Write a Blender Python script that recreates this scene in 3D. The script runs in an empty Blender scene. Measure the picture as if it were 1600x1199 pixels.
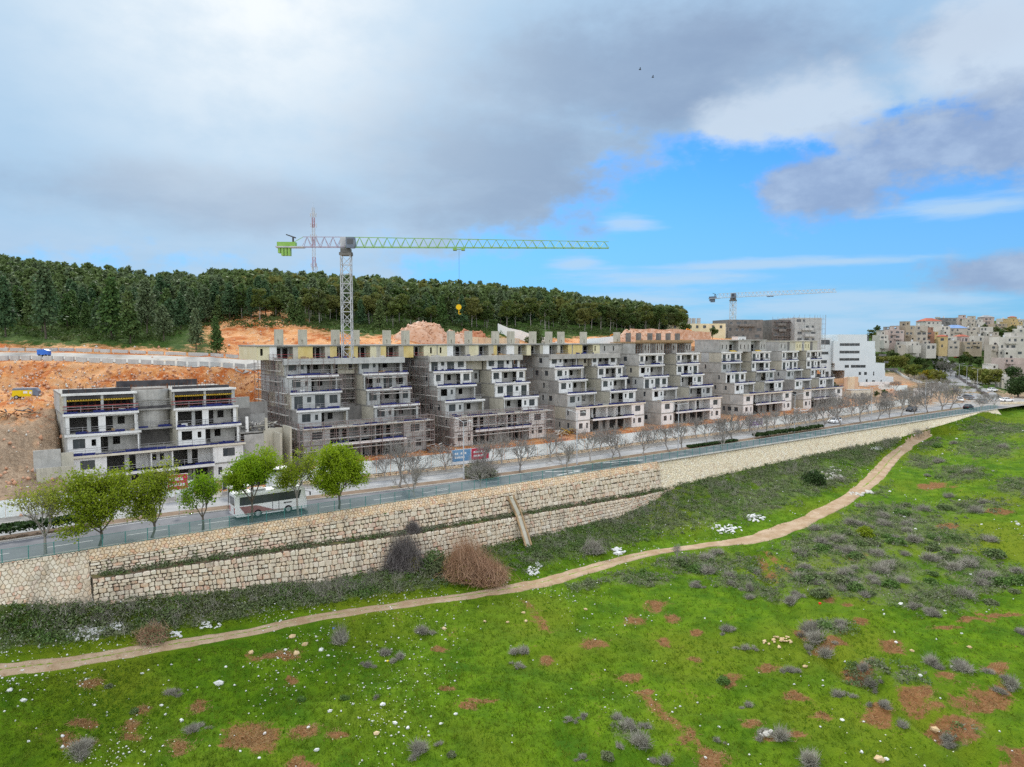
import bpy, math, random
import numpy as np
from mathutils import Vector, Matrix
from mathutils.bvhtree import BVHTree

random.seed(7)
RNG = np.random.default_rng(7)
SC = bpy.context.scene
COL = SC.collection

# ------------------------------------------------------------------ camera
CAM_H = 22.0
PITCH = math.atan(69.5 / 1110)
cam = bpy.data.cameras.new('camera')
cam.sensor_width = 36.0
cam.lens = 36.0 * 1110 / 1600
cam.clip_start = 0.5
cam.clip_end = 12000
co = bpy.data.objects.new('camera', cam)
co.location = (0, 0, CAM_H)
co.rotation_euler = (math.pi / 2 - PITCH, 0, 0)
COL.objects.link(co)
SC.camera = co
SC.render.engine = 'CYCLES'
SC.cycles.use_denoising = False
SC.cycles.use_adaptive_sampling = False
SC.cycles.max_bounces = 5
SC.cycles.diffuse_bounces = 3
SC.cycles.transparent_max_bounces = 12
SC.cycles.caustics_reflective = False
SC.cycles.caustics_refractive = False
SC.view_settings.view_transform = 'Standard'
SC.view_settings.look = 'None'
SC.view_settings.gamma = 1.0
SC.view_settings.exposure = 0.9
SC.view_settings.use_curve_mapping = False


# ------------------------------------------------------------------ node helpers
class NT:
    def __init__(self, tree):
        self.t = tree
        self.n = tree.nodes
        self.l = tree.links

    def new(self, typ, **kw):
        nd = self.n.new(typ)
        for k, v in kw.items():
            setattr(nd, k, v)
        return nd

    def inp(self, sock, v):
        if v is None:
            return
        if isinstance(v, bpy.types.NodeSocket):
            self.l.new(v, sock)
        else:
            if sock.type == 'RGBA' and not hasattr(v, '__len__'):
                v = (v, v, v, 1)
            if sock.type == 'RGBA' and len(v) == 3:
                v = (*v, 1)
            sock.default_value = v

    def m(self, op, a, b=None, c=None, clamp=False):
        nd = self.new('ShaderNodeMath', operation=op, use_clamp=clamp)
        self.inp(nd.inputs[0], a)
        self.inp(nd.inputs[1], b)
        self.inp(nd.inputs[2], c)
        return nd.outputs[0]

    def noise(self, vec=None, scale=1.0, detail=4.0, rough=0.55, dist=0.0, dim='3D'):
        nd = self.new('ShaderNodeTexNoise', noise_dimensions=dim)
        self.inp(nd.inputs['Vector'], vec)
        nd.inputs['Scale'].default_value = scale
        nd.inputs['Detail'].default_value = detail
        nd.inputs['Roughness'].default_value = rough
        nd.inputs['Distortion'].default_value = dist
        return nd.outputs['Fac']

    def vor(self, vec=None, scale=1.0, feature='F1', out='Distance', rnd=1.0):
        nd = self.new('ShaderNodeTexVoronoi', feature=feature)
        self.inp(nd.inputs['Vector'], vec)
        nd.inputs['Scale'].default_value = scale
        nd.inputs['Randomness'].default_value = rnd
        return nd.outputs[out]

    def mix(self, fac, a, b, blend='MIX'):
        nd = self.new('ShaderNodeMix', data_type='RGBA', blend_type=blend)
        self.inp(nd.inputs[0], fac)
        self.inp(nd.inputs[6], a)
        self.inp(nd.inputs[7], b)
        return nd.outputs[2]

    def rmp(self, v, lo, hi, a=0.0, b=1.0, smooth=True):
        nd = self.new('ShaderNodeMapRange', interpolation_type='SMOOTHSTEP' if smooth else 'LINEAR')
        self.inp(nd.inputs[0], v)
        for i, x in zip((1, 2, 3, 4), (lo, hi, a, b)):
            nd.inputs[i].default_value = x
        return nd.outputs[0]

    def ramp(self, v, stops):
        nd = self.new('ShaderNodeValToRGB')
        self.inp(nd.inputs[0], v)
        e = nd.color_ramp.elements
        while len(e) > 1:
            e.remove(e[-1])
        e[0].position = stops[0][0]
        e[0].color = (*stops[0][1], 1)
        for p, c in stops[1:]:
            k = e.new(p)
            k.color = (*c, 1)
        return nd.outputs[0]

    def attr(self, name):
        nd = self.new('ShaderNodeAttribute', attribute_name=name)
        return nd.outputs['Fac']


# ------------------------------------------------------------------ sky and sun
SUN_AZ, SUN_EL = math.radians(-20), math.radians(36)      # from +Y towards +X / above the horizon
world = bpy.data.worlds.new('World')
SC.world = world
world.use_nodes = True
w = NT(world.node_tree)
w.n.clear()
geo = w.new('ShaderNodeTexCoord').outputs['Generated']
sep = w.new('ShaderNodeSeparateXYZ')
w.l.new(geo, sep.inputs[0])
dx, dy, dz = sep.outputs
AZ = w.m('ARCTAN2', dx, dy)
EL = w.m('ARCSINE', dz)
# cloud-plane coordinates: clouds flatten towards the horizon
zc = w.m('ADD', w.m('MAXIMUM', dz, 0.0), 0.16)
cmb = w.new('ShaderNodeCombineXYZ')
w.inp(cmb.inputs[0], w.m('DIVIDE', dx, zc))
w.inp(cmb.inputs[1], w.m('DIVIDE', dy, zc))
cmb.inputs[2].default_value = 3.7
plane = cmb.outputs[0]
cm2 = w.new('ShaderNodeCombineXYZ')
w.inp(cm2.inputs[0], AZ)
w.inp(cm2.inputs[1], w.m('MULTIPLY', EL, 1.6))
ang = cm2.outputs[0]
cm3 = w.new('ShaderNodeCombineXYZ')
w.inp(cm3.inputs[0], w.m('MULTIPLY', AZ, 1.3))
w.inp(cm3.inputs[1], w.m('MULTIPLY', EL, 9.0))
ang2 = cm3.outputs[0]
nA = w.noise(ang, 5.0, 6, 0.55)
nB = w.noise(ang, 13.0, 7, 0.6)
nC = w.noise(plane, 0.9, 6, 0.55)
nD = w.noise(plane, 2.6, 6, 0.6)
warp = w.m('ADD', w.m('MULTIPLY', w.m('SUBTRACT', nA, 0.5), 1.1), w.m('ADD', w.m('MULTIPLY', w.m('SUBTRACT', nB, 0.5), 0.9), w.m('MULTIPLY', w.m('SUBTRACT', w.noise(ang, 34.0, 6, 0.6), 0.5), 0.3)))


def blob(px, py, rx, ry):
    a = math.atan((px - 800) / 1110)
    e = math.atan((530 - py) / 1110 * math.cos(a))
    x = w.m('MULTIPLY', w.m('SUBTRACT', AZ, a), 1110.0 / rx)
    y = w.m('MULTIPLY', w.m('SUBTRACT', EL, e), 1110.0 / ry)
    r = w.m('SQRT', w.m('ADD', w.m('MULTIPLY', x, x), w.m('MULTIPLY', y, y)))
    return w.m('SUBTRACT', 1.0, r)


def mx(vals):
    o = vals[0]
    for v in vals[1:]:
        o = w.m('MAXIMUM', o, v)
    return o


high = w.rmp(EL, 0.40, 0.62, -0.6, 0.7)                  # the deck closes overhead and goes on all round
back = w.rmp(w.m('ABSOLUTE', AZ), 0.75, 1.2, -0.6, 0.35)
deck = mx([blob(200, 60, 900, 345), blob(620, 170, 420, 225), blob(1250, 10, 620, 190), high, back])
deck = w.m('ADD', deck, w.m('MULTIPLY', warp, 0.5))
a_deck = w.rmp(deck, -0.03, 0.19)
grey = mx([blob(1510, 225, 215, 85), blob(1272, 300, 105, 62), blob(1560, 430, 130, 34)])
a_grey = w.rmp(w.m('ADD', grey, w.m('MULTIPLY', warp, 1.5)), 0.0, 0.55)
wisp = mx([blob(978, 352, 62, 20), blob(905, 412, 60, 14), blob(1010, 436, 190, 20), blob(1330, 505, 260, 34),
           blob(1500, 330, 120, 20), blob(1180, 415, 330, 10), blob(1000, 470, 400, 26), blob(1250, 480, 320, 30)])
a_wisp = w.m('MULTIPLY', w.rmp(w.m('ADD', wisp, w.m('MULTIPLY', w.m('SUBTRACT', w.noise(ang2, 3.2, 6, 0.62), 0.5), 2.6)), 0.0, 0.9), 0.8)
white = w.rmp(w.m('ADD', mx([blob(1250, 185, 170, 75), blob(1540, 90, 170, 110), blob(1150, 215, 90, 60)]), w.m('MULTIPLY', warp, 0.9)), 0.0, 0.6)
dark = w.rmp(w.m('ADD', mx([blob(780, 270, 330, 150), blob(1000, 130, 440, 120), blob(380, 320, 330, 60), blob(1480, 70, 110, 40)]), w.m('MULTIPLY', warp, 0.8)), -0.1, 0.75)

sky = w.new('ShaderNodeTexSky', sky_type='NISHITA')
sky.sun_disc = False
sky.sun_elevation = SUN_EL
sky.sun_rotation = SUN_AZ
sky.altitude = 400
sky.air_density = 1.0
sky.dust_density = 0.3
sky.ozone_density = 2.0
clear = w.mix(1.0, sky.outputs[0], (0.17, 0.50, 0.86), 'MULTIPLY')
hz = w.rmp(EL, 0.0, 0.30, 1.0, 0.0)
clear = w.mix(w.m('MULTIPLY', hz, 0.75), clear, (1.35, 2.75, 4.3))
ST = 0.1
K = 1 / ST


def cc(r, g, b):
    return (r * K, g * K, b * K)


deckc = w.mix(w.rmp(nC, 0.32, 0.68), cc(0.18, 0.295, 0.43), cc(0.225, 0.32, 0.44))
deckc = w.mix(w.m('MULTIPLY', dark, 0.9), deckc, cc(0.128, 0.178, 0.275))
deckc = w.mix(w.m('MULTIPLY', w.rmp(nD, 0.35, 0.75), 0.25), deckc, cc(0.29, 0.375, 0.475))
deckc = w.mix(w.m('MULTIPLY', white, 0.85), deckc, cc(0.335, 0.395, 0.47))
# glow where the sun stands behind the deck
cr = w.new('ShaderNodeVectorMath', operation='DOT_PRODUCT')
w.l.new(geo, cr.inputs[0])
cr.inputs[1].default_value = (math.sin(SUN_AZ) * math.cos(0.46), math.cos(SUN_AZ) * math.cos(0.46), math.sin(0.46))
gl = w.m('POWER', w.m('MAXIMUM', cr.outputs['Value'], 0.0), 42.0)
gl2 = w.m('POWER', w.m('MAXIMUM', cr.outputs['Value'], 0.0), 9.0)
gl = w.m('MULTIPLY', gl, w.rmp(w.m('ADD', nB, nA), 0.7, 1.25, 0.7, 1.15))
deckc = w.mix(w.m('MULTIPLY', gl2, 0.42), deckc, cc(0.31, 0.415, 0.49))
deckc = w.mix(w.m('MULTIPLY', gl, 0.95), deckc, cc(0.50, 0.53, 0.55))
# overcast lighter overhead; unseen sky behind camera brightened to fill the facing walls
deckc = w.mix(w.m('MULTIPLY', w.rmp(EL, 0.55, 1.0), 0.8), deckc, cc(0.80, 0.84, 0.88))
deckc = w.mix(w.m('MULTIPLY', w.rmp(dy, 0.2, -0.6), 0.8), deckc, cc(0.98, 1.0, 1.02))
c = w.mix(a_wisp, clear, cc(0.26, 0.365, 0.475))
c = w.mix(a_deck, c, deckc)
greyc = w.mix(w.rmp(nB, 0.35, 0.7), cc(0.165, 0.22, 0.325), cc(0.235, 0.30, 0.40))
c = w.mix(w.m('MULTIPLY', a_grey, 0.9), c, greyc)
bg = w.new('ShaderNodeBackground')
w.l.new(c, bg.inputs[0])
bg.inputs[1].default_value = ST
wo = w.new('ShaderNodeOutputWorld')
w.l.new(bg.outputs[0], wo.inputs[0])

sl = bpy.data.lights.new('sun', 'SUN')
sl.energy = 1.8
sl.angle = math.radians(10)
sl.color = (1.0, 0.95, 0.86)
so = bpy.data.objects.new('sun', sl)
sd = Vector((math.sin(SUN_AZ) * math.cos(SUN_EL), math.cos(SUN_AZ) * math.cos(SUN_EL), math.sin(SUN_EL)))
so.rotation_euler = sd.to_track_quat('Z', 'Y').to_euler()
so.location = sd * 300
COL.objects.link(so)

# ------------------------------------------------------------------ picture geometry -> world
CF = np.array([0, math.cos(PITCH), -math.sin(PITCH)])
CU = np.array([0, math.sin(PITCH), math.cos(PITCH)])
CR = np.array([1.0, 0, 0])
CC = np.array([0, 0, CAM_H])


def ray(px, py):
    return CF * 1110 + CR * (px - 800) + CU * (599.5 - py)


def gz(px, py, z=0.0):
    d = ray(px, py)
    return CC + d * (z - CAM_H) / d[2]


def atY(px, py, Y):
    d = ray(px, py)
    return CC + d * Y / d[1]


# road frame: s along the retaining wall, v away from the camera
A0 = np.array([-50.38, 67.29])
UU = np.array([0.79552, 0.60592])
NN = np.array([-0.60592, 0.79552])
ROT = math.atan2(UU[1], UU[0])


def rw(s, v, z=0.0):
    p = A0 + UU * s + NN * v
    return Vector((p[0], p[1], z))


def to_sv(p):
    q = np.array([p[0], p[1]]) - A0
    return float(q @ UU), float(q @ NN)


def Yat(px, v):
    k = (px - 800) / 1110 / math.cos(PITCH)
    # A0 . N + v = N . (kY, Y)
    return (v + A0 @ NN) / (NN[0] * k + NN[1])


# ------------------------------------------------------------------ value noise in numpy
def _h(ix, iy, seed):
    n = (ix.astype(np.int64) * 374761393 + iy.astype(np.int64) * 668265263 + seed * 1442695041) & 0x7fffffff
    n = ((n ^ (n >> 13)) * 1274126177) & 0x7fffffff
    n = n ^ (n >> 16)
    return (n & 0xffff) / 65535.0


def vnoise(x, y, seed=0):
    ix, iy = np.floor(x), np.floor(y)
    fx, fy = x - ix, y - iy
    fx, fy = fx * fx * (3 - 2 * fx), fy * fy * (3 - 2 * fy)
    a, b = _h(ix, iy, seed), _h(ix + 1, iy, seed)
    c_, d = _h(ix, iy + 1, seed), _h(ix + 1, iy + 1, seed)
    return (a * (1 - fx) + b * fx) * (1 - fy) + (c_ * (1 - fx) + d * fx) * fy


def fbm(x, y, oct=4, seed=0):
    x, y = np.asarray(x, float), np.asarray(y, float)
    o, amp, tot = np.zeros_like(x), 1.0, 0.0
    for k in range(oct):
        o = o + amp * vnoise(x, y, seed + k)
        tot += amp
        x, y, amp = x * 2.03 + 11.3, y * 2.03 + 5.7, amp * 0.5
    return o / tot


# ------------------------------------------------------------------ mesh helpers
class MB:
    def __init__(self):
        self.v, self.f = [], []

    def add(self, vs, fs):
        o = len(self.v)
        self.v.extend(vs)
        self.f.extend([tuple(i + o for i in q) for q in fs])

    def box(self, x0, x1, y0, y1, z0, z1):
        self.add([(x0, y0, z0), (x1, y0, z0), (x1, y1, z0), (x0, y1, z0), (x0, y0, z1), (x1, y0, z1), (x1, y1, z1), (x0, y1, z1)],
                 [(0, 3, 2, 1), (4, 5, 6, 7), (0, 1, 5, 4), (1, 2, 6, 5), (2, 3, 7, 6), (3, 0, 4, 7)])

    def tube(self, p0, p1, r0, r1=None, n=4, cap=True):
        r1 = r0 if r1 is None else r1
        p0, p1 = Vector(p0), Vector(p1)
        d = (p1 - p0)
        if d.length < 1e-6:
            return
        d.normalize()
        a = d.orthogonal().normalized()
        if n == 4:
            ref = Vector((0, 0, 1)) if abs(d.z) < 0.9 else Vector((1, 0, 0))
            a = d.cross(ref).normalized()
            a = (a + d.cross(a)).normalized()
        b = d.cross(a)
        vs = []
        for p, r in ((p0, r0), (p1, r1)):
            for k in range(n):
                t = 2 * math.pi * k / n
                vs.append(p + (a * math.cos(t) + b * math.sin(t)) * r)
        fs = [(k, (k + 1) % n, n + (k + 1) % n, n + k) for k in range(n)]
        if cap:
            fs += [tuple(range(n - 1, -1, -1)), tuple(range(n, 2 * n))]
        self.add([tuple(x) for x in vs], fs)

    def prism(self, poly, y0, y1):
        """poly in (x,z), extruded along y"""
        n = len(poly)
        vs = [(x, y0, z) for x, z in poly] + [(x, y1, z) for x, z in poly]
        fs = [tuple(range(n)), tuple(range(2 * n - 1, n - 1, -1))]
        fs += [(k, n + k, n + (k + 1) % n, (k + 1) % n) for k in range(n)]
        self.add(vs, fs)

    def sphere(self, c, rx, ry, rz, nu=8, nv=5):
        vs, fs = [], []
        for j in range(nv + 1):
            t = math.pi * j / nv
            for i in range(nu):
                p = 2 * math.pi * i / nu
                vs.append((c[0] + rx * math.sin(t) * math.cos(p), c[1] + ry * math.sin(t) * math.sin(p), c[2] + rz * math.cos(t)))
        for j in range(nv):
            for i in range(nu):
                a, b = j * nu + i, j * nu + (i + 1) % nu
                fs.append((a, a + nu, b + nu, b))
        self.add(vs, fs)

    def mesh(self, name, mat):
        me = bpy.data.meshes.new(name)
        me.from_pydata(self.v, [], self.f)
        if mat:
            me.materials.append(mat)
        return me


def npmesh(name, verts, quads, mat, k=4, midx=None, smooth=False):
    verts = np.ascontiguousarray(verts, np.float32).reshape(-1, 3)
    quads = np.ascontiguousarray(quads, np.int32).reshape(-1, k)
    me = bpy.data.meshes.new(name)
    me.vertices.add(len(verts))
    me.vertices.foreach_set('co', verts.ravel())
    me.loops.add(quads.size)
    me.loops.foreach_set('vertex_index', quads.ravel())
    me.polygons.add(len(quads))
    me.polygons.foreach_set('loop_start', np.arange(0, quads.size, k, dtype=np.int32))
    for m_ in (mat if isinstance(mat, (list, tuple)) else [mat]):
        me.materials.append(m_)
    if midx is not None:
        me.polygons.foreach_set('material_index', np.asarray(midx, np.int32))
    if smooth:
        me.polygons.foreach_set('use_smooth', np.ones(len(quads), bool))
    me.update()
    me.validate()
    return me


def link(name, data, parent=None, loc=None, rz=None, rot=None, scale=None):
    o = bpy.data.objects.new(name, data)
    COL.objects.link(o)
    if parent is not None:
        o.parent = parent
    if loc is not None:
        o.location = loc
    if rz is not None:
        o.rotation_euler = (0, 0, rz)
    if rot is not None:
        o.rotation_euler = rot
    if scale is not None:
        o.scale = scale if hasattr(scale, '__len__') else (scale,) * 3
    return o


def tag(o, label=None, cat=None, group=None, kind=None):
    if label:
        o['label'] = label
    if cat:
        o['category'] = cat
    if group:
        o['group'] = group
    if kind:
        o['kind'] = kind
    return o


def thing(name, label, cat, loc=(0, 0, 0), rz=0.0, group=None):
    return tag(link(name, None, None, loc, rz), label, cat, group)


def structure(name, me):
    return tag(link(name, me), kind='structure')


def clone(root, loc, rz=0.0, scale=1.0, label=None, group=None):
    kids = list(CHILD.get(root.name, root.children))
    CHILD[root.name] = kids
    r = root.copy()
    COL.objects.link(r)
    r.location = loc
    r.rotation_euler = (0, 0, rz)
    r.scale = scale if hasattr(scale, '__len__') else (scale,) * 3
    if label:
        r['label'] = label
    if group:
        r['group'] = group
    for ch in kids:
        c_ = ch.copy()
        COL.objects.link(c_)
        c_.parent = r
    return r


CHILD = {}
ORD = ['first', 'second', 'third', 'fourth', 'fifth', 'sixth', 'seventh', 'eighth', 'ninth', 'tenth', 'eleventh', 'twelfth', 'thirteenth',
       'fourteenth', 'fifteenth', 'sixteenth', 'seventeenth', 'eighteenth', 'nineteenth', 'twentieth', 'twenty-first', 'twenty-second',
       'twenty-third', 'twenty-fourth', 'twenty-fifth', 'twenty-sixth', 'twenty-seventh', 'twenty-eighth', 'twenty-ninth', 'thirtieth',
       'thirty-first', 'thirty-second', 'thirty-third', 'thirty-fourth', 'thirty-fifth', 'thirty-sixth', 'thirty-seventh', 'thirty-eighth',
       'thirty-ninth', 'fortieth']


# ------------------------------------------------------------------ materials
def pmat(name, rough=0.85, spec=0.25):
    m = bpy.data.materials.new(name)
    m.use_nodes = True
    t = NT(m.node_tree)
    b = t.n['Principled BSDF']
    b.inputs['Roughness'].default_value = rough
    b.inputs['Specular IOR Level'].default_value = spec
    t.b = b
    t.oc = t.new('ShaderNodeTexCoord').outputs['Object']
    return m, t


def bump(t, h, strength=0.4, dist=0.1):
    b = t.new('ShaderNodeBump')
    b.inputs['Strength'].default_value = strength
    b.inputs['Distance'].default_value = dist
    t.inp(b.inputs['Height'], h)
    t.l.new(b.outputs[0], t.b.inputs['Normal'])


def mottled(name, c1, c2, scale=1.0, rough=0.85, bs=0.25, c3=None, streak=0.0, spec=0.25, metal=0.0, detail=6):
    m, t = pmat(name, rough, spec)
    gp = t.new('ShaderNodeNewGeometry').outputs['Position']
    n1 = t.noise(gp, scale, detail, 0.6)
    col = t.mix(t.rmp(n1, 0.3, 0.7), c1, c2)
    if c3 is not None:
        n2 = t.noise(gp, scale * 0.31, 5, 0.65)
        col = t.mix(t.rmp(n2, 0.52, 0.72), col, c3)
    if streak:
        mp = t.new('ShaderNodeMapping')
        t.l.new(gp, mp.inputs[0])
        mp.inputs['Scale'].default_value = (1.6, 1.6, 0.16)
        n3 = t.noise(mp.outputs[0], 1.0, 5, 0.7)
        col = t.mix(t.m('MULTIPLY', t.rmp(n3, 0.5, 0.78), streak), col, tuple(x * 0.35 for x in c1))
    t.inp(t.b.inputs['Base Color'], col)
    t.b.inputs['Metallic'].default_value = metal
    if bs:
        bump(t, t.noise(gp, scale * 9, 4, 0.6), bs, 0.03)
    return m


def leafmat(name, c1, c2, c3, trans=0.35, scale=0.35):
    m, t = pmat(name, 0.7, 0.2)
    isl = t.new('ShaderNodeNewGeometry')
    r = isl.outputs['Random Per Island']
    oi = t.new('ShaderNodeObjectInfo').outputs['Random']
    n = t.noise(isl.outputs['Position'], scale, 3, 0.5)
    col = t.mix(r, c1, c2)
    col = t.mix(t.m('MULTIPLY', t.rmp(t.m('ADD', n, t.m('MULTIPLY', t.m('SUBTRACT', oi, 0.5), 0.5)), 0.35, 0.75), 0.8), col, c3)
    t.inp(t.b.inputs['Base Color'], col)
    tr = t.new('ShaderNodeBsdfTranslucent')
    t.l.new(col, tr.inputs[0])
    ms = t.new('ShaderNodeMixShader')
    ms.inputs[0].default_value = trans
    t.l.new(t.b.outputs[0], ms.inputs[1])
    t.l.new(tr.outputs[0], ms.inputs[2])
    t.l.new(ms.outputs[0], t.n['Material Output'].inputs[0])
    return m


M = {}
M['concrete'] = mottled('concrete', (0.36, 0.355, 0.335), (0.48, 0.47, 0.445), 0.8, streak=0.5, c3=(0.31, 0.30, 0.28))
M['concrete_dark'] = mottled('concrete_dark', (0.14, 0.135, 0.13), (0.22, 0.21, 0.20), 0.8, streak=0.4)
M['concrete_dark2'] = mottled('concrete_dark2', (0.25, 0.245, 0.235), (0.35, 0.34, 0.325), 0.8, streak=0.5, c3=(0.22, 0.20, 0.185))
M['concrete_tan'] = mottled('concrete_tan', (0.42, 0.40, 0.33), (0.52, 0.49, 0.41), 0.6, streak=0.5)
M['slab'] = mottled('slab', (0.24, 0.235, 0.22), (0.34, 0.33, 0.31), 1.0, streak=0.3)
M['plaster'] = mottled('plaster', (0.70, 0.70, 0.69), (0.81, 0.81, 0.80), 0.6, streak=0.38, c3=(0.60, 0.60, 0.585))
M['plaster_grey'] = mottled('plaster_grey', (0.40, 0.41, 0.41), (0.52, 0.53, 0.52), 0.6, streak=0.35)
M['cream'] = mottled('cream', (0.62, 0.57, 0.46), (0.70, 0.66, 0.56), 0.8, streak=0.25)
M['yellow_wall'] = mottled('yellow_wall', (0.60, 0.46, 0.17), (0.68, 0.56, 0.27), 0.5, streak=0.2)
M['pale_yellow'] = mottled('pale_yellow', (0.62, 0.56, 0.36), (0.70, 0.65, 0.46), 0.5, streak=0.2)
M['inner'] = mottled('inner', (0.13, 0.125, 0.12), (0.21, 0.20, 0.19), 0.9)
M['net_blue'] = mottled('net_blue', (0.010, 0.014, 0.085), (0.022, 0.032, 0.17), 2.0, rough=0.6)
M['rail'] = mottled('rail', (0.20, 0.20, 0.20), (0.32, 0.32, 0.33), 2.0, rough=0.5)
M['rail_red'] = mottled('rail_red', (0.30, 0.04, 0.05), (0.42, 0.08, 0.08), 2.0, rough=0.5)
M['form_yellow'] = mottled('form_yellow', (0.55, 0.36, 0.03), (0.66, 0.47, 0.08), 1.0)
M['form_dark'] = mottled('form_dark', (0.035, 0.035, 0.04), (0.09, 0.085, 0.09), 0.6)
M['scaff'] = mottled('scaff', (0.16, 0.10, 0.09), (0.30, 0.26, 0.25), 0.7, rough=0.6)
M['plank'] = mottled('plank', (0.42, 0.40, 0.37), (0.60, 0.58, 0.54), 1.2)
M['frame'] = mottled('frame', (0.10, 0.10, 0.105), (0.16, 0.16, 0.165), 2.0, rough=0.5)
M['white_frame'] = mottled('white_frame', (0.55, 0.55, 0.55), (0.66, 0.66, 0.66), 2.0, rough=0.5)
M['glass'] = mottled('glass', (0.035, 0.042, 0.05), (0.075, 0.085, 0.095), 0.25, rough=0.12, bs=0, spec=0.5)
M['wood'] = mottled('wood', (0.26, 0.17, 0.09), (0.40, 0.28, 0.16), 1.4)
M['rust'] = mottled('rust', (0.10, 0.04, 0.02), (0.20, 0.08, 0.035), 1.0)
M['steel'] = mottled('steel', (0.42, 0.43, 0.45), (0.54, 0.55, 0.57), 0.7, rough=0.5)
M['green_paint'] = mottled('green_paint', (0.22, 0.42, 0.08), (0.28, 0.48, 0.12), 0.7, rough=0.5)
M['pink_steel'] = mottled('pink_steel', (0.36, 0.30, 0.38), (0.44, 0.38, 0.46), 0.7, rough=0.5)
M['white_steel'] = mottled('white_steel', (0.55, 0.57, 0.58), (0.66, 0.68, 0.70), 0.7, rough=0.5)
M['hook_yellow'] = mottled('hook_yellow', (0.72, 0.42, 0.0), (0.80, 0.50, 0.01), 0.7, rough=0.5)
M['mast_red'] = mottled('mast_red', (0.36, 0.11, 0.12), (0.42, 0.15, 0.15), 0.7)
M['mast_white'] = mottled('mast_white', (0.55, 0.55, 0.58), (0.62, 0.62, 0.65), 0.7)
M['asphalt_old'] = mottled('asphalt_old', (0.23, 0.235, 0.24), (0.31, 0.31, 0.315), 0.35, c3=(0.25, 0.25, 0.25), bs=0.15)
M['asphalt'] = mottled('asphalt', (0.10, 0.105, 0.12), (0.155, 0.16, 0.175), 0.25, c3=(0.19, 0.195, 0.205), bs=0.15)
M['asphalt_dark'] = mottled('asphalt_dark', (0.045, 0.047, 0.055), (0.07, 0.072, 0.08), 0.4, bs=0.15)
M['paint'] = mottled('paint', (0.55, 0.55, 0.54), (0.70, 0.70, 0.69), 1.2, bs=0.1)
M['kerb'] = mottled('kerb', (0.36, 0.34, 0.31), (0.48, 0.46, 0.43), 1.4)
M['sidewalk'] = mottled('sidewalk', (0.24, 0.225, 0.205), (0.33, 0.31, 0.285), 0.8, c3=(0.22, 0.18, 0.14))
M['hoarding'] = mottled('hoarding', (0.78, 0.83, 0.82), (0.84, 0.86, 0.85), 0.25, rough=0.5, streak=0.12, bs=0)
M['sign_red'] = mottled('sign_red', (0.40, 0.015, 0.05), (0.46, 0.03, 0.07), 0.7, rough=0.5, bs=0)
M['sign_blue'] = mottled('sign_blue', (0.10, 0.24, 0.42), (0.22, 0.36, 0.52), 0.5, rough=0.5, bs=0)
M['sign_violet'] = mottled('sign_violet', (0.16, 0.09, 0.24), (0.28, 0.16, 0.34), 0.8, rough=0.5, bs=0)
M['sign_white'] = mottled('sign_white', (0.68, 0.68, 0.69), (0.74, 0.74, 0.75), 0.7, rough=0.5, bs=0)
M['teal'] = mottled('teal', (0.05, 0.21, 0.20), (0.08, 0.27, 0.25), 0.8, rough=0.5)
M['car_white'] = mottled('car_white', (0.87, 0.87, 0.88), (0.9, 0.9, 0.91), 0.7, rough=0.25, bs=0, spec=0.5)
M['car_black'] = mottled('car_black', (0.015, 0.015, 0.018), (0.025, 0.025, 0.03), 0.7, rough=0.2, bs=0, spec=0.5)
M['car_grey'] = mottled('car_grey', (0.16, 0.165, 0.175), (0.20, 0.205, 0.215), 0.7, rough=0.25, bs=0, spec=0.5)
M['car_red'] = mottled('car_red', (0.5, 0.05, 0.02), (0.55, 0.07, 0.03), 0.7, rough=0.3, bs=0, spec=0.5)
M['tyre'] = mottled('tyre', (0.015, 0.015, 0.015), (0.03, 0.03, 0.03), 3, rough=0.9)
M['rim'] = mottled('rim', (0.35, 0.35, 0.36), (0.45, 0.45, 0.46), 3, rough=0.4)
M['bus_rose'] = mottled('bus_rose', (0.30, 0.15, 0.15), (0.35, 0.19, 0.18), 0.9, rough=0.35, bs=0, spec=0.5)
M['lamp_on_car'] = mottled('lamp_on_car', (0.6, 0.6, 0.58), (0.7, 0.7, 0.68), 2, rough=0.2, bs=0)
M['tail'] = mottled('tail', (0.35, 0.02, 0.02), (0.4, 0.03, 0.03), 2, rough=0.3, bs=0)
M['roof_red'] = mottled('roof_red', (0.32, 0.08, 0.05), (0.42, 0.13, 0.08), 0.6)
M['roof_blue'] = mottled('roof_blue', (0.16, 0.26, 0.48), (0.22, 0.33, 0.55), 0.5)
M['roof_grey'] = mottled('roof_grey', (0.24, 0.24, 0.25), (0.34, 0.34, 0.34), 0.5)
M['bark'] = mottled('bark', (0.085, 0.07, 0.055), (0.16, 0.135, 0.11), 1.2)
M['bark_pale'] = mottled('bark_pale', (0.26, 0.24, 0.22), (0.38, 0.35, 0.32), 1.0)
M['bark_grey'] = mottled('bark_grey', (0.21, 0.19, 0.175), (0.33, 0.31, 0.29), 1.0)
M['twig'] = mottled('twig', (0.185, 0.17, 0.155), (0.29, 0.27, 0.25), 0.6, bs=0)
M['twig_brown'] = mottled('twig_brown', (0.30, 0.17, 0.10), (0.44, 0.28, 0.19), 0.6, bs=0)
M['twig_dark'] = mottled('twig_dark', (0.11, 0.095, 0.095), (0.19, 0.17, 0.165), 0.6, bs=0)
M['thorn'] = mottled('thorn', (0.23, 0.215, 0.18), (0.38, 0.36, 0.30), 0.6, bs=0)
M['pine'] = leafmat('pine', (0.045, 0.10, 0.028), (0.095, 0.165, 0.042), (0.13, 0.175, 0.06), 0.2, 0.12)
M['pine_blue'] = leafmat('pine_blue', (0.045, 0.10, 0.044), (0.09, 0.155, 0.065), (0.14, 0.18, 0.09), 0.2, 0.12)
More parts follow.
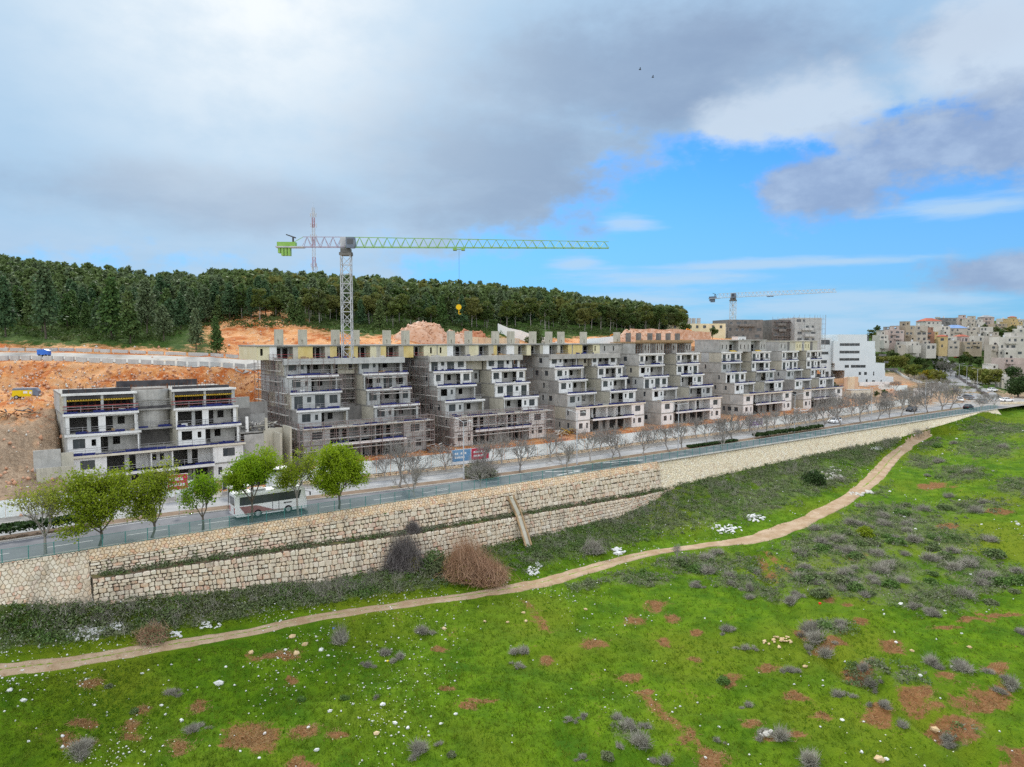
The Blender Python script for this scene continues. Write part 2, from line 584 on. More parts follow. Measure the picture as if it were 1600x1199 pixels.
M['broad'] = leafmat('broad', (0.075, 0.115, 0.022), (0.13, 0.16, 0.036), (0.155, 0.155, 0.042), 0.3, 0.10)
M['broad_dark'] = leafmat('broad_dark', (0.04, 0.08, 0.018), (0.08, 0.125, 0.03), (0.10, 0.12, 0.04), 0.25, 0.12)
M['lime'] = leafmat('lime', (0.12, 0.24, 0.005), (0.22, 0.36, 0.012), (0.27, 0.36, 0.015), 0.45, 0.30)
M['olive_leaf'] = leafmat('olive_leaf', (0.17, 0.25, 0.010), (0.28, 0.34, 0.025), (0.33, 0.34, 0.06), 0.4, 0.35)
M['olive_tree'] = leafmat('olive_tree', (0.10, 0.135, 0.018), (0.17, 0.19, 0.035), (0.21, 0.20, 0.05), 0.3, 0.3)
M['yellow_leaf'] = leafmat('yellow_leaf', (0.20, 0.17, 0.01), (0.30, 0.24, 0.02), (0.20, 0.22, 0.02), 0.4, 0.35)
M['scrub'] = leafmat('scrub', (0.07, 0.15, 0.03), (0.13, 0.22, 0.05), (0.19, 0.20, 0.12), 0.25, 0.22)
M['scrub_grey'] = leafmat('scrub_grey', (0.10, 0.135, 0.055), (0.19, 0.21, 0.12), (0.23, 0.22, 0.17), 0.2, 0.3)
M['hedge'] = leafmat('hedge', (0.022, 0.05, 0.014), (0.045, 0.085, 0.02), (0.05, 0.08, 0.022), 0.15, 0.4)
M['rock'] = mottled('rock', (0.46, 0.44, 0.40), (0.60, 0.58, 0.54), 1.5, bs=0.4)
M['rock_white'] = mottled('rock_white', (0.58, 0.58, 0.57), (0.72, 0.72, 0.71), 1.5, bs=0.4)
M['rock_tan'] = mottled('rock_tan', (0.52, 0.36, 0.19), (0.60, 0.46, 0.28), 1.5, bs=0.4)
M['flower'] = mottled('flower', (0.62, 0.62, 0.40), (0.72, 0.72, 0.60), 0.3, bs=0)
M['rubble_orange'] = mottled('rubble_orange', (0.42, 0.20, 0.11), (0.55, 0.33, 0.22), 0.7, bs=0.4)
M['person_dark'] = mottled('person_dark', (0.02, 0.02, 0.03), (0.04, 0.04, 0.05), 2)
M['plastic_blue'] = mottled('plastic_blue', (0.03, 0.12, 0.5), (0.05, 0.18, 0.6), 2, rough=0.4)
M['plastic_red'] = mottled('plastic_red', (0.7, 0.02, 0.01), (0.75, 0.04, 0.02), 2, rough=0.4)
M['plastic_yellow'] = mottled('plastic_yellow', (0.75, 0.6, 0.02), (0.8, 0.65, 0.03), 2, rough=0.4)
M['machine_yellow'] = mottled('machine_yellow', (0.68, 0.50, 0.0), (0.75, 0.56, 0.01), 0.8, rough=0.4)
M['machine_grey'] = mottled('machine_grey', (0.13, 0.16, 0.22), (0.20, 0.23, 0.28), 0.8, rough=0.5)
M['machine_orange'] = mottled('machine_orange', (0.65, 0.20, 0.0), (0.72, 0.26, 0.01), 0.8, rough=0.4)


def stone_mat(name, mortar_c, tint):
    """stones of a dry wall: each object/island has its own colour"""
    m, t = pmat(name, 0.9, 0.2)
    g = t.new('ShaderNodeNewGeometry')
    oi = t.new('ShaderNodeObjectInfo').outputs['Random']
    r = t.m('FRACT', t.m('ADD', g.outputs['Random Per Island'], t.m('MULTIPLY', oi, 7.13)))
    col = t.ramp(r, [(0.0, (0.52, 0.42, 0.31)), (0.2, (0.68, 0.58, 0.46)), (0.45, (0.60, 0.45, 0.30)), (0.6, (0.74, 0.67, 0.56)),
                     (0.8, (0.64, 0.46, 0.31)), (0.9, (0.56, 0.30, 0.20)), (1.0, (0.68, 0.62, 0.54))])
    n = t.noise(g.outputs['Position'], 2.2, 6, 0.65)
    col = t.mix(t.rmp(n, 0.3, 0.75), col, tint)
    mp = t.new('ShaderNodeMapping')
    t.l.new(g.outputs['Position'], mp.inputs[0])
    mp.inputs['Scale'].default_value = (1, 1, .22)
    n2 = t.noise(mp.outputs[0], 0.5, 6, 0.65)
    col = t.mix(t.m('MULTIPLY', t.rmp(n2, 0.50, 0.72), 0.55), col, (0.20, 0.165, 0.13))
    t.inp(t.b.inputs['Base Color'], col)
    bump(t, t.noise(g.outputs['Position'], 7, 5, 0.65), 0.5, 0.06)
    return m


M['stone'] = stone_mat('stone', None, (0.72, 0.64, 0.52))
M['stone_warm'] = stone_mat('stone_warm', None, (0.74, 0.54, 0.33))
M['backing'] = mottled('backing', (0.09, 0.075, 0.06), (0.15, 0.125, 0.10), 1.0)
M['mortar'] = mottled('mortar', (0.46, 0.39, 0.31), (0.56, 0.49, 0.40), 1.0)


def rubble_facing(name):
    m, t = pmat(name, 0.9, 0.2)
    gp = t.new('ShaderNodeNewGeometry').outputs['Position']
    wn = t.new('ShaderNodeTexNoise')
    t.l.new(gp, wn.inputs['Vector'])
    wn.inputs['Scale'].default_value = 1.4
    va = t.new('ShaderNodeVectorMath', operation='MULTIPLY_ADD')
    t.l.new(wn.outputs['Color'], va.inputs[0])
    va.inputs[1].default_value = (0.25, 0.25, 0.25)
    t.l.new(gp, va.inputs[2])
    v = va.outputs[0]
    cid = t.vor(v, 2.4, 'F1', 'Color')
    sp = t.new('ShaderNodeSeparateColor')
    t.l.new(cid, sp.inputs[0])
    e = t.vor(v, 2.4, 'DISTANCE_TO_EDGE', 'Distance')
    col = t.ramp(sp.outputs[0], [(0, (0.80, 0.67, 0.46)), (0.35, (0.85, 0.75, 0.56)), (0.6, (0.78, 0.63, 0.43)), (0.85, (0.88, 0.81, 0.66)), (1, (0.60, 0.45, 0.30))])
    n = t.noise(gp, 4, 5, 0.6)
    col = t.mix(t.m('MULTIPLY', t.rmp(n, 0.35, 0.8), 0.5), col, (0.86, 0.78, 0.62))
    col = t.mix(t.rmp(e, 0.0, 0.06, 0.75, 0.0), col, (0.42, 0.33, 0.22))
    t.inp(t.b.inputs['Base Color'], col)
    bump(t, t.rmp(e, 0.0, 0.16), 0.7, 0.12)
    return m


M['facing'] = rubble_facing('facing')


def fence_mat():
    m, t = pmat('chain_link', 0.5, 0.4)
    t.b.inputs['Base Color'].default_value = (0.07, 0.22, 0.21, 1)
    tr = t.new('ShaderNodeBsdfTransparent')
    ms = t.new('ShaderNodeMixShader')
    ms.inputs[0].default_value = 0.27
    t.l.new(tr.outputs[0], ms.inputs[1])
    t.l.new(t.b.outputs[0], ms.inputs[2])
    t.l.new(ms.outputs[0], t.n['Material Output'].inputs[0])
    return m


M['chain_link'] = fence_mat()


def scaffold_net_mat():
    m, t = pmat('safety_net', 0.8, 0.1)
    t.b.inputs['Base Color'].default_value = (0.09, 0.075, 0.075, 1)
    tr = t.new('ShaderNodeBsdfTransparent')
    ms = t.new('ShaderNodeMixShader')
    ms.inputs[0].default_value = 0.5
    t.l.new(tr.outputs[0], ms.inputs[1])
    t.l.new(t.b.outputs[0], ms.inputs[2])
    t.l.new(ms.outputs[0], t.n['Material Output'].inputs[0])
    return m


M['net'] = scaffold_net_mat()


def field_mat():
    m, t = pmat('field', 0.95, 0.1)
    gp = t.new('ShaderNodeNewGeometry').outputs['Position']
    n1 = t.noise(gp, 0.045, 5, 0.6)
    n2 = t.noise(gp, 0.35, 6, 0.62)
    n3 = t.noise(gp, 2.6, 6, 0.7)
    n4 = t.noise(gp, 9.0, 4, 0.7)
    g = t.mix(t.rmp(n2, 0.3, 0.7), (0.042, 0.112, 0.003), (0.118, 0.215, 0.005))
    g = t.mix(t.rmp(n1, 0.42, 0.68), g, (0.14, 0.185, 0.009))
    g = t.mix(t.m('MULTIPLY', t.rmp(n3, 0.5, 0.78), 0.6), g, (0.035, 0.095, 0.006))
    g = t.mix(t.m('MULTIPLY', t.rmp(n4, 0.5, 0.8), 0.4), g, (0.15, 0.24, 0.02))
    scrub = t.mix(t.rmp(n3, 0.3, 0.7), (0.065, 0.12, 0.02), (0.16, 0.17, 0.09))
    sm = t.rmp(t.m('ADD', t.attr('scrub'), t.m('MULTIPLY', t.m('SUBTRACT', t.m('ADD', n2, t.m('MULTIPLY', n3, 0.6)), 0.8), 1.3)), 0.35, 0.75)
    g = t.mix(t.m('MULTIPLY', sm, 0.85), g, scrub)
    soil = t.mix(t.rmp(n3, 0.3, 0.7), (0.17, 0.058, 0.028), (0.29, 0.13, 0.065))
    soil = t.mix(t.m('MULTIPLY', t.rmp(n4, 0.5, 0.75), 0.7), soil, (0.33, 0.21, 0.10))
    soil = t.mix(t.m('MULTIPLY', t.rmp(t.noise(gp, 5, 5, .7), 0.52, 0.7), .6), soil, (0.06, 0.13, 0.008))
    so_ = t.rmp(t.m('ADD', t.attr('soil'), t.m('MULTIPLY', t.m('SUBTRACT', t.m('ADD', t.m('ADD', n3, t.m('MULTIPLY', n4, 0.7)), t.m('MULTIPLY', n2, 1.3)), 1.5), 1.35)), 0.30, 0.66)
    g = t.mix(t.m('MULTIPLY', so_, 0.9), g, soil)
    t.inp(t.b.inputs['Base Color'], g)
    bump(t, t.m('ADD', n3, t.m('MULTIPLY', n4, 0.5)), 0.9, 0.22)
    return m


M['field'] = field_mat()


def path_mat():
    m, t = pmat('path', 0.95, 0.1)
    gp = t.new('ShaderNodeNewGeometry').outputs['Position']
    n2 = t.noise(gp, 0.5, 5, 0.6)
    n3 = t.noise(gp, 3.0, 6, 0.7)
    e = t.attr('rut')
    d = t.mix(t.rmp(n2, 0.3, 0.7), (0.33, 0.225, 0.135), (0.45, 0.34, 0.24))
    d = t.mix(t.m('MULTIPLY', t.rmp(n3, 0.5, 0.75), 0.75), d, (0.20, 0.13, 0.075))
    g = t.mix(t.rmp(n3, 0.3, 0.7), (0.09, 0.19, 0.008), (0.19, 0.27, 0.02))
    f_ = t.rmp(t.m('ADD', e, t.m('MULTIPLY', t.m('SUBTRACT', t.m('ADD', n2, n3), 1.0), 1.0)), 0.32, 0.55)
    t.inp(t.b.inputs['Base Color'], t.mix(f_, d, g))
    bump(t, n3, 0.6, 0.12)
    return m


M['path'] = path_mat()


def hill_mat():
    m, t = pmat('hillside', 0.95, 0.1)
    gp = t.new('ShaderNodeNewGeometry').outputs['Position']
    n1 = t.noise(gp, 0.16, 6, 0.68, 0.6)
    n2 = t.noise(gp, 0.5, 6, 0.65)
    n3 = t.noise(gp, 2.2, 6, 0.7)
    n5 = t.vor(gp, 1.6, 'F1', 'Distance')
    g = t.mix(t.rmp(n2, 0.3, 0.7), (0.030, 0.07, 0.009), (0.068, 0.115, 0.022))
    g = t.mix(t.rmp(n3, 0.58, 0.78), g, (0.19, 0.18, 0.13))
    s = t.mix(t.rmp(n2, 0.32, 0.68), (0.60, 0.26, 0.085), (0.66, 0.38, 0.20))
    s = t.mix(t.m('MULTIPLY', t.rmp(n1, 0.46, 0.60), 0.9), s, (0.42, 0.105, 0.018))
    s = t.mix(t.m('MULTIPLY', t.rmp(n3, 0.52, 0.75), 0.7), s, (0.60, 0.45, 0.33))
    s = t.mix(t.rmp(n5, 0.0, 0.22, 0.45, 0.0), s, (0.66, 0.54, 0.42))
    b = t.mix(t.rmp(n3, 0.3, 0.7), (0.24, 0.165, 0.11), (0.40, 0.30, 0.21))
    b = t.mix(t.rmp(n2, 0.5, 0.75), b, (0.48, 0.32, 0.20))
    s = t.mix(t.rmp(t.m('ADD', t.attr('brown'), t.m('MULTIPLY', t.m('SUBTRACT', n2, 0.5), 0.8)), 0.35, 0.65), s, b)
    f_ = t.rmp(t.m('ADD', t.attr('soil'), t.m('MULTIPLY', t.m('SUBTRACT', t.m('ADD', n2, t.m('MULTIPLY', n3, 0.5)), 0.75), 0.9)), 0.38, 0.62)
    t.inp(t.b.inputs['Base Color'], t.mix(f_, g, s))
    bump(t, t.m('ADD', n2, t.m('MULTIPLY', n3, 0.7)), 1.0, 0.5)
    return m


M['hill'] = hill_mat()
M['gravel'] = mottled('gravel', (0.30, 0.29, 0.27), (0.40, 0.385, 0.36), 0.6, c3=(0.36, 0.28, 0.20))
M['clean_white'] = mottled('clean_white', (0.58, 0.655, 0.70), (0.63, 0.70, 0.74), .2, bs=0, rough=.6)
M['ground_far'] = mottled('ground_far', (0.07, 0.10, 0.03), (0.14, 0.15, 0.06), 0.02, bs=0)

# ------------------------------------------------------------------ valley field
WALL_PY = 2.6     # how far the lower tier stands out from the parapet line
FC = {   # azimuth column: knots (py, z); the last knot is the wall foot
    -300: [(1340, -10.2), (1210, -9.4), (1110, -8.2), (1060, -6.4)],
    0: [(1199, -10.2), (1110, -9.2), (1050, -8.0), (990, -6.2)],
    250: [(1199, -10.8), (1090, -10.0), (1012, -8.8), (968, -7.4)],
    500: [(1199, -11.0), (1070, -10.3), (965, -9.2), (932, -8.3)],
    800: [(1199, -10.8), (1040, -10.2), (917, -9.2), (880, -8.4)],
    1000: [(1199, -10.3), (1000, -9.8), (868, -9.0), (825, -7.7)],
    1200: [(1199, -10.0), (1000, -9.4), (838, -8.2), (775, -6.0)],
    1300: [(1199, -10.0), (1000, -9.0), (790, -7.0), (742, -5.2)],
    1400: [(1199, -10.0), (950, -8.6), (712, -5.2), (696, -4.5)],
    1450: [(1199, -10.0), (930, -8.4), (700, -4.9), (682, -4.2)],
    1565: [(1199, -10.0), (900, -8.0), (740, -4.8), (668, -2.6)],
    1700: [(1199, -10.0), (900, -7.6), (740, -4.5), (664, -2.3)],
    2100: [(1210, -9.8), (900, -7.2), (740, -4.2), (660, -1.9)],
    2700: [(1260, -9.8), (930, -7.0), (760, -4.0), (665, -1.7)],
}
BASEPY = {0: 945, 130: 944, 250: 930, 400: 919, 500: 908, 605: 888, 700: 868, 800: 845, 900: 826, 975: 807, 1025: 784, 1062: 759, 1200: 727, 1300: 707,
          1400: 687, 1500: 657, 1565: 636, 1700: 630, 2100: 622, 2700: 618, -300: 1010}
bx = sorted(BASEPY)


def base_py(px):
    return float(np.interp(px, bx, [BASEPY[k] for k in bx]))


def foot_v(px):
    return float(np.interp(px, [0, 128, 134, 1030, 1066], [-1.3, -1.3, -WALL_PY, -WALL_PY, -0.9]))


def field_column(px):
    ks = sorted(FC)
    j = max(0, min(len(ks) - 2, int(np.searchsorted(ks, px)) - 1))
    t_ = (px - ks[j]) / (ks[j + 1] - ks[j])
    kn = []
    for a, b in zip(FC[ks[j]], FC[ks[j + 1]]):
        py, z = a[0] + (b[0] - a[0]) * t_, a[1] + (b[1] - a[1]) * t_
        kn.append((gz(px, py, z)[1], z))
    if px < 1540:
        Yb = Yat(px, foot_v(px))
    else:
        Yb = float(np.interp(px, [1540, 1570, 1600, 1680, 1800, 2800], [Yat(1540, -0.9), 238, 248, 262, 267, 282]))
    zb = atY(px, base_py(px), Yb)[2]
    if px > 1540:
        zb = min(zb, -0.3)
    kn.append((Yb, zb))
    kn.append((Yb + 1.3, zb + .02))
    kn.insert(0, (14.0, -11.6))
    return kn


PXS = np.concatenate([np.arange(-300, -20, 14), np.arange(-20, 1620, 3.2), np.arange(1620, 2700, 14)])
SEG = [26, 110, 90, 46, 46, 3]
TT = np.concatenate([k + np.arange(n) / n for k, n in enumerate(SEG)] + [[float(len(SEG))]])
FY, FZ = [], []
for px in PXS:
    kn = field_column(px)
    FY.append(np.interp(TT, range(len(kn)), [k[0] for k in kn]))
    FZ.append(np.interp(TT, range(len(kn)), [k[1] for k in kn]))
FY, FZ = np.array(FY), np.array(FZ)


def smooth(a, ax, n, it=2):
    for _ in range(it):
        p = np.pad(a, [(n, n) if i == ax else (0, 0) for i in range(2)], mode='edge')
        cs = np.cumsum(np.insert(p, 0, 0, axis=ax), axis=ax)
        a = (np.take(cs, range(2 * n + 1, p.shape[ax] + 1), axis=ax) - np.take(cs, range(0, p.shape[ax] - 2 * n), axis=ax)) / (2 * n + 1)
    return a


FZs = smooth(smooth(FZ, 0, 12), 1, 10)
wend = np.clip((TT - 4.6) / 0.3, 0, 1)[None, :]
FZ = FZs * (1 - wend) + FZ * wend
FX = FY * ((PXS[:, None] - 800) / 1110 / math.cos(PITCH))
# path centre line in the picture
PATH = [(-120, 1068), (0, 1048), (120, 1034), (250, 1011), (380, 990), (500, 965), (640, 944), (760, 927), (850, 910), (930, 887), (1010, 866), (1100, 853),
        (1180, 842), (1240, 822), (1300, 793), (1345, 765), (1375, 738), (1395, 715), (1425, 692), (1452, 679)]
PW = [1.9, 1.9, 1.9, 1.7, 1.6, 1.6, 1.8, 2.2, 2.8, 2.4, 2.1, 2.0, 3.4, 3.6, 3.4, 3.0, 3.4, 3.4, 2.8, 1.6]


def grid_faces(nr, nc):
    i = np.arange(nr - 1)[:, None] * nc + np.arange(nc - 1)[None, :]
    return np.stack([i, i + nc, i + nc + 1, i + 1], -1).reshape(-1, 4)


def bvh_of(verts, faces):
    return BVHTree.FromPolygons([tuple(p) for p in verts], [tuple(int(k) for k in q) for q in faces])


def coarse_bvh(X, Y, Z, st=(3, 3)):
    x, y, z = X[::st[0], ::st[1]], Y[::st[0], ::st[1]], Z[::st[0], ::st[1]]
    return bvh_of(np.stack([x, y, z], -1).reshape(-1, 3), grid_faces(*x.shape))


_b0 = coarse_bvh(FX, FY, FZ, (4, 4))


def hit(bvh, px, py):
    d = Vector(ray(px, py)).normalized()
    return bvh.ray_cast(Vector(CC), d)[0]


path_pts = []
for (px, py), wd in zip(PATH, PW):
    h_ = hit(_b0, px, py)
    if h_ is None:
        h_ = Vector(gz(px, py, -8))
    path_pts.append((h_.x, h_.y, wd))
path_pts = np.array(path_pts)
tq = np.linspace(0, len(path_pts) - 1, 360)


def cr_interp(a, t):
    n = len(a)
    i = np.clip(np.floor(t).astype(int), 0, n - 2)
    f_ = (t - i)[:, None] if a.ndim > 1 else t - i
    p0, p1, p2, p3 = a[np.clip(i - 1, 0, n - 1)], a[i], a[i + 1], a[np.clip(i + 2, 0, n - 1)]
    return 0.5 * (2 * p1 + (p2 - p0) * f_ + (2 * p0 - 5 * p1 + 4 * p2 - p3) * f_ ** 2 + (3 * p1 - p0 - 3 * p2 + p3) * f_ ** 3)


PL = cr_interp(path_pts, tq)
pd = np.full(FX.shape, 1e9)
for q in PL[::2]:
    pd = np.minimum(pd, np.hypot(FX - q[0], FY - q[1]))
nz = (fbm(FX * 0.22, FY * 0.22, 4, 3) - 0.5) * 1.1 + (fbm(FX * 1.3, FY * 1.3, 3, 9) - 0.5) * 0.30
nz *= np.clip((pd - 1.0) / 5, 0.05, 1) * (1 - np.clip((TT - 4.85) / 0.15, 0, 1))[None, :]
near = np.clip((FY - 18) / 20, 0, 1)
FZ = FZ + nz * near
# gully cut along the slope on the right
GU = [(1185, 868), (1215, 930), (1268, 1005), (1330, 1050), (1390, 1085), (1460, 1140), (1540, 1199)]
gp_ = np.array([[*hit(_b0, *g_)[:2]] for g_ in GU])
gl_ = cr_interp(gp_, np.linspace(0, len(gp_) - 1, 120))
gd = np.full(FX.shape, 1e9)
for q in gl_:
    gd = np.minimum(gd, np.hypot(FX - q[0], FY - q[1]))
FZ = FZ - 0.75 * np.exp(-(gd / 1.1) ** 2) + 0.25 * np.exp(-((gd - 2.4) / 1.0) ** 2)

soil = np.zeros(FX.shape)
scrub = np.zeros(FX.shape)
SOILP = [(137, 1072, 22, 10), (221, 1111, 16, 10), (205, 1135, 14, 12), (130, 1132, 26, 7), (310, 1105, 9, 10), (205, 1155, 18, 8), (395, 1150, 36, 22), (474, 1146, 26, 14), (525, 1153, 18, 8),
         (120, 1165, 26, 10), (470, 1195, 22, 12), (285, 1165, 22, 16), (455, 1062, 8, 6), (430, 1022, 40, 7), (850, 1030, 12, 7), (735, 1105, 14, 6), (760, 1095, 22, 4), (700, 1075, 12, 4), (690, 1010, 16, 5),
         (1030, 945, 22, 9), (992, 968, 18, 8), (1052, 965, 14, 8), (1090, 988, 12, 5), (1042, 1000, 10, 7), (985, 1057, 18, 8), (928, 1010, 20, 9), (1010, 1080, 12, 4), (1085, 1029, 12, 5), (1200, 1047, 24, 9),
         (1145, 1065, 18, 9), (1075, 1150, 14, 16), (1110, 1185, 24, 20), (1395, 1013, 20, 9), (1440, 1094, 30, 18), (1535, 1095, 40, 22), (1340, 1043, 30, 16), (1345, 975, 14, 6), (1315, 987, 9, 4),
         (1370, 1122, 26, 14), (1490, 1140, 30, 18), (1240, 1085, 22, 9), (1285, 1118, 18, 8), (1225, 1150, 40, 8), (1560, 1045, 18, 12), (1595, 1190, 36, 22), (1300, 1010, 30, 8), (1262, 985, 18, 10), (1180, 1130, 20, 8),
         (1300, 935, 16, 5), (1325, 945, 10, 4), (1460, 760, 28, 5), (1480, 825, 14, 6), (1480, 1060, 20, 9), (1520, 968, 28, 5), (1480, 980, 30, 3), (1555, 960, 40, 3), (1340, 870, 20, 4), (1560, 800, 30, 4)]
WX1, WY1 = fbm(FX * .55, FY * .55, 3, 51), fbm(FX * .55, FY * .55, 3, 57)
for px, py, rx, ry in SOILP:
    h_ = hit(_b0, px, py)
    h2 = hit(_b0, px + rx, py)
    h3 = hit(_b0, px, py + ry)
    if not (h_ and h2 and h3):
        continue
    ax = (h2 - h_).xy
    ay = (h3 - h_).xy
    Mi = np.linalg.inv(np.array([[ax.x, ay.x], [ax.y, ay.y]]))
    sz_ = math.sqrt(ax.length * ay.length)
    X_, Y_ = FX - h_.x + (WX1 - .5) * 1.5 * sz_, FY - h_.y + (WY1 - .5) * 1.5 * sz_
    r = np.sqrt((Mi[0, 0] * X_ + Mi[0, 1] * Y_) ** 2 + (Mi[1, 0] * X_ + Mi[1, 1] * Y_) ** 2)
    soil = np.maximum(soil, np.clip(1.25 - r * 0.85, 0, 1))
# tractor ruts
for a, b in [((1185, 865), (1215, 905)), ((1198, 862), (1240, 902)), ((1000, 1080), (1110, 1180)), ((820, 940), (860, 985))]:
    for k in np.linspace(0, 1, 24):
        h_ = hit(_b0, a[0] + (b[0] - a[0]) * k, a[1] + (b[1] - a[1]) * k)
        if h_:
            soil = np.maximum(soil, 0.55 * np.exp(-((FX - h_.x) ** 2 + (FY - h_.y) ** 2) / 0.5))
# scrub belt between wall and path, patches on the slopes to the right
PXg = np.broadcast_to(PXS[:, None], FX.shape)
TTg = np.broadcast_to(TT[None, :], FX.shape)
belt = np.clip((TTg - 3.15) / 0.5, 0, 1) * np.clip((1500 - PXg) / 120, 0, 1)
scrub = np.maximum(scrub, belt * (0.35 + 0.55 * fbm(FX * 0.16, FY * 0.16, 3, 21)))
SCR = [(1310, 850, 150, 60), (1400, 815, 150, 60), (1330, 910, 150, 40), (1450, 930, 150, 40), (1540, 900, 100, 40), (1560, 672, 80, 20), (1440, 722, 50, 20), (1590, 760, 60, 26), (1520, 790, 90, 20), (1470, 655, 40, 12), (1470, 840, 110, 30), (1260, 900, 110, 40), (1100, 880, 140, 26), (1380, 890, 130, 40), (1350, 760, 60, 30), (1430, 690, 60, 18), (1540, 700, 80, 26), (1500, 740, 70, 22),
       (1500, 880, 120, 26), (1290, 985, 60, 26), (1350, 1050, 70, 30), (1190, 920, 60, 26), (1150, 910, 60, 20), (1000, 905, 90, 20), (900, 910, 60, 14), (1420, 1060, 50, 22), (1500, 1150, 60, 22), (980, 1150, 40, 22)]
for px, py, rx, ry in SCR:
    h_, h2, h3 = hit(_b0, px, py), hit(_b0, px + rx, py), hit(_b0, px, py + ry)
    if not (h_ and h2 and h3):
        continue
    ax, ay = (h2 - h_).xy, (h3 - h_).xy
    Mi = np.linalg.inv(np.array([[ax.x, ay.x], [ax.y, ay.y]]))
    X_, Y_ = FX - h_.x, FY - h_.y
    r = np.sqrt((Mi[0, 0] * X_ + Mi[0, 1] * Y_) ** 2 + (Mi[1, 0] * X_ + Mi[1, 1] * Y_) ** 2)
    scrub = np.maximum(scrub, np.clip(1.1 - r, 0, 1) * 0.9)
scrub *= np.clip((pd - 1.6) / 1.5, 0, 1)
fverts = np.stack([FX, FY, FZ], -1).reshape(-1, 3)
ffaces = grid_faces(*FX.shape)
fme = npmesh('field', fverts, ffaces[:, ::-1], M['field'], smooth=True)
for nm, arr in (('soil', soil), ('scrub', scrub)):
    a_ = fme.attributes.new(nm, 'FLOAT', 'POINT')
    a_.data.foreach_set('value', arr.astype(np.float32).ravel())
structure('field', fme)
FB = coarse_bvh(FX, FY, FZ, (2, 2))


def fz(x, y, default=-9.0):
    h_ = FB.ray_cast(Vector((x, y, 200)), Vector((0, 0, -1)))[0]
    return h_.z if h_ else default


def fhit(px, py):
    for k in range(6):      # a point just above the wall foot slides down to it
        h_ = hit(FB, px, py + 4 * k)
        if h_:
            return h_
    return None


# the trodden dirt path, draped on the field
vs, rut = [], []
nP, nW = len(PL), 15
for i in range(nP):
    p = PL[i]
    tn = PL[min(i + 1, nP - 1)][:2] - PL[max(i - 1, 0)][:2]
    tn /= np.linalg.norm(tn)
    nr = np.array([-tn[1], tn[0]])
    for j in range(nW):
        a = (j / (nW - 1) - 0.5) * 2
        jit = (float(fbm(np.array([i * 0.22 + 50]), np.array([a * 3.0]), 3, 5)[0]) - 0.5) * 0.8
        wd = p[2] * 0.5 * (1 + jit * abs(a))
        x, y = p[0] + nr[0] * a * wd, p[1] + nr[1] * a * wd
        edge = 0.09 - 0.16 * max(0.0, abs(a) - 0.75) / 0.25
        vs.append((x, y, fz(x, y) + edge))
        two = 0.5 if i < 200 or 285 < i < 330 else 0.25
        rut.append(max(two * max(0, 1 - abs(a) / 0.3), max(0, abs(a) - 0.75) * 1.6))
pme = npmesh('dirt_path', np.array(vs), grid_faces(nP, nW), M['path'], smooth=True)
a_ = pme.attributes.new('rut', 'FLOAT', 'POINT')
a_.data.foreach_set('value', np.array(rut, np.float32))
structure('dirt_path', pme)

# ------------------------------------------------------------------ road edges (v as a function of s)
def edge(tab):
    k = sorted(tab)
    return lambda s: float(np.interp(s, k, [tab[i] for i in k]))


E_NEAR0 = edge({-80: 1.3, 300: 1.3})
E_NEAR1 = edge({-80: 9.3, 0: 9.8, 17: 10.6, 46: 7.9, 73: 6.0, 100: 5.9, 150: 6.2, 230: 7.0, 300: 7.5})
E_FAR0 = edge({-80: 11.9, 0: 12.4, 17: 13.2, 46: 10.4, 73: 8.5, 100: 8.4, 150: 8.6, 230: 9.6, 300: 10})
E_FAR1 = edge({-80: 18.4, 0: 19.0, 18: 19.2, 49: 15.2, 79: 12.6, 110: 12.9, 160: 12.4, 230: 15, 300: 17})
E_HOARD = edge({-80: 22.0, 19: 22.2, 50: 18.0, 80: 15.6, 110: 16.6, 168: 15.9, 200: 17.5, 230: 20, 300: 24})

# ------------------------------------------------------------------ hillside across the road
def P(py, Y, soil=0.0, brown=0.0):
    return ('p', py, Y, soil, brown)


def V(v, z, soil=0.0, brown=0.0):
    return ('v', v, z, soil, brown)


def Z(Y, z, soil=0.0, brown=0.0):
    return ('z', Y, z, soil, brown)


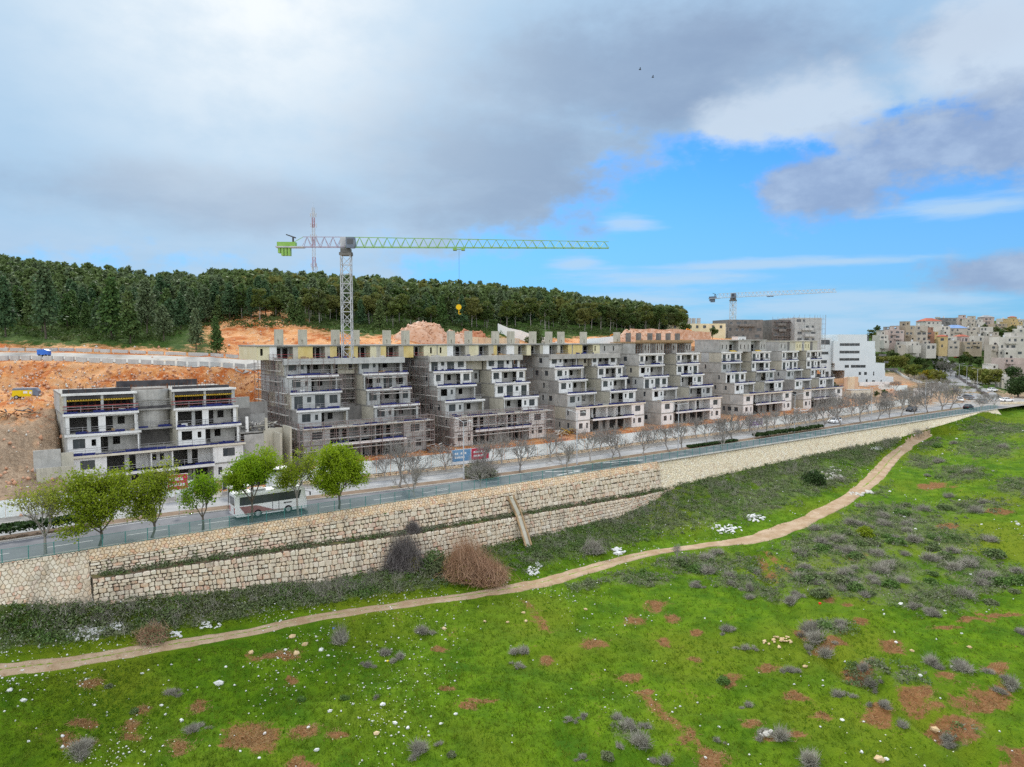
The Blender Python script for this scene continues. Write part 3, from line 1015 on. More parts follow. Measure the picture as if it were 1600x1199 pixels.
HO = 'h'
HC = {
    -500: [V(22.4, 0, 1, .6), V(30, 3, 1, .6), V(42, 9, 1, .5), Z(120, 12, 1), Z(132, 18, 1), Z(146, 19, 1), Z(152, 20.5, .6), Z(166, 24, 0), Z(330, 62), Z(480, 64), Z(1500, 30)],
    0: [V(22.4, 0, 1, .75), P(715, 97, 1, .8), P(637, 114, 1, .3), P(611, 127, 1), P(567, 135, 1), P(549, 150, 1), P(540, 156, .55), P(522, 170), P(424, 330), Z(480, 52), Z(1500, 30)],
    85: [V(22.4, 0, 1, .75), P(722, 99, 1, .85), P(640, 114, 1, .6), P(611, 127, 1), P(567, 136, 1), P(550, 150, 1), P(542, 156, .55), P(526, 170), P(436, 330), Z(480, 50), Z(1500, 30)],
    118: [V(22.4, 0, 1, .6), V(34, -1, 1, .8), V(56, -1, 1, .8), P(613, 130, 1), P(568, 137, 1), P(551, 150, 1), P(543, 156, .55), P(526, 170), P(440, 330), Z(480, 50), Z(1500, 30)],
    260: [V(22.0, 0, 1, .4), V(34, -1, 1, .8), V(56, -1, 1, .8), P(613, 136, 1), P(573, 143, 1), P(556, 153, 1), P(546, 160, .5), P(528, 172), P(454, 330), Z(480, 48), Z(1500, 30)],
    330: [V(21.4, 0, 1, .4), V(34, -1, 1, .8), V(56, -1, 1, .8), P(613, 142, 1), P(576, 147, 1), P(560, 155, 1), P(553, 162, .4), P(512, 188, .62), P(456, 330), Z(480, 47), Z(1500, 30)],
    385: [V(20.8, 0, 1, .4), V(34, -.5, 1, .9), V(56, -.5, 1, .8), P(613, 147, 1), P(577, 151, 1), P(563, 159, 1), P(556, 165, 1), P(503, 192, .85), P(456, 330), Z(480, 47), Z(1500, 30)],
    430: [V(20, .1, 1, .3), V(34, .4, 1, .6), V(53, .4, 1, .8), V(58, 14, 1), P(577, 151, 1), P(563, 159, 1), P(552, 166, 1), P(503, 190, .75), P(458, 330), Z(480, 46), Z(1500, 30)],
    560: [V(18.2, .1, 1, .2), V(34, .4, 1, .4), V(53, .4, 1, .8), V(58, 17, 1), P(554, 159, 1), P(546, 165, 1), P(534, 175, .9), P(516, 195, .1), P(464, 330), Z(480, 44), Z(1500, 30)],
    700: [V(16.4, .1, 1, .1), V(34, .4, 1, .4), V(53, .4, 1, .8), V(58, 17, 1), P(548, 174, 1), P(541, 180, 1), P(531, 190, .75), P(515, 207, 0), P(474, 335), Z(480, 42), Z(1500, 28)],
    850: [V(16.4, .1, 1, 0), V(34, .4, 1, .4), V(53, .4, 1, .8), V(58, 17, 1), P(545, 188, 1), P(540, 195, .8), P(532, 203, .5), P(519, 216, 0), P(485, 345), Z(480, 38), Z(1500, 28)],
    960: [V(16.9, .1, 1, 0), V(34, .4, 1, .4), V(53, .4, 1, .8), V(58, 17, 1), P(542, 202, 1), P(538, 208, 1), P(531, 218, .9), P(521, 240, .2), P(502, 360), Z(480, 33), Z(1500, 24)],
    1060: [V(16.6, .1, 1, 0), V(34, .4, 1, .4), V(53, .4, 1, .8), V(58, 17, 1), P(541, 214, 1), P(537, 222, 1), P(529, 234, 1), P(522, 264, .4), P(514, 380), Z(480, 27), Z(1500, 18)],
    1150: [V(16.4, .1, 1, 0), V(34, .4, 1, .4), V(53, .4, 1, .8), V(58, 17, 1), P(541, 226, 1), P(538, 236, 1), P(533, 252, .8), P(531, 284, .5), P(528, 400), Z(480, 22), Z(1500, 15)],
    1250: [V(16.4, .1, 1, .2), V(34, .4, 1, .4), V(53, .4, 1, .8), V(58, 15, 1), P(547, 246, 1), P(545, 256, 1), P(543, 268, .8), P(543, 296, .5), P(540, 400), Z(480, 18), Z(1500, 15)],
    1292: [V(16.4, .1, 1, .3), V(34, .4, 1, .4), V(50, .5, 1, .8), Z(290, .7, 1, .6), Z(300, 1.6, 1, .5), Z(315, 1.8, .8, .3), Z(342, 2.4, .5), P(560, 400), P(541, 480), Z(580, 24), Z(1500, 15)],
    1318: [V(16.8, .1, 1, .4), V(33, .3, 1, .5), V(47, .5, 1, .5), Z(276, .7, 1, .6), Z(292, 1.6, 1, .5), Z(312, 1.8, .8, .6), Z(342, 2.4, .5), P(560, 400), P(541, 480), Z(580, 24), Z(1500, 15)],
    1400: [V(17.6, .1, 1, .6), V(27, .1, 1, .6), V(42, .3, .8, .7), Z(290, .6, .6, .8), Z(310, 1.4, .8, .4), Z(335, 3.2, .8, .65), P(576, 378, .3, .6), P(557, 412), P(537, 520), P(520, 640), Z(1500, 15)],
    1480: [V(17, 0, .9, .8), Z(256, .05, .8, .9), Z(276, .1, .6, .9), Z(302, .3, .5, .8), Z(350, 1.0, .3, .8), Z(414, 1.6, .1, .8), P(566, 445), P(551, 470), P(511, 570), P(502, 680), Z(1500, 20)],
    1600: [Z(240, -.12, .3, .9), Z(256, 0, .8, .9), Z(276, .1, .6, .9), Z(302, .5, .3, .8), P(604, 324), P(590, 352), P(577, 384), P(557, 432), P(512, 600), P(500, 720), Z(1500, 20)],
    1800: [Z(246, -.12, .3, .9), Z(262, 0, .8, .9), Z(282, .1, .6, .9), Z(306, .5, .3, .8), P(602, 328), P(588, 356), P(575, 390), P(555, 440), P(512, 600), P(500, 720), Z(1500, 20)],
    2800: [Z(262, -.12, .3, .9), Z(276, 0, .8, .9), Z(292, .1, .6, .9), Z(316, .5, .3, .8), P(600, 338), P(586, 366), P(573, 400), P(553, 450), P(512, 600), P(500, 720), Z(1500, 20)],
}


def kn_world(px, k):
    if k[0] == 'p':
        return k[2], atY(px, k[1], k[2])[2], k[3], k[4]
    if k[0] == 'v':
        return Yat(px, k[1]), k[2], k[3], k[4]
    return k[1], k[2], k[3], k[4]


hk = sorted(HC)
HPX = np.concatenate([np.arange(-500, -20, 16), np.arange(-20, 1620, 4), np.arange(1620, 2801, 20)])
HSEG = [16, 16, 26, 30, 22, 10, 20, 50, 12, 8]
HT = np.concatenate([k + np.arange(n) / n for k, n in enumerate(HSEG)] + [[float(len(HSEG))]])
hy, hz_, hs, hb = [], [], [], []
for px in HPX:
    j = max(0, min(len(hk) - 2, int(np.searchsorted(hk, px, side='right')) - 1))
    t_ = (px - hk[j]) / (hk[j + 1] - hk[j])
    rows = []
    for a, b in zip(HC[hk[j]], HC[hk[j + 1]]):
        A_, B_ = np.array(kn_world(px, a)), np.array(kn_world(px, b))
        rows.append(A_ + (B_ - A_) * t_)
    rows = np.array(rows)
    rows[:, 0] = np.maximum.accumulate(rows[:, 0] + np.arange(len(rows)) * 1e-3)
    for lst, c_ in zip((hy, hz_, hs, hb), range(4)):
        lst.append(np.interp(HT, range(len(rows)), rows[:, c_]))
HY, HZ, HS, HB_ = map(np.array, (hy, hz_, hs, hb))
HX = HY * ((HPX[:, None] - 800) / 1110 / math.cos(PITCH))
HZ = np.where(HT[None, :] > 2.2, smooth(HZ, 0, 2, 1), HZ)
amp = np.interp(HT, [0, .3, 1, 2, 2.1, 3, 4, 4.2, 5, 5.3, 7, 8, 10], [0, .5, .3, .3, 1.0, 1.5, .5, .05, .05, .5, .8, 2, 4])[None, :]
lft = np.clip((110 - HPX) / 30, 0, 1)[:, None] * np.interp(HT, [0, .3, 1.7, 2, 10], [0, 1, 1, 0, 0])[None, :]
HZ = HZ + (fbm(HX * .15, HY * .15, 4, 31) - .5) * 2.0 * (amp + lft * 2.6) + (fbm(HX * .8, HY * .8, 3, 37) - .5) * 1.2 * np.minimum(amp + lft, 1)
hme = npmesh('hillside', np.stack([HX, HY, HZ], -1).reshape(-1, 3), grid_faces(*HX.shape)[:, ::-1], M['hill'], smooth=True)
for nm, arr in (('soil', HS), ('brown', HB_)):
    a_ = hme.attributes.new(nm, 'FLOAT', 'POINT')
    a_.data.foreach_set('value', arr.astype(np.float32).ravel())
structure('hillside', hme)
HBV = bvh_of(np.stack([HX, HY, HZ], -1).reshape(-1, 3), grid_faces(*HX.shape))


def hz(x, y, default=0.0):
    h_ = HBV.ray_cast(Vector((x, y, 400)), Vector((0, 0, -1)))[0]
    return h_.z if h_ else default


def hxY(px, Y):
    """ground point of the far side at an azimuth and a depth"""
    x = Y * (px - 800) / 1110 / math.cos(PITCH)
    return Vector((x, Y, hz(x, Y)))


g = MB()
g.add([(-6000, -3000, -15), (6000, -3000, -15), (6000, 9000, -15), (-6000, 9000, -15)], [(0, 1, 2, 3)])
structure('ground', g.mesh('ground', M['ground_far']))


# ------------------------------------------------------------------ roads, median, pavement
def strip(name, f0, f1, z, mat, s0=-80, s1=268, step=2.0, nj=3):
    ss = np.arange(s0, s1 + .01, step)
    vs = []
    for s in ss:
        for j in range(nj):
            v = f0(s) + (f1(s) - f0(s)) * j / (nj - 1)
            vs.append(tuple(rw(s, v, z)))
    return structure(name, npmesh(name, np.array(vs), grid_faces(len(ss), nj)[:, ::-1], mat))


strip('verge', lambda s: 0.35, lambda s: E_HOARD(s) + 0.6, -0.02, M['sidewalk'], s1=334)
strip('near_road', E_NEAR0, E_NEAR1, 0.0, M['asphalt'])
strip('far_road', E_FAR0, E_FAR1, 0.0, M['asphalt_old'])


def kerb_line(name, f, wdt, z0, z1, mat, s0=-80, s1=255, step=4.0):
    ss = np.arange(s0, s1 + .01, step)
    pv = []
    for s in ss:
        for dv, z in ((0, z0), (0, z1), (wdt, z1), (wdt, z0)):
            pv.append(tuple(rw(s, f(s) + dv, z)))
    return structure(name, npmesh(name, np.array(pv), grid_faces(len(ss), 4), mat))


m_med = mottled('median_soil', (0.12, 0.075, 0.045), (0.19, 0.13, 0.085), 0.5, c3=(0.16, 0.17, 0.05))
strip('median', lambda s: E_NEAR1(s) + .16, lambda s: E_FAR0(s) - .16, 0.13, m_med, s1=250, nj=5)
kerb_line('median_kerb', E_NEAR1, 0.16, -0.01, 0.15, M['kerb'])
kerb_line('median_kerb', lambda s: E_FAR0(s) - .16, 0.16, -0.01, 0.15, M['kerb'])
kerb_line('pavement_kerb', E_FAR1, 0.16, -0.01, 0.14, M['kerb'])
strip('pavement', lambda s: E_FAR1(s) + .16, lambda s: E_HOARD(s) + .4, 0.12, M['sidewalk'])
kerb_line('pavement_kerb', lambda s: 1.14, 0.16, -0.01, 0.10, M['kerb'])


def paint_strip(mb, f, wd, s0, s1, z):
    n = max(2, int((s1 - s0) / 2) + 1)
    for k in range(n - 1):
        a, b = s0 + (s1 - s0) * k / (n - 1), s0 + (s1 - s0) * (k + 1) / (n - 1)
        mb.add([tuple(rw(a, f(a), z)), tuple(rw(b, f(b), z)), tuple(rw(b, f(b) + wd, z)), tuple(rw(a, f(a) + wd, z))], [(0, 1, 2, 3)])


mk = MB()
for s in np.arange(-70, 52, 7.5):
    paint_strip(mk, lambda q: E_NEAR0(q) + (E_NEAR1(q) - E_NEAR0(q)) * 0.36, 0.16, s, s + 4.2, 0.008)
paint_strip(mk, lambda q: E_NEAR1(q) - .45, 0.13, -70, 20, 0.008)
for s in np.arange(52, 250, 9):
    paint_strip(mk, lambda q: E_NEAR0(q) + (E_NEAR1(q) - E_NEAR0(q)) * 0.5, 0.13, s, s + 3, 0.008)
for s in np.arange(-70, 250, 9):
    paint_strip(mk, lambda q: E_FAR0(q) + (E_FAR1(q) - E_FAR0(q)) * 0.5, 0.13, s, s + 3, 0.008)
structure('road_markings', mk.mesh('road_markings', M['paint']))
# fresh dark asphalt patch with a white chevron on the near carriageway
mk = MB()
paint_strip(mk, lambda q: E_NEAR0(q) + .5, 4.2, 76, 94, 0.004)
structure('road_patch', mk.mesh('road_patch', M['asphalt_dark']))
mk = MB()
for a, b in ((rw(74.5, 5.6, .012), rw(80, 2.6, .012)), (rw(80, 2.6, .012), rw(74, 2.0, .012)), (rw(88, 5.7, .012), rw(96, 3.6, .012))):
    d = (b - a).normalized()
    nrm = Vector((-d.y, d.x, 0)) * 0.22
    mk.add([tuple(a - nrm), tuple(b - nrm), tuple(b + nrm), tuple(a + nrm)], [(0, 1, 2, 3)])
structure('road_markings', mk.mesh('chevron', M['paint']))


def draped_road(name, pts, width, mat, lift=0.12, nj=5, sub=8, level=True):
    p = cr_interp(np.array(pts, float), np.linspace(0, len(pts) - 1, (len(pts) - 1) * sub + 1))
    vs = []
    for i in range(len(p)):
        t = p[min(i + 1, len(p) - 1)] - p[max(i - 1, 0)]
        t /= np.linalg.norm(t)
        nr = np.array([-t[1], t[0]])
        zs = []
        for j in range(nj):
            q = p[i] + nr * ((j / (nj - 1)) - .5) * width
            zs.append((q, hz(q[0], q[1], 0)))
        zm = max(z for _, z in zs)
        for q, z in zs:
            vs.append((q[0], q[1], (zm if level else z) + lift))
    return structure(name, npmesh(name, np.array(vs), grid_faces(len(p), nj)[:, ::-1], mat, smooth=True))


def xy(px, py, Y):
    q = atY(px, py, Y)
    return (q[0], q[1])


draped_road('side_street', [xy(1543, 622.5, 256), xy(1535, 620, 268), xy(1518, 611, 300), xy(1493, 594, 375), xy(1474, 583, 430), xy(1452, 572, 470)], 13, M['asphalt_old'], level=False, nj=9)
east = [xy(1540, 626, 256), xy(1600, 625, 254), xy(1700, 625, 255), xy(1900, 622, 262), xy(2300, 618, 274)]
draped_road('east_road', east, 13, M['asphalt_old'], lift=0.10, level=False)
# gravel road above the cut, climbing to the left
draped_road('gravel_road', [xy(-420, 552, 142), xy(-200, 553, 143), xy(0, 555, 143.5), xy(120, 557, 144.5), xy(260, 562, 148.5), xy(330, 566, 151.5), xy(400, 571, 155.5), xy(450, 573, 159)], 9, M['gravel'], lift=0.10, nj=9, level=False)


# ------------------------------------------------------------------ retaining walls
def s_at(px, v):
    Y = Yat(px, v)
    return to_sv((Y * (px - 800) / 1110 / math.cos(PITCH), Y))[0]


def hexes(W, H, cell, rng, jit=0.28):
    """jittered hexagon tiling of a W x H rectangle: lists of corner points"""
    r = cell / math.sqrt(3)
    def vkey(x, y):
        return (round(x * 1000), round(y * 1000))
    cache = {}
    def vj(x, y):
        k = vkey(x, y)
        if k not in cache:
            cache[k] = (x + (rng.random() - .5) * 2 * jit * r, y + (rng.random() - .5) * 2 * jit * r)
        return cache[k]
    out = []
    row = 0
    y = 0.0
    while y < H + r:
        x = (cell / 2 if row % 2 else 0.0)
        while x < W + cell:
            pts = []
            for k in range(6):
                a = math.pi / 6 + k * math.pi / 3
                px_, py_ = vj(x + r * math.cos(a), y + r * math.sin(a))
                pts.append((min(max(px_, 0), W), min(max(py_, 0), H)))
            ar = 0
            for k in range(6):
                x1, y1 = pts[k]
                x2, y2 = pts[(k + 1) % 6]
                ar += x1 * y2 - x2 * y1
            if ar > 0.15 * cell * cell:
                out.append(pts)
            x += cell
        y += 1.5 * r
        row += 1
    return out


def stone_geo(pts, depth, gap, rng):
    """polygon (a,b) -> little bevelled stone; coordinates (a, b, outward)"""
    n = len(pts)
    cx, cy = sum(p[0] for p in pts) / n, sum(p[1] for p in pts) / n
    sz = max(1e-3, max(math.hypot(p[0] - cx, p[1] - cy) for p in pts))
    k0 = max(.3, 1 - gap / sz)
    k1 = k0 * (0.72 + 0.1 * rng.random())
    tx, ty = (rng.random() - .5) * .3, (rng.random() - .5) * .3
    vs = []
    for k, dd in ((k0, -0.10), (k0, depth * .55), (k1, depth)):
        for x, y in pts:
            ox, oy = (x - cx) * k, (y - cy) * k
            vs.append((cx + ox, cy + oy, dd + (tx * ox + ty * oy if dd > 0 else 0)))
    fs = []
    for r_ in (0, n):
        for i in range(n):
            fs.append((r_ + i, r_ + (i + 1) % n, r_ + n + (i + 1) % n, r_ + n + i))
    fs.append(tuple(range(2 * n, 3 * n)))
    return vs, fs


def wall_map(s0, top, bot):
    """(a along, b up from the foot fraction) mapping of a battered face between two curves: top(s)->(v,z), bot(s)->(v,z)"""
    def mp(a, t, o):
        s = s0 + a
        tv, tz = top(s)
        bv, bz = bot(s)
        v = bv + (tv - bv) * t
        z = bz + (tz - bz) * t
        sl = math.atan2(tv - bv, max(.05, tz - bz))
        return rw(s, v - o * math.cos(sl), z + o * math.sin(sl))
    return mp


def build_stones(parent, mp, polys, H, depth, gap, mat, limit, rng, near_s):
    """largest (nearest) stones as objects, the rest joined"""
    geos = []
    for pts in polys:
        vs, fs = stone_geo(pts, depth * (.6 + .8 * rng.random()), gap, rng)
        wv = [tuple(mp(x, y / H, o)) for x, y, o in vs]
        c_ = np.mean(wv, axis=0)
        n = len(pts)
        ar = 0
        for k in range(n):
            x1, y1 = pts[k]
            x2, y2 = pts[(k + 1) % n]
            ar += x1 * y2 - x2 * y1
        geos.append((abs(ar) / ((c_ - CC) @ (c_ - CC)), wv, fs, c_))
    geos.sort(key=lambda q: -q[0])
    for q in geos[:limit]:
        me = bpy.data.meshes.new('stone')
        me.from_pydata([tuple(np.array(p) - q[3]) for p in q[1]], [], q[2])
        me.materials.append(mat)
        link('stone', me, parent, tuple(q[3]))
    if len(geos) > limit:
        mb = MB()
        for q in geos[limit:]:
            mb.add(q[1], q[2])
        tag(link('stonework', mb.mesh('stonework', mat), parent), kind='stuff')


def courses(W, Hf, hrow, wmin, wmax, rng):
    """coursed rough blocks: (a0,a1,t0,t1) as polygons with chamfer-like jitter; heights follow the fraction of the wall height H"""
    out = []
    b = 0.0
    while b < Hf - .12:
        h = min(hrow * (.68 + .68 * rng.random()), Hf - b)
        if Hf - b - h < .15:
            h = Hf - b
        x = -rng.random() * wmax
        while x < W:
            wd = wmin + (wmax - wmin) * rng.random() ** 1.4
            x0, x1 = max(0, x), min(W, x + wd)
            if x1 - x0 > .15:
                j = lambda q: (rng.random() - .5) * 3 * q
                c_ = .07
                y0, y1 = b, b + h
                out.append([(x0 + c_ + j(.03), y0 + j(.04)), (x1 - c_ + j(.03), y0 + j(.04)), (x1, y0 + c_ + j(.04)), (x1 + j(.02), y1 - c_ + j(.05)),
                            (x1 - c_ * 1.4 + j(.05), y1 + j(.04)), (x0 + c_ * 1.4 + j(.05), y1 + j(.04)), (x0 + j(.02), y1 - c_ + j(.05)), (x0, y0 + c_ + j(.04))])
            x += wd
        b += h
    return out


def face_sheet(name, parent, s0, s1, top, bot, mat, back=0.0, n=60, m=6, wob=0.0):
    mp = wall_map(s0, top, bot)
    vs = []
    for i in range(n + 1):
        for j in range(m + 1):
            a = (s1 - s0) * i / n
            o = -back + wob * (float(vnoise(np.array([a * .8]), np.array([j * .9]), 4)[0]) - .5)
            vs.append(tuple(mp(a, j / m, o)))
    # give the wall a body: a back sheet 0.8 m behind
    nb = len(vs)
    for i in range(n + 1):
        for j in range(m + 1):
            vs.append(tuple(mp((s1 - s0) * i / n, j / m, -back - .8)))
    fs = grid_faces(n + 1, m + 1).tolist()
    fs += [[a + nb for a in q][::-1] for q in fs]
    for i in range(n):
        a, b = i * (m + 1) + m, (i + 1) * (m + 1) + m
        fs.append([a, b, b + nb, a + nb])
    for i in (0, n):
        for j in range(m):
            a, b = i * (m + 1) + j, i * (m + 1) + j + 1
            fs.append([a, b, b + nb, a + nb])
    return link(name, npmesh(name, np.array(vs), np.array(fs), mat), parent)


sA = s_at(131, -1.0)
sC0 = s_at(1034, -0.5)
sC1 = s_at(1566, -0.6)


def foot_fn(v):
    def f_(s):
        p = rw(s, v)
        return (v, fz(p.x, p.y, -5) - .25)
    return f_


_lg = []
for px, py in ((-100, 925), (133, 905), (400, 867), (605, 840), (670, 831), (800, 809), (1000, 776), (1060, 765), (1150, 752)):
    Y = Yat(px, -2.2)
    q = atY(px, py, Y)
    _lg.append((to_sv(q)[0], q[2]))
ledge_z = lambda s: float(np.interp(s, [a for a, _ in _lg], [b for _, b in _lg]))
rs = random.Random(3)

# the plain rubble wall at the near end
wA = thing('rubble_retaining_wall', 'pale pink rubble retaining wall with flush mortar below the near end of the fence', 'retaining wall', rw(0, 0, 0))
wA.location = (0, 0, 0)
topA = lambda s: (0.55, 0.10)
botA = foot_fn(-1.5)
face_sheet('mortar_bed', wA, -45, sA, topA, botA, M['mortar'], back=0.03)
HA = 4.6
build_stones(wA, wall_map(-45, topA, botA), [p for p in hexes(45 + sA, HA, 0.42, rs, .48)], HA, 0.09, 0.035, M['stone'], 290, rs, 0)

# stepped dry-stone wall: upper tier with a rubble parapet, then the lower tier
wB = thing('upper_stone_wall', 'long upper tier of brown stone blocks between the road fence and the weedy ledge', 'retaining wall')
topP = lambda s: (0.55, 0.10)
midP = lambda s: (-0.25, -0.95)
botB = lambda s: (-0.75, ledge_z(s) - .25)
face_sheet('backing', wB, sA, sC0, midP, botB, M['backing'], back=0.06)
face_sheet('parapet_bed', wB, sA, sC0, topP, midP, M['mortar'], back=0.05)
LB = sC0 - sA
build_stones(wB, wall_map(sA, midP, botB), courses(LB, 2.2, .44, .4, 1.15, rs), 2.2, 0.22, 0.042, M['stone'], 290, rs, 0)
wP = thing('parapet_rubble', 'sloping band of loose orange rubble topping the stepped stone wall', 'stone parapet')
build_stones(wP, wall_map(sA, topP, midP), hexes(LB, 1.3, 0.42, rs, .4), 1.3, 0.11, 0.03, M['stone_warm'], 290, rs, 0)
wL = thing('lower_stone_wall', 'lower tier of squared pale stone courses standing in the green scrub', 'retaining wall')
sL1 = s_at(1062, -2.2)
topL = lambda s: (-2.2 + 1.1 * max(0, (s - sL1 + 9) / 9), ledge_z(s))
def botL(s):
    v = -WALL_PY + 1.2 * max(0, (s - sL1 + 9) / 9)
    p = rw(s, v)
    return (v, min(ledge_z(s) - .05, fz(p.x, p.y, -6) - .25))
face_sheet('backing', wL, sA, sL1, topL, botL, M['backing'], back=0.06)
build_stones(wL, wall_map(sA, topL, botL), courses(sL1 - sA, 3.0, .40, .35, .95, rs), 3.0, 0.21, 0.038, M['stone'], 290, rs, 0)
# soil on the ledge
vs = []
ss = np.arange(sA, sL1, 1.0)
for s in ss:
    for v, dz_ in ((-0.5, .02), (-1.2, .05), (-2.25 + 1.0 * max(0, (s - sL1 + 9) / 9), -.05)):
        vs.append(tuple(rw(s, v, ledge_z(s) + dz_)))
structure('ledge_ground', npmesh('ledge_ground', np.array(vs), grid_faces(len(ss), 3), m_med))
# smooth-faced wall further on
wC = thing('pale_retaining_wall', 'long cream retaining wall of fine fitted rubble running to the junction', 'retaining wall')
botC = foot_fn(-1.0)
face_sheet('facing', wC, sC0 + .02, sC1, topA, lambda s: (-1.0, min(-.4, botC(s)[1])), M['facing'], n=220, m=10, wob=.10)
k_ = MB()
for a in np.arange(sC0, sC1 - 2, 4.0):
    p = [rw(a + .03, .18, .03), rw(a + 3.97, .18, .03), rw(a + 3.97, .72, .03), rw(a + .03, .72, .03)]
    k_.add([tuple(q) for q in p] + [(q.x, q.y, .17) for q in p], [(4, 5, 6, 7), (0, 1, 5, 4), (1, 2, 6, 5), (2, 3, 7, 6), (3, 0, 4, 7)])
link('coping', k_.mesh('coping', M['kerb']), wC)

# concrete stair chute down the stepped wall
p0 = hit(FB, 826, 856) or Vector(gz(826, 856, -8))
s_ch = s_at(800, -.6)
ch = thing('drainage_chute', 'brown concrete drainage chute running down the stepped wall beside the big dry bush', 'drain chute')
mb = MB()
tops = rw(s_ch - .2, -0.4, -1.3)
l1 = rw(s_ch + .1, -2.1, ledge_z(s_ch) + .35)
bt = Vector(p0) + Vector((0, 0, .25))
for off, nm in ((-.5, 'side_wall'), (.5, 'side_wall')):
    mb = MB()
    o = Vector((UU[0], UU[1], 0)) * off
    for a, b in ((tops + o, l1 + o), (l1 + o, bt + o)):
        mb.tube(a, b, .17, .17, 4)
    link(nm, mb.mesh('chute_side', M['wood']), ch)
mb = MB()
for a, b in ((tops, l1), (l1, bt)):
    o = Vector((UU[0], UU[1], 0)) * .40
    up = Vector((0, 0, -.12))
    mb.add([tuple(a - o + up), tuple(a + o + up), tuple(b + o + up), tuple(b - o + up)], [(0, 1, 2, 3)])
link('channel', mb.mesh('channel', M['concrete_tan']), ch)

# ------------------------------------------------------------------ fence on the wall
fe = thing('mesh_fence', 'long teal chain-link fence along the top of the stone retaining wall', 'fence')
pm = MB()
pm.tube((0, 0, 0), (0, 0, 1.42), .045, .045, 6)
post_me = pm.mesh('post', M['teal'])
fs_ = list(np.arange(-42, sC1 + 1, 2.15))
for s in fs_[:290]:
    link('post', post_me, fe, rw(s, .62, .05))
pn = MB()
pn.add([(0.03, 0, .08), (2.12, 0, .08), (2.12, 0, 1.36), (0.03, 0, 1.36)], [(0, 1, 2, 3)])
panel_me = pn.mesh('mesh_panel', M['chain_link'])
for s in fs_[:290]:
    link('mesh_panel', panel_me, fe, rw(s, .60, .05), ROT)
mb = MB()
for s in fs_[:-1]:
    mb.tube(rw(s, .62, 1.42), rw(s + 2.15, .62, 1.42), .022, .022, 4)
    mb.tube(rw(s, .62, .14), rw(s + 2.15, .62, .14), .018, .018, 4)
link('rail', mb.mesh('rail', M['teal']), fe)

# ------------------------------------------------------------------ white hoarding on its low stone wall
ho = thing('site_hoarding', 'long white sheet-metal hoarding on a low stone wall along the building site', 'hoarding')
pn = MB()
xs = np.linspace(0, 2.36, 13)
for i in range(12):   # folded sheet
    y = [0, .04][i % 2]
    pn.box(xs[i], xs[i + 1], y, y + .012, 0, 2.15)
pn.box(0, 2.36, .06, .10, .35, .43)
pn.box(0, 2.36, .06, .10, 1.65, 1.73)
hp_me = pn.mesh('hoarding_panel', M['hoarding'])
s = -46.0
s_end = s_at(1432, 18)
base_mb = MB()
while s < s_end:
    v = E_HOARD(s)
    a, b = rw(s, v, .12), rw(s + 2.4, E_HOARD(s + 2.4), .12)
    rz = math.atan2(b.y - a.y, b.x - a.x)
    skip = (s_at(250, 20) < s < s_at(342, 20) and s > s_at(300, 20)) or s_at(345, 19) < s < s_at(392, 19)
    zb = .12 if s < s_at(470, 20) else .62
    if not skip:
        link('hoarding_panel', hp_me, ho, (a.x, a.y, zb), rz + random.uniform(-.012, .012))
    if zb > .3:
        base_mb.add([tuple(rw(s + q, E_HOARD(s + q) + w_, z)) for q, w_, z in
                     ((0, -.28, .1), (2.4, -.28, .1), (2.4, .2, .1), (0, .2, .1), (0, -.22, .66), (2.4, -.22, .66), (2.4, .2, .66), (0, .2, .66))],
                    [(4, 5, 6, 7), (0, 1, 5, 4), (2, 3, 7, 6)])
    s += 2.4
link('footing', base_mb.mesh('footing', M['backing']), ho)
sw0, sw1 = s_at(475, 18), s_end
cw = thing('low_stone_wall', 'low wall of reddish brown stones under the white hoarding', 'low wall')
mpw = wall_map(sw0, lambda s: (E_HOARD(s) - .25, .64), lambda s: (E_HOARD(s) - .30, .06))
build_stones(cw, mpw, courses(sw1 - sw0, .58, .28, .3, .8, rs), .58, .07, .02, M['stone_warm'], 250, rs, 0)


def text_lines(mb, x0, x1, z0, z1, rows, y, rng, fill=.7):
    """rows of small raised letter blocks, too small in the photo to read"""
    h = (z1 - z0) / rows
    for r_ in range(rows):
        x = x0
        end = x0 + (x1 - x0) * (fill + .3 * rng.random())
        while x < end:
            wd = h * (.25 + .3 * rng.random())
            if rng.random() > .16:
                mb.box(x, min(x + wd, x1), y - .012, y, z0 + r_ * h + h * .22, z0 + r_ * h + h * .72)
            x += wd * 1.35


def banner(s, wid, hei, z, parts, label):
    a = rw(s, E_HOARD(s) - .06, z)
    b = rw(s + wid, E_HOARD(s + wid) - .06, z)
    t = thing('site_banner', label, 'banner', a, math.atan2(b.y - a.y, b.x - a.x))
    bk = MB()
    bk.box(0, wid, 0, .05, 0, hei)
    link('backing_board', bk.mesh('backing_board', M['sign_white']), t)
    for x0, x1, z0, z1, mat in parts:
        q = MB()
        q.box(x0 * wid, x1 * wid, -.03, -.004, z0 * hei, z1 * hei)
        link('print_field', q.mesh('print_field', mat), t)
        if x1 - x0 > .3 and z1 - z0 > .4:
            tx = MB()
            text_lines(tx, (x0 + .06) * wid, (x1 - .05) * wid, (z0 + .12) * hei, (z1 - .1) * hei, 2, -.034, rs)
            link('lettering', tx.mesh('lettering', M['sign_white']), t)
    return t


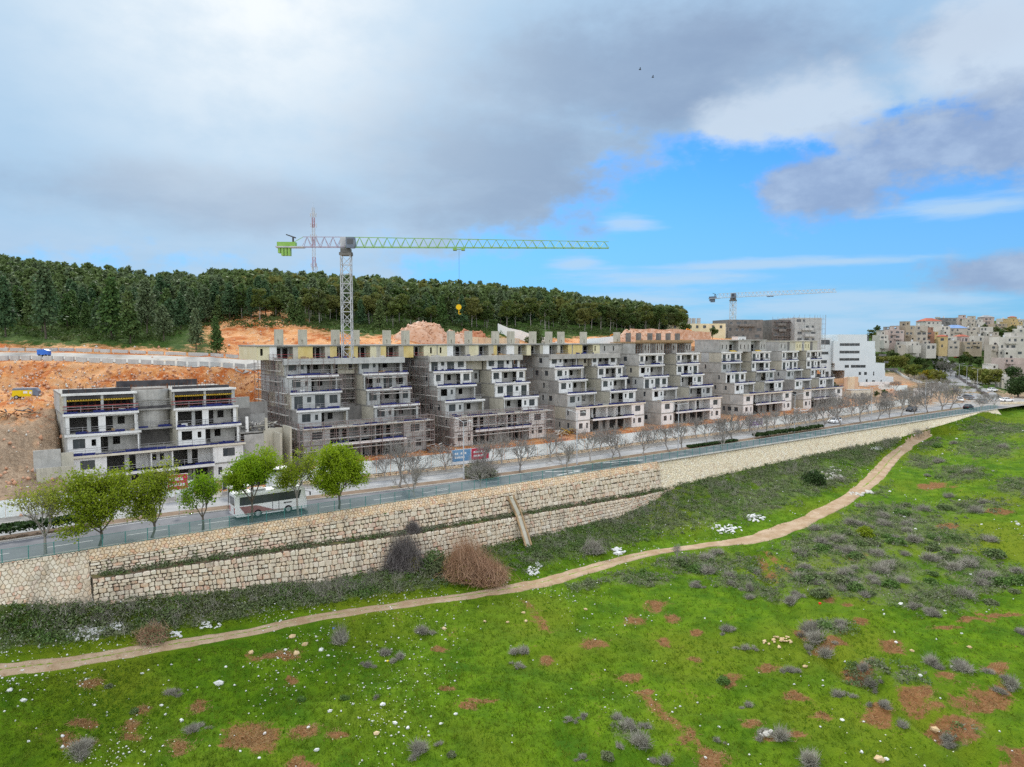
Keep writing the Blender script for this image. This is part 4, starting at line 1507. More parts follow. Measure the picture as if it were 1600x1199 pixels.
banner(s_at(714, 16) - .6, 7.4, 2.9, .35, [(.02, .5, .3, .98, M['sign_blue']), (.52, .99, .3, .98, M['sign_red'])],
       'blue and crimson banner with white lettering on the hoarding behind the bare trees')
banner(s_at(263, 21.5) - .4, 2.6, 2.2, 1.1, [(.02, .98, .03, .97, M['sign_red'])], 'small crimson banner with white lettering behind the leafy trees near the bus')
banner(s_at(1172, 16), 5.6, 2.5, .35, [(.02, .98, .32, .98, M['sign_violet'])], 'violet and white banner on the far part of the hoarding')

# ------------------------------------------------------------------ terraced apartment shells
SH = 2.95
SLAB = .24


def wall_mb(w_, h_, t_, ops, mb=None, x0=0.0, y0=0.0, z0=0.0):
    """wall in the x-z plane (front face y=y0, back y=y0+t) with real openings (x0,x1,z0,z1)"""
    mb = mb or MB()
    xs = sorted({0.0, w_} | {min(max(o[i], 0), w_) for o in ops for i in (0, 1)})
    zs = sorted({0.0, h_} | {min(max(o[i], 0), h_) for o in ops for i in (2, 3)})
    nx, nz_ = len(xs) - 1, len(zs) - 1
    S = [[not any(o[0] - 1e-6 <= xs[i] and xs[i + 1] <= o[1] + 1e-6 and o[2] - 1e-6 <= zs[j] and zs[j + 1] <= o[3] + 1e-6 for o in ops) for j in range(nz_)] for i in range(nx)]
    sol = lambda i, j: 0 <= i < nx and 0 <= j < nz_ and S[i][j]
    for i in range(nx):
        for j in range(nz_):
            if not S[i][j]:
                continue
            a, b, c_, d = x0 + xs[i], x0 + xs[i + 1], z0 + zs[j], z0 + zs[j + 1]
            f_, k = y0, y0 + t_
            mb.add([(a, f_, c_), (b, f_, c_), (b, f_, d), (a, f_, d), (a, k, c_), (b, k, c_), (b, k, d), (a, k, d)],
                   [(0, 1, 2, 3), (5, 4, 7, 6)] + ([] if sol(i - 1, j) else [(4, 0, 3, 7)]) + ([] if sol(i + 1, j) else [(1, 5, 6, 2)]) +
                   ([] if sol(i, j - 1) else [(0, 4, 5, 1)]) + ([] if sol(i, j + 1) else [(3, 2, 6, 7)]))
    return mb


_win = {}


def window(parent, x, y, z, w_, h_, rz=0.0, fr='frame', bars=True):
    """frame and pane set in an opening; parent is the thing, the pane a sub-part"""
    k = (round(w_, 2), round(h_, 2), fr, bars)
    if k not in _win:
        f_ = MB()
        t = .06
        f_.box(0, w_, 0, .07, 0, t)
        f_.box(0, w_, 0, .07, h_ - t, h_)
        f_.box(0, t, 0, .07, t, h_ - t)
        f_.box(w_ - t, w_, 0, .07, t, h_ - t)
        if bars and w_ > 1.0:
            f_.box(w_ / 2 - .03, w_ / 2 + .03, 0, .07, t, h_ - t)
        p = MB()
        p.box(t, w_ - t, .03, .045, t, h_ - t)
        _win[k] = (f_.mesh('window', M[fr]), p.mesh('pane', M['glass']))
    o = link('window', _win[k][0], parent, (x, y, z), rz)
    link('pane', _win[k][1], o)
    return o


def guard(parent, x0, x1, y, z, mat='net_blue', rail='rail', rng=random):
    """toe-board netting and guard rail along a slab edge"""
    mb = MB()
    x = x0
    while x < x1 - .2:      # sagging strips of blue net, a few missing
        wd = min(rng.uniform(1.2, 2.6), x1 - x)
        if rng.random() > .10:
            mb.box(x, x + wd - .04, y, y + .04, z + .02, z + rng.uniform(.16, .46))
        x += wd
    if mb.v:
        link('edge_net', mb.mesh('edge_net', M[mat]), parent)
    mb = MB()
    for k in np.arange(x0 + .1, x1, 2.1):
        mb.box(k - .03, k + .03, y + .05, y + .11, z, z + 1.05)
    mb.box(x0, x1, y + .06, y + .10, z + .98, z + 1.04)
    mb.box(x0, x1, y + .06, y + .10, z + .66, z + .71)
    link('guard_rail', mb.mesh('guard_rail', M[rail]), parent)


def clutter(parent, x0, x1, y0, y1, z, rng, n=5):
    mb = MB()
    for _ in range(n):
        x, y = rng.uniform(x0, x1), rng.uniform(y0, y1)
        a, b, c_ = rng.uniform(.2, .9), rng.uniform(.2, .6), rng.uniform(.1, .5)
        mb.box(x, min(x + a, x1), y, y + b, z + .003, z + .003 + c_)
    link('stored_material', mb.mesh('stored_material', M[rng.choice(['plank', 'plaster', 'net_blue', 'wood'])]), parent)


def apartment(label, s0, v0, z0, W, sb, floors, seed, front='plaster', side='concrete', wingmat=None, D=22, open_top=False, group='terraced apartment shells in a row',
              drz=0.0, glazed=.75, fullroof=False, raw=()):
    rng = random.Random(seed)
    t = thing('apartment_shell', label, 'apartment building', rw(s0, v0, z0), ROT + drz, group)
    wl = W * .395                      # wing width
    c0, c1 = wl, W - wl                # court
    ov = .32                           # edge beam overhang
    nb = 2                             # storeys of the base block
    def wall_obj(name, mat, w_, h_, th, ops, x, y, z, rz=0.0):
        return link(name, wall_mb(w_, h_, th, ops).mesh(name, M[mat]), t, (x, y, z), rz)
    courtd = [0, 0, 10.6, 11.2, 11.8, 10.6 if fullroof else 12.4][:floors] + [12.4]
    for k in range(floors + 1):
        zt = k * SH                    # top of this slab
        yf = sb[max(0, k - 1)] if k > 0 else 0.0
        mb = MB()
        if k <= nb or (fullroof and k == floors):
            mb.box(-.05, W + .05, yf - (0 if k == 0 else .04), D, zt - SLAB, zt)
        else:
            cd = min(courtd[k - 1], D - 1)
            mb.box(-.05, c0 + .05, yf - .04, D, zt - SLAB, zt)
            mb.box(c1 - .05, W + .05, yf - .04, D, zt - SLAB, zt)
            mb.box(c0 + .05, c1 - .05, cd - .05, D, zt - SLAB, zt)
        link('floor_slab', mb.mesh('floor_slab', M['slab']), t)
        if k >= 1:
            if fullroof and k == floors:
                e = MB()
                e.box(-.1, W + .1, yf - .9, yf - .045, zt - .95, zt + .16)
                link('roof_beam', e.mesh('roof_beam', M['concrete' if side != 'concrete_dark2' else 'plaster_grey']), t)
                continue
            spans = [(0, W)] if k == nb else ([(0, wl), (c1, W)] if k > nb else [])
            for a, b in spans:
                e = MB()
                e.box(a - .12, b + .12, yf - ov, yf - .045, zt - .27, zt + .06)
                link('edge_beam', e.mesh('edge_beam', M['cream' if k == nb else 'plaster']), t)
                if k < floors:
                    guard(t, a, b, yf - ov + .02, zt + .06, rng=rng)
                    if rng.random() < .8:
                        clutter(t, a + .5, b - .5, yf + .3, min(yf + 2.2, sb[k] - .3) if sb[k] - yf > 1 else yf + .6, zt, rng, rng.randint(2, 5))
    hh = SH - SLAB
    for k in range(floors):
        z = k * SH
        y = sb[k]
        last = open_top and k == floors - 1
        # side walls of the storey, with small windows
        for xx, flip in ((0.0, 0), (W, 1)):
            L = D - y
            ops = []
            u_ = 1.6 + rng.random()
            while u_ < L - 2.5:
                if rng.random() < .62:
                    ops.append((u_, u_ + rng.choice([.6, .75, 1.3]), .95, 2.15))
                u_ += rng.choice([2.2, 3.1, 3.6])
            cuts = [0.0]
            while cuts[-1] < L - 5.5:
                cuts.append(cuts[-1] + rng.uniform(2.6, 4.6))
            cuts.append(L)
            for c_a, c_b in zip(cuts[:-1], cuts[1:]):
                oo = [(max(o[0], c_a) - c_a, min(o[1], c_b) - c_a, o[2], o[3]) for o in ops if o[0] < c_b - .1 and o[1] > c_a + .1]
                pl = c_b - c_a - .05
                if not flip:
                    oo = [(pl - o[1], pl - o[0], o[2], o[3]) for o in oo]
                pj = rng.uniform(-.03, .04)
                mm = M[side if rng.random() < .55 else rng.choice(['concrete_dark2', 'concrete_tan', 'plaster_grey'])]
                mb = wall_mb(pl, hh, .2, oo)
                if flip:
                    link('side_wall', mb.mesh('side_wall', mm), t, (W + pj, y + c_a, z), math.pi / 2)
                else:
                    link('side_wall', mb.mesh('side_wall', mm), t, (-pj, y + c_b - .05, z), -math.pi / 2)
            for o in ops[:3]:
                if flip:
                    continue
                window(t, .12, y + o[1], z + o[2], o[1] - o[0], o[3] - o[2], -math.pi / 2, bars=False)
        # inner wall that closes the rooms
        if not last:
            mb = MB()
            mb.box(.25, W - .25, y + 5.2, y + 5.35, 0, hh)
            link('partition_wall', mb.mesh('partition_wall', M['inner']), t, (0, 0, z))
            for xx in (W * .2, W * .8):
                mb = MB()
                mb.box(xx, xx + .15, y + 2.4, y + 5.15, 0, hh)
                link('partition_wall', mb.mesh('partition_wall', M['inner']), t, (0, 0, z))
        if k < nb:
            pw = W * .19
            up = k == 1
            for a, mir in ((.203, 0), (W - .203 - pw, 1)):
                if up:
                    ops = [(pw * .28, pw * .28 + 1.9, .9, 2.25)]
                else:
                    ops = [(pw * .2, pw * .2 + 1.2, .95, 2.2), (pw * .72, pw * .72 + .6, .95, 2.2)]
                if mir:
                    ops = [(pw - o[1], pw - o[0], o[2], o[3]) for o in ops]
                wall_obj('front_wall', front, pw, hh, .2, ops, a, 0, z)
                for o in ops:
                    window(t, a + o[0], .11, z + o[2], o[1] - o[0], o[3] - o[2])
                mb = MB()
                xx = a + pw - .2 if not mir else a
                mb.box(xx, xx + .2, .203, 2.2, 0, hh)
                link('return_wall', mb.mesh('return_wall', M[front]), t, (0, 0, z))
            wi = W - 2 * pw - .406
            a = .203 + pw
            n = 5
            cw_ = wi / n
            ops = []
            for q in range(n):
                if q == 2:
                    ops += [(q * cw_ + .4, q * cw_ + 1.1, 1.0, 2.0), (q * cw_ + 1.6, q * cw_ + 2.2, 1.0, 2.0)] if up else [(q * cw_ + .6, q * cw_ + 1.7, .0, 2.2)]
                elif q in (0, 3) or not up:
                    ops.append((q * cw_ + .25, q * cw_ + cw_ - .35, 0.0, 2.35))
                else:
                    ops.append((q * cw_ + .3, q * cw_ + 1.2, .0, 2.2))
            wall_obj('loggia_wall', front if up else side, wi, hh, .18, ops, a, 2.2, z)
            if up:
                mb = MB()
                mb.box(a + .01, a + wi - .01, -.9, 2.2, -SLAB, 0)
                link('balcony_slab', mb.mesh('balcony_slab', M['slab']), t, (0, 0, z))
                e = MB()
                e.box(a + .01, a + wi - .01, -1.0, -.903, -.32, .12)
                link('edge_beam', e.mesh('edge_beam', M['plaster']), t, (0, 0, z))
                for q0, q1 in ((0, .42), (.55, 1)):
                    guard(t, a + wi * q0 + .05, a + wi * q1 - .05, -.98, z + .12, rng=rng)
                for q in (2, 3):
                    mb = MB()
                    mb.box(a + q * cw_ - .1, a + q * cw_ + .1, .1, 2.2, 0, hh)
                    link('return_wall', mb.mesh('return_wall', M[front]), t, (0, 0, z))
            else:
                for q in range(1, n):
                    mb = MB()
                    mb.box(a + q * cw_ - .15, a + q * cw_ + .15, -.3, 0, 0, hh)
                    link('column', mb.mesh('column', M['slab']), t, (0, 0, z))
            continue
        for a, mir in ((.203 if True else 0, 0), (c1, 1)):
            ww = wl - .203
            if last:      # no facade yet: formwork and props
                mb = MB()
                for q in (0.0, ww * .5, ww - .35):
                    mb.box(a + q, a + q + .35, y, y + .35, 0, hh)
                link('column', mb.mesh('column', M['plaster_grey']), t, (0, 0, z))
                mb = MB()
                mb.box(a + .36, a + ww - .36, y + .05, y + .35, hh - .62, hh - .05)
                link('formwork', mb.mesh('formwork', M['form_dark']), t, (0, 0, z))
                mb = MB()
                for q in np.arange(a + .4, a + ww - .4, .34):
                    mb.box(q, q + .2, y - .12, y + .5, hh - .80, hh - .68)
                mb.box(a + .3, a + ww - .3, y + .1, y + .25, hh - .92, hh - .82)
                link('formwork_beam', mb.mesh('formwork_beam', M['form_yellow']), t, (0, 0, z))
                mb = MB()
                for hz2 in (.55, 1.05):
                    mb.box(a - .2, a + ww + .3, y - .16, y - .1, hz2, hz2 + .09)
                link('guard_rail', mb.mesh('guard_rail', M['rail_red']), t, (0, 0, z))
                mb = MB()
                for q in np.arange(a + .6, a + ww - .3, .9):
                    for r_ in (1.2, 2.6):
                        mb.box(q, q + .07, y + r_, y + r_ + .07, 0, hh - .05)
                link('prop', mb.mesh('prop', M['rust']), t, (0, 0, z))
                mb = MB()
                mb.box(a, a + ww, y + 4.6, y + 4.8, 0, hh)
                link('partition_wall', mb.mesh('partition_wall', M['form_dark']), t, (0, 0, z))
                continue
            pat = rng.choice([0, 1, 2]) if k > 2 else 0
            if pat == 0:
                ops = [(.7, 2.3, .85, 2.3), (3.1, 3.7, 1.1, 2.1), (4.3, ww - .35, 0.0, 2.42)]
                sol = 2
            elif pat == 1:
                ops = [(.5, 2.1, .0, 2.3), (2.9, 3.7, 1.1, 2.1), (4.4, ww - 3.2, 0.0, 2.42), (ww - 2.3, ww - .7, .7, 2.3)]
                sol = 2
            else:
                ops = [(.4, 1.6, .9, 2.3), (2.3, ww - 2.9, .0, 2.42), (ww - 2.2, ww - .6, .8, 2.3)]
                sol = 1
            if k in raw:
                ops = [(.5, ww * .44, 0, 2.45), (ww * .54, ww - .5, 0, 2.45)]
            ops = [o for o in ops if o[1] - o[0] > .3]
            if mir and rng.random() < .5:
                ops = [(ww - o[1], ww - o[0], o[2], o[3]) for o in ops]
            wall_obj('front_wall', wingmat or (front if rng.random() < .8 else 'plaster_grey'), ww, hh, .2, ops, a, y, z)
            for o in ops:
                wd = o[1] - o[0]
                if wd < 2.0 or o[2] > .5:
                    if rng.random() < glazed:
                        window(t, a + o[0], y + .11, z + o[2], wd, o[3] - o[2])
            big = max(ops, key=lambda o: o[1] - o[0])
            bw = big[1] - big[0]
            if k in raw:
                link('column', wall_mb(.5, hh, .3, []).mesh('column', M['plaster_grey']), t, (a + ww * .3, y + 1.2, z))
            rops = [(.35, min(1.35, bw - .2), 0, 2.2)] + ([(2.0, 3.0, .9, 2.1)] if bw > 3.4 else [])
            wall_obj('recess_wall', side, bw + .3, hh, .15, rops, a + big[0] - .15, y + 1.7, z)
        # walls of the court between the wings
        if k >= nb and k < len(courtd):
            cd = courtd[k]
            if cd - y > .6:
                L = cd - y
                ml = wall_mb(L, hh, .2, [(L * .45, L * .45 + .8, .9, 2.1)] if L > 2 else [])
                link('court_wall', ml.mesh('court_wall', M['concrete_tan'] if rng.random() < .5 else M[side]), t, (c0, y, z), math.pi / 2)
                m2 = wall_mb(L, hh, .2, [])
                link('court_wall', m2.mesh('court_wall', M['concrete_tan']), t, (c1, cd, z), -math.pi / 2)
            cwid = c1 - c0
            wall_obj('court_wall', 'concrete_tan' if k % 2 else (side if rng.random() < .5 else 'plaster_grey'), cwid - .42, hh, .2,
                     [(.5, 1.2, 0, 2.2), (cwid - 1.7, cwid - .9, .8, 2.1)] if rng.random() < .75 else [], c0 + .21, cd, z)
    return t


SB = [0, 0, 2.9, 6.0, 7.4, 9.4]
B2 = apartment('wide grey concrete apartment shell wrapped in scaffolding at the foot of the big crane', 44.6, 35.0, .5, 24.5, SB, 6, 11, fullroof=True, front='plaster_grey', side='concrete_dark2', wingmat=None)
B3 = apartment('terraced apartment shell with white fronts and scaffolding round its two lowest storeys', 75.4, 35.3, .5, 24.3, SB, 6, 12, fullroof=True)
B4 = apartment('terraced white-fronted apartment shell behind the violet-free stretch of hoarding with rubble at its left corner', 108.4, 35.3, .5, 23.0, SB, 6, 13, fullroof=True)
B4['label'] = 'white-fronted apartment shell with a heap of timber debris at its left foot'
B5 = apartment('apartment shell under the long roof of timber formwork', 136.2, 34.2, .5, 24.4, [0, 0, 3.0, 6.0, 7.6, 7.6], 6, 14)
B6 = apartment('grey-sided apartment shell with yellow formwork lying on its top storey', 172.0, 35.2, .5, 24.6, [0, 0, 3.0, 6.0, 7.6, 7.6], 6, 15)
B7 = apartment('last apartment shell of the terraced row, next to the white stepped building', 202.6, 35.0, .5, 23.5, [0, 0, 3.0, 6.0, 7.6, 7.6], 6, 16)
B1 = apartment('lowest unfinished apartment shell with yellow formwork beams and red guard rails on top', 9.9, 36.0, -1.0, 25.0, [0, 0, 2.0, 3.4, 4.6], 5, 17,
               open_top=True, D=18, glazed=.3, raw=(3,))
# bare lift core and court of the unfinished shell
mb = MB()
n = 12
for k in range(n):
    a0, a1 = math.pi + math.pi * k / n, math.pi + math.pi * (k + 1) / n
    p0, p1 = (12.5 + 2.9 * math.cos(a0), 8.3 + 3.0 * math.sin(a0)), (12.5 + 2.9 * math.cos(a1), 8.3 + 3.0 * math.sin(a1))
    q0, q1 = (12.5 + 2.6 * math.cos(a0), 8.3 + 2.7 * math.sin(a0)), (12.5 + 2.6 * math.cos(a1), 8.3 + 2.7 * math.sin(a1))
    za, zb = 8.9, 14.9
    mb.add([(*p0, za), (*p1, za), (*p1, zb), (*p0, zb), (*q0, za), (*q1, za), (*q1, zb), (*q0, zb)], [(0, 1, 2, 3), (5, 4, 7, 6), (3, 2, 6, 7)])
link('lift_core', mb.mesh('lift_core', M['concrete']), B1)
mb = MB()
mb.box(9.95, 15.05, 5.0, 9.5, 11.65, 11.9)
mb.box(9.95, 15.05, 4.6, 10.4, 8.6, 8.88)
mb.box(9.95, 15.05, 5.2, 5.4, 13.2, 13.35)
link('floor_slab', mb.mesh('floor_slab', M['slab']), B1)
guard(B1, 10, 15, 4.7, 8.88, rng=random.Random(4))
guard(B1, 10, 15, 5.1, 11.9, 'form_dark', rng=random.Random(5))
mb = MB()
rr = random.Random(5)
for k in range(46):     # starter bars
    a0 = math.pi + math.pi * k / 46
    x, y = 12.5 + 2.75 * math.cos(a0), 8.3 + 2.85 * math.sin(a0)
    mb.box(x - .02, x + .02, y - .02, y + .02, 14.9, 15.3 + rr.random() * .5)
for k in range(60):
    x, y = rr.choice([rr.uniform(0, 9), rr.uniform(16, 25)]), rr.uniform(5, 16)
    mb.box(x - .02, x + .02, y - .02, y + .02, 14.75, 15.2 + rr.random() * .7)
link('rebar', mb.mesh('rebar', M['rust']), B1)
mb = MB()
mb.box(.2, 9.4, 6.0, 6.25, 14.76, 15.35)
mb.box(15.6, 24.6, 6.5, 6.75, 14.76, 15.2)
mb.box(9, 22, 17.2, 17.4, 14.76, 15.8)
link('formwork', mb.mesh('formwork', M['form_dark']), B1)

# roof parapets and the upper row of terrace houses behind
def upper_row(label, s0, v0, z0, W, cells, h=2.75, D=11, roofmat='slab', group='upper terrace rows behind the shells', shafts=(), seed=3, dark=False):
    """cells: list of (width, kind): y yellow panel, p pale panel, w white, g grey, o open loggia, s small windows"""
    rng = random.Random(seed)
    t = thing('terrace_row', label, 'terrace building', rw(s0, v0, z0), ROT, group)
    tot = sum(c_[0] for c_ in cells)
    x = 0.0
    for wd, kd in cells:
        wd = wd * W / tot
        if kd == 'o':
            link('recess_wall', wall_mb(wd - .01, h - .26, .2, [(.25, wd * .45, 0, 2.15), (wd * .55, wd - .35, .0, 2.15)]).mesh('recess_wall', M['plaster_grey' if rng.random() < .5 else 'concrete']), t, (x, 1.9, 0))
            q = MB()
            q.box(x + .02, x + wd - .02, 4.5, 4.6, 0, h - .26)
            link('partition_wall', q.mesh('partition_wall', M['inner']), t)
            q = MB()
            for zz in (.45, .95):
                q.box(x, x + wd, .05, .1, zz, zz + .06)
            link('guard_rail', q.mesh('guard_rail', M['rail_red' if s0 < 70 else 'rail']), t)
        else:
            mat = {'y': 'yellow_wall', 'p': 'pale_yellow', 'w': 'plaster', 'g': 'concrete', 's': 'pale_yellow', 'd': 'concrete_dark', 'n': 'concrete_tan'}[kd]
            ops = []
            if kd in 'sg' and wd > 1.4:
                ops = [(wd * .2, wd * .2 + .5, .8, 2.1)] + ([(wd * .65, wd * .65 + .5, .8, 2.1)] if wd > 2.4 else [])
            link('panel_wall', wall_mb(wd - .01, h - .26, .25, ops).mesh('panel_wall', M[mat]), t, (x, 0, 0))
            q = MB()
            q.box(x, x + .2, .26, 1.9, 0, h - .26)
            q.box(x + wd - .21, x + wd - .01, .26, 1.9, 0, h - .26)
            if wd > .6:
                link('return_wall', q.mesh('return_wall', M[mat]), t)
            if ops:
                q = MB()
                q.box(x + .22, x + wd - .22, 1.6, 1.7, 0, h - .26)
                link('partition_wall', q.mesh('partition_wall', M['inner']), t)
        x += wd
    for a, m_ in ((0.0, 0), (W, 1)):
        q = MB()
        q.box(a - .18 if not m_ else a, a if not m_ else a + .18, .1, D, 0, h - .26)
        link('side_wall', q.mesh('side_wall', M['concrete' if s0 > 70 else 'pale_yellow']), t)
    q = MB()
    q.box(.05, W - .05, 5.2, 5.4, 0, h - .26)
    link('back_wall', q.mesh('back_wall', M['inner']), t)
    q = MB()
    q.box(-.3, W + .3, -.25, D, h - .255, h)
    link('roof_slab', q.mesh('roof_slab', M[roofmat]), t)
    for sx, sy, sh in shafts:
        q = MB()
        wall_mb(1.35, sh, .2, [(.15, .5, .2, 1.0)], q, -.67, -.67)
        q.box(-.67, .68, -.47, .68, 0, sh)
        link('stair_shaft', q.mesh('stair_shaft', M['concrete_tan']), t, (sx, sy, h + .003))
    return t


def u_s(px, v):
    return s_at(px, v)


VU = 48.6
us0, us1, us2, us3 = u_s(404, VU), u_s(682, VU), u_s(895, VU), u_s(975, VU)
ZU = 18.1
def shafts_at(pxs, s0, v, dv=4.0, h=3.0):
    return [(s_at(p, v + dv) - s0, dv, h) for p in pxs]


B2U = upper_row('long yellow-panelled terrace row with square shafts on its roof, around the crane mast', us0, VU, ZU, us1 - us0,
                [(2.2, 's'), (1.4, 'w'), (3.2, 'o'), (1.0, 'n'), (3.0, 'y'), (2.6, 'o'), (1.0, 'n'), (1.5, 'y'), (2.6, 'o'), (2.0, 'y'), (2.8, 'o'), (1.4, 'p'), (1.0, 'n'), (1.3, 'y'), (3.0, 'o'), (1.2, 'n'), (2.4, 'y'), (2.6, 'o'), (1.2, 's'), (2.0, 's')],
                shafts=shafts_at((437, 474, 525, 556, 605, 634), us0, VU))
B3U = upper_row('pale grey and cream terrace row with shafts on its roof, below the orange gravel mound', us1 + .4, VU, ZU, us2 - us1 - .8,
                [(2.4, 's'), (1.6, 'w'), (3.2, 'o'), (1, 'n'), (2.6, 'p'), (2.8, 'o'), (1.4, 'n'), (1.0, 'y'), (2.8, 'o'), (2.2, 'w'), (1.2, 'n'), (2.6, 'o'), (1.3, 'p'), (2.8, 'o'), (1, 'n'), (2.0, 'w'), (2.6, 'o'), (1, 'n'), (2.6, 'o'), (1.2, 'y')],
                shafts=shafts_at((705, 732, 774, 798, 832, 857, 876), us1 + .4, VU), seed=4)
B4U = upper_row('grey end block of the terrace row with one yellow panel and small dark windows', us2, VU, ZU, us3 - us2 + 3.0,
                [(2.0, 'y'), (2.4, 'o'), (1.5, 's'), (4.6, 'g'), (3.0, 'g')], shafts=shafts_at((911, 963), us2, VU), seed=5)
a5, a6, a7 = s_at(998, 44), s_at(1086, 44), s_at(1200, 44)
B5U = upper_row('unrendered top storey roofed with timber formwork', 137.4, 44.0, 18.21, 22.5,
                [(2.2, 'o'), (2.2, 'g'), (1.4, 'd'), (2.8, 'g'), (2.6, 'o'), (1.6, 'g'), (2.6, 'o'), (2.0, 'g')], roofmat='wood', D=9, h=2.9, seed=6)
B6U = upper_row('plain grey concrete top storey with wide dark openings', 173.0, 44.0, 18.21, 23.0,
                [(3.2, 'g'), (3.4, 'o'), (3.2, 'g'), (1.5, 'g'), (3.4, 'o'), (2.4, 'g')], D=9, h=3.6, seed=7, roofmat='concrete')
B7U = upper_row('cream and grey concrete top storey at the end of the row', 203.4, 44.0, 18.21, 22.4,
                [(3.4, 'g'), (1.0, 'd'), (2.6, 'n'), (2.8, 's'), (1.2, 'g'), (2.6, 's'), (1.2, 'd'), (2.2, 'n')], D=9, h=3.2, seed=8, roofmat='concrete_tan')
# formwork fringe along that roof
mb = MB()
rr = random.Random(8)
x = 0
while x < 22.4:
    mb.box(x, x + .12, -.7 - rr.random() * .5, 8, 2.92, 3.06)
    x += .42
mb.box(-.4, 22.8, -.5, -.38, 3.07, 3.5)
link('formwork_beam', mb.mesh('formwork_beam', M['wood']), B5U)
mb = MB()
for x in np.arange(0.2, 22, .9):
    mb.box(x, x + .07, -.2, -.13, 0, 2.64)
link('prop', mb.mesh('prop', M['rust']), B5U)
for x in (1.0, 5.0, 9.5, 13, 17, 21):
    mb = MB()
    mb.box(x, x + .9, 3.5, 4.6, 3.07, 5.4)
    link('stair_shaft', mb.mesh('stair_shaft', M['concrete_dark']), B5U)
for par, xs_ in ((B6U, (4.0, 16.5)), ):
    mb = MB()
    for x in xs_:
        for q in range(7):
            mb.box(x + rr.uniform(-.3, .3), x + 2.6 + rr.uniform(-.3, .3), -1.2 + q * .12, -1.12 + q * .12, .02 + q * .06, .09 + q * .06)
    link('formwork_beam', mb.mesh('formwork_beam', M['form_yellow']), par)
# front parapets of the main roofs
for par, W_, y_ in ((B2, 24.5, 9.4), (B3, 24.3, 9.4), (B4, 23.0, 9.4)):
    mb = MB()
    mb.box(W_ + .06, W_ + .18, 9.3, 22, 6 * SH - .3, 6 * SH + .25)
    mb.box(-.18, -.06, 9.3, 22, 6 * SH - .3, 6 * SH + .25)
    link('parapet', mb.mesh('parapet', M['slab']), par)
    for q_ in range(3):
        clutter(par, 1 + q_ * 8, 7 + q_ * 8, 9.6, 12.5, 6 * SH, random.Random(q_ + int(W_ * 10)), 7)


# ------------------------------------------------------------------ scaffolding
def scaffold(label, base, runs, z_list, seed, net=None):
    """runs: list of (list of plan points (a,d)), levels); local to the building root"""
    rng = random.Random(seed)
    t = thing('scaffolding', label, 'scaffolding', base.location, base.rotation_euler[2], 'scaffolding on the apartment shells')
    for (p0, p1), zs in runs:
        p0, p1 = Vector((*p0, 0)), Vector((*p1, 0))
        L = (p1 - p0).length
        d = (p1 - p0) / L
        n_ = Vector((-d.y, d.x, 0)) * .75
        z0, z1 = zs[0], zs[-1]
        fr = MB()
        k = max(1, round(L / 2.3))
        for i in range(k + 1):
            q = p0 + d * (L * i / k)
            for off in (Vector(), n_):
                fr.tube(q + off + Vector((0, 0, z0)), q + off + Vector((0, 0, z1 + 1.1)), .045, .045, 4)
        for z in zs[1:]:
            for off in (Vector(), n_):
                for hh_ in (0, .55, 1.05):
                    fr.tube(p0 + off + Vector((0, 0, z + hh_)), p1 + off + Vector((0, 0, z + hh_)), .03, .03, 4)
        for i in range(0, k - 1, 3):
            za = rng.choice(zs[:-1])
            fr.tube(p0 + d * (L * i / k) + Vector((0, 0, za)), p0 + d * (L * (i + 1) / k) + Vector((0, 0, za + 2.2)), .03, .03, 4)
        link('tube_frame', fr.mesh('tube_frame', M['scaff']), t)
        for z in zs[1:]:
            dk = MB()
            x = 0.0
            while x < L - .2:
                wd = min(rng.uniform(2.2, 3.2), L - x)
                if rng.random() > .06:
                    a, b = p0 + d * x, p0 + d * (x + wd - .05)
                    i0, i1 = n_ * .08, n_ * .92
                    zz = Vector((0, 0, z + .035))
                    th = Vector((0, 0, .07))
                    vs_ = [a + i0 + zz, b + i0 + zz, b + i1 + zz, a + i1 + zz]
                    dk.add([tuple(q) for q in vs_] + [tuple(q + th) for q in vs_], [(0, 3, 2, 1), (4, 5, 6, 7), (0, 1, 5, 4), (1, 2, 6, 5), (2, 3, 7, 6), (3, 0, 4, 7)])
                x += wd
            link('deck', dk.mesh('deck', M['plank']), t)
        if net:
            nm = MB()
            o_ = -n_ * .08
            a, b = p0 + o_, p1 + o_
            nm.add([(a.x, a.y, z0 + .4), (b.x, b.y, z0 + .4), (b.x, b.y, z1 + 1), (a.x, a.y, z1 + 1)], [(0, 1, 2, 3)])
            link('safety_net', nm.mesh('safety_net', M['net']), t)
    return t


def lv(z0, z1, st=1.95):
    return list(np.arange(z0, z1 + .01, st))


scaffold('dense brown scaffolding up the side and front of the grey shell at the crane', B2, [
    (((-1.25, 22), (-1.25, 8.6)), lv(0, 17.6)), (((-1.25, 8.4), (-1.25, 5.2)), lv(0, 11.8)), (((-1.25, 5.0), (-1.25, -1.2)), lv(0, 5.9)),
    (((-1.2, -1.25), (25.6, -1.25)), lv(0, 5.9)), (((.5, 8.2), (9.5, 8.2)), lv(14.9, 17.2, 1.9)), (((10.2, 10.0), (14.5, 10.0)), lv(6, 17.4)), (((15.5, 6.4), (24, 6.4)), lv(11.95, 13.9, 1.95)),
    (((15.5, 4.6), (24, 4.6)), lv(9.0, 10.9, 1.9)), (((15.5, 1.4), (24, 1.4)), lv(6.1, 8.0, 1.9)), (((.5, 4.8), (9.5, 4.8)), lv(11.95, 13.9, 1.95)), (((25.6, -1.0), (25.6, 9.0)), lv(0, 5.9))], None, 41)
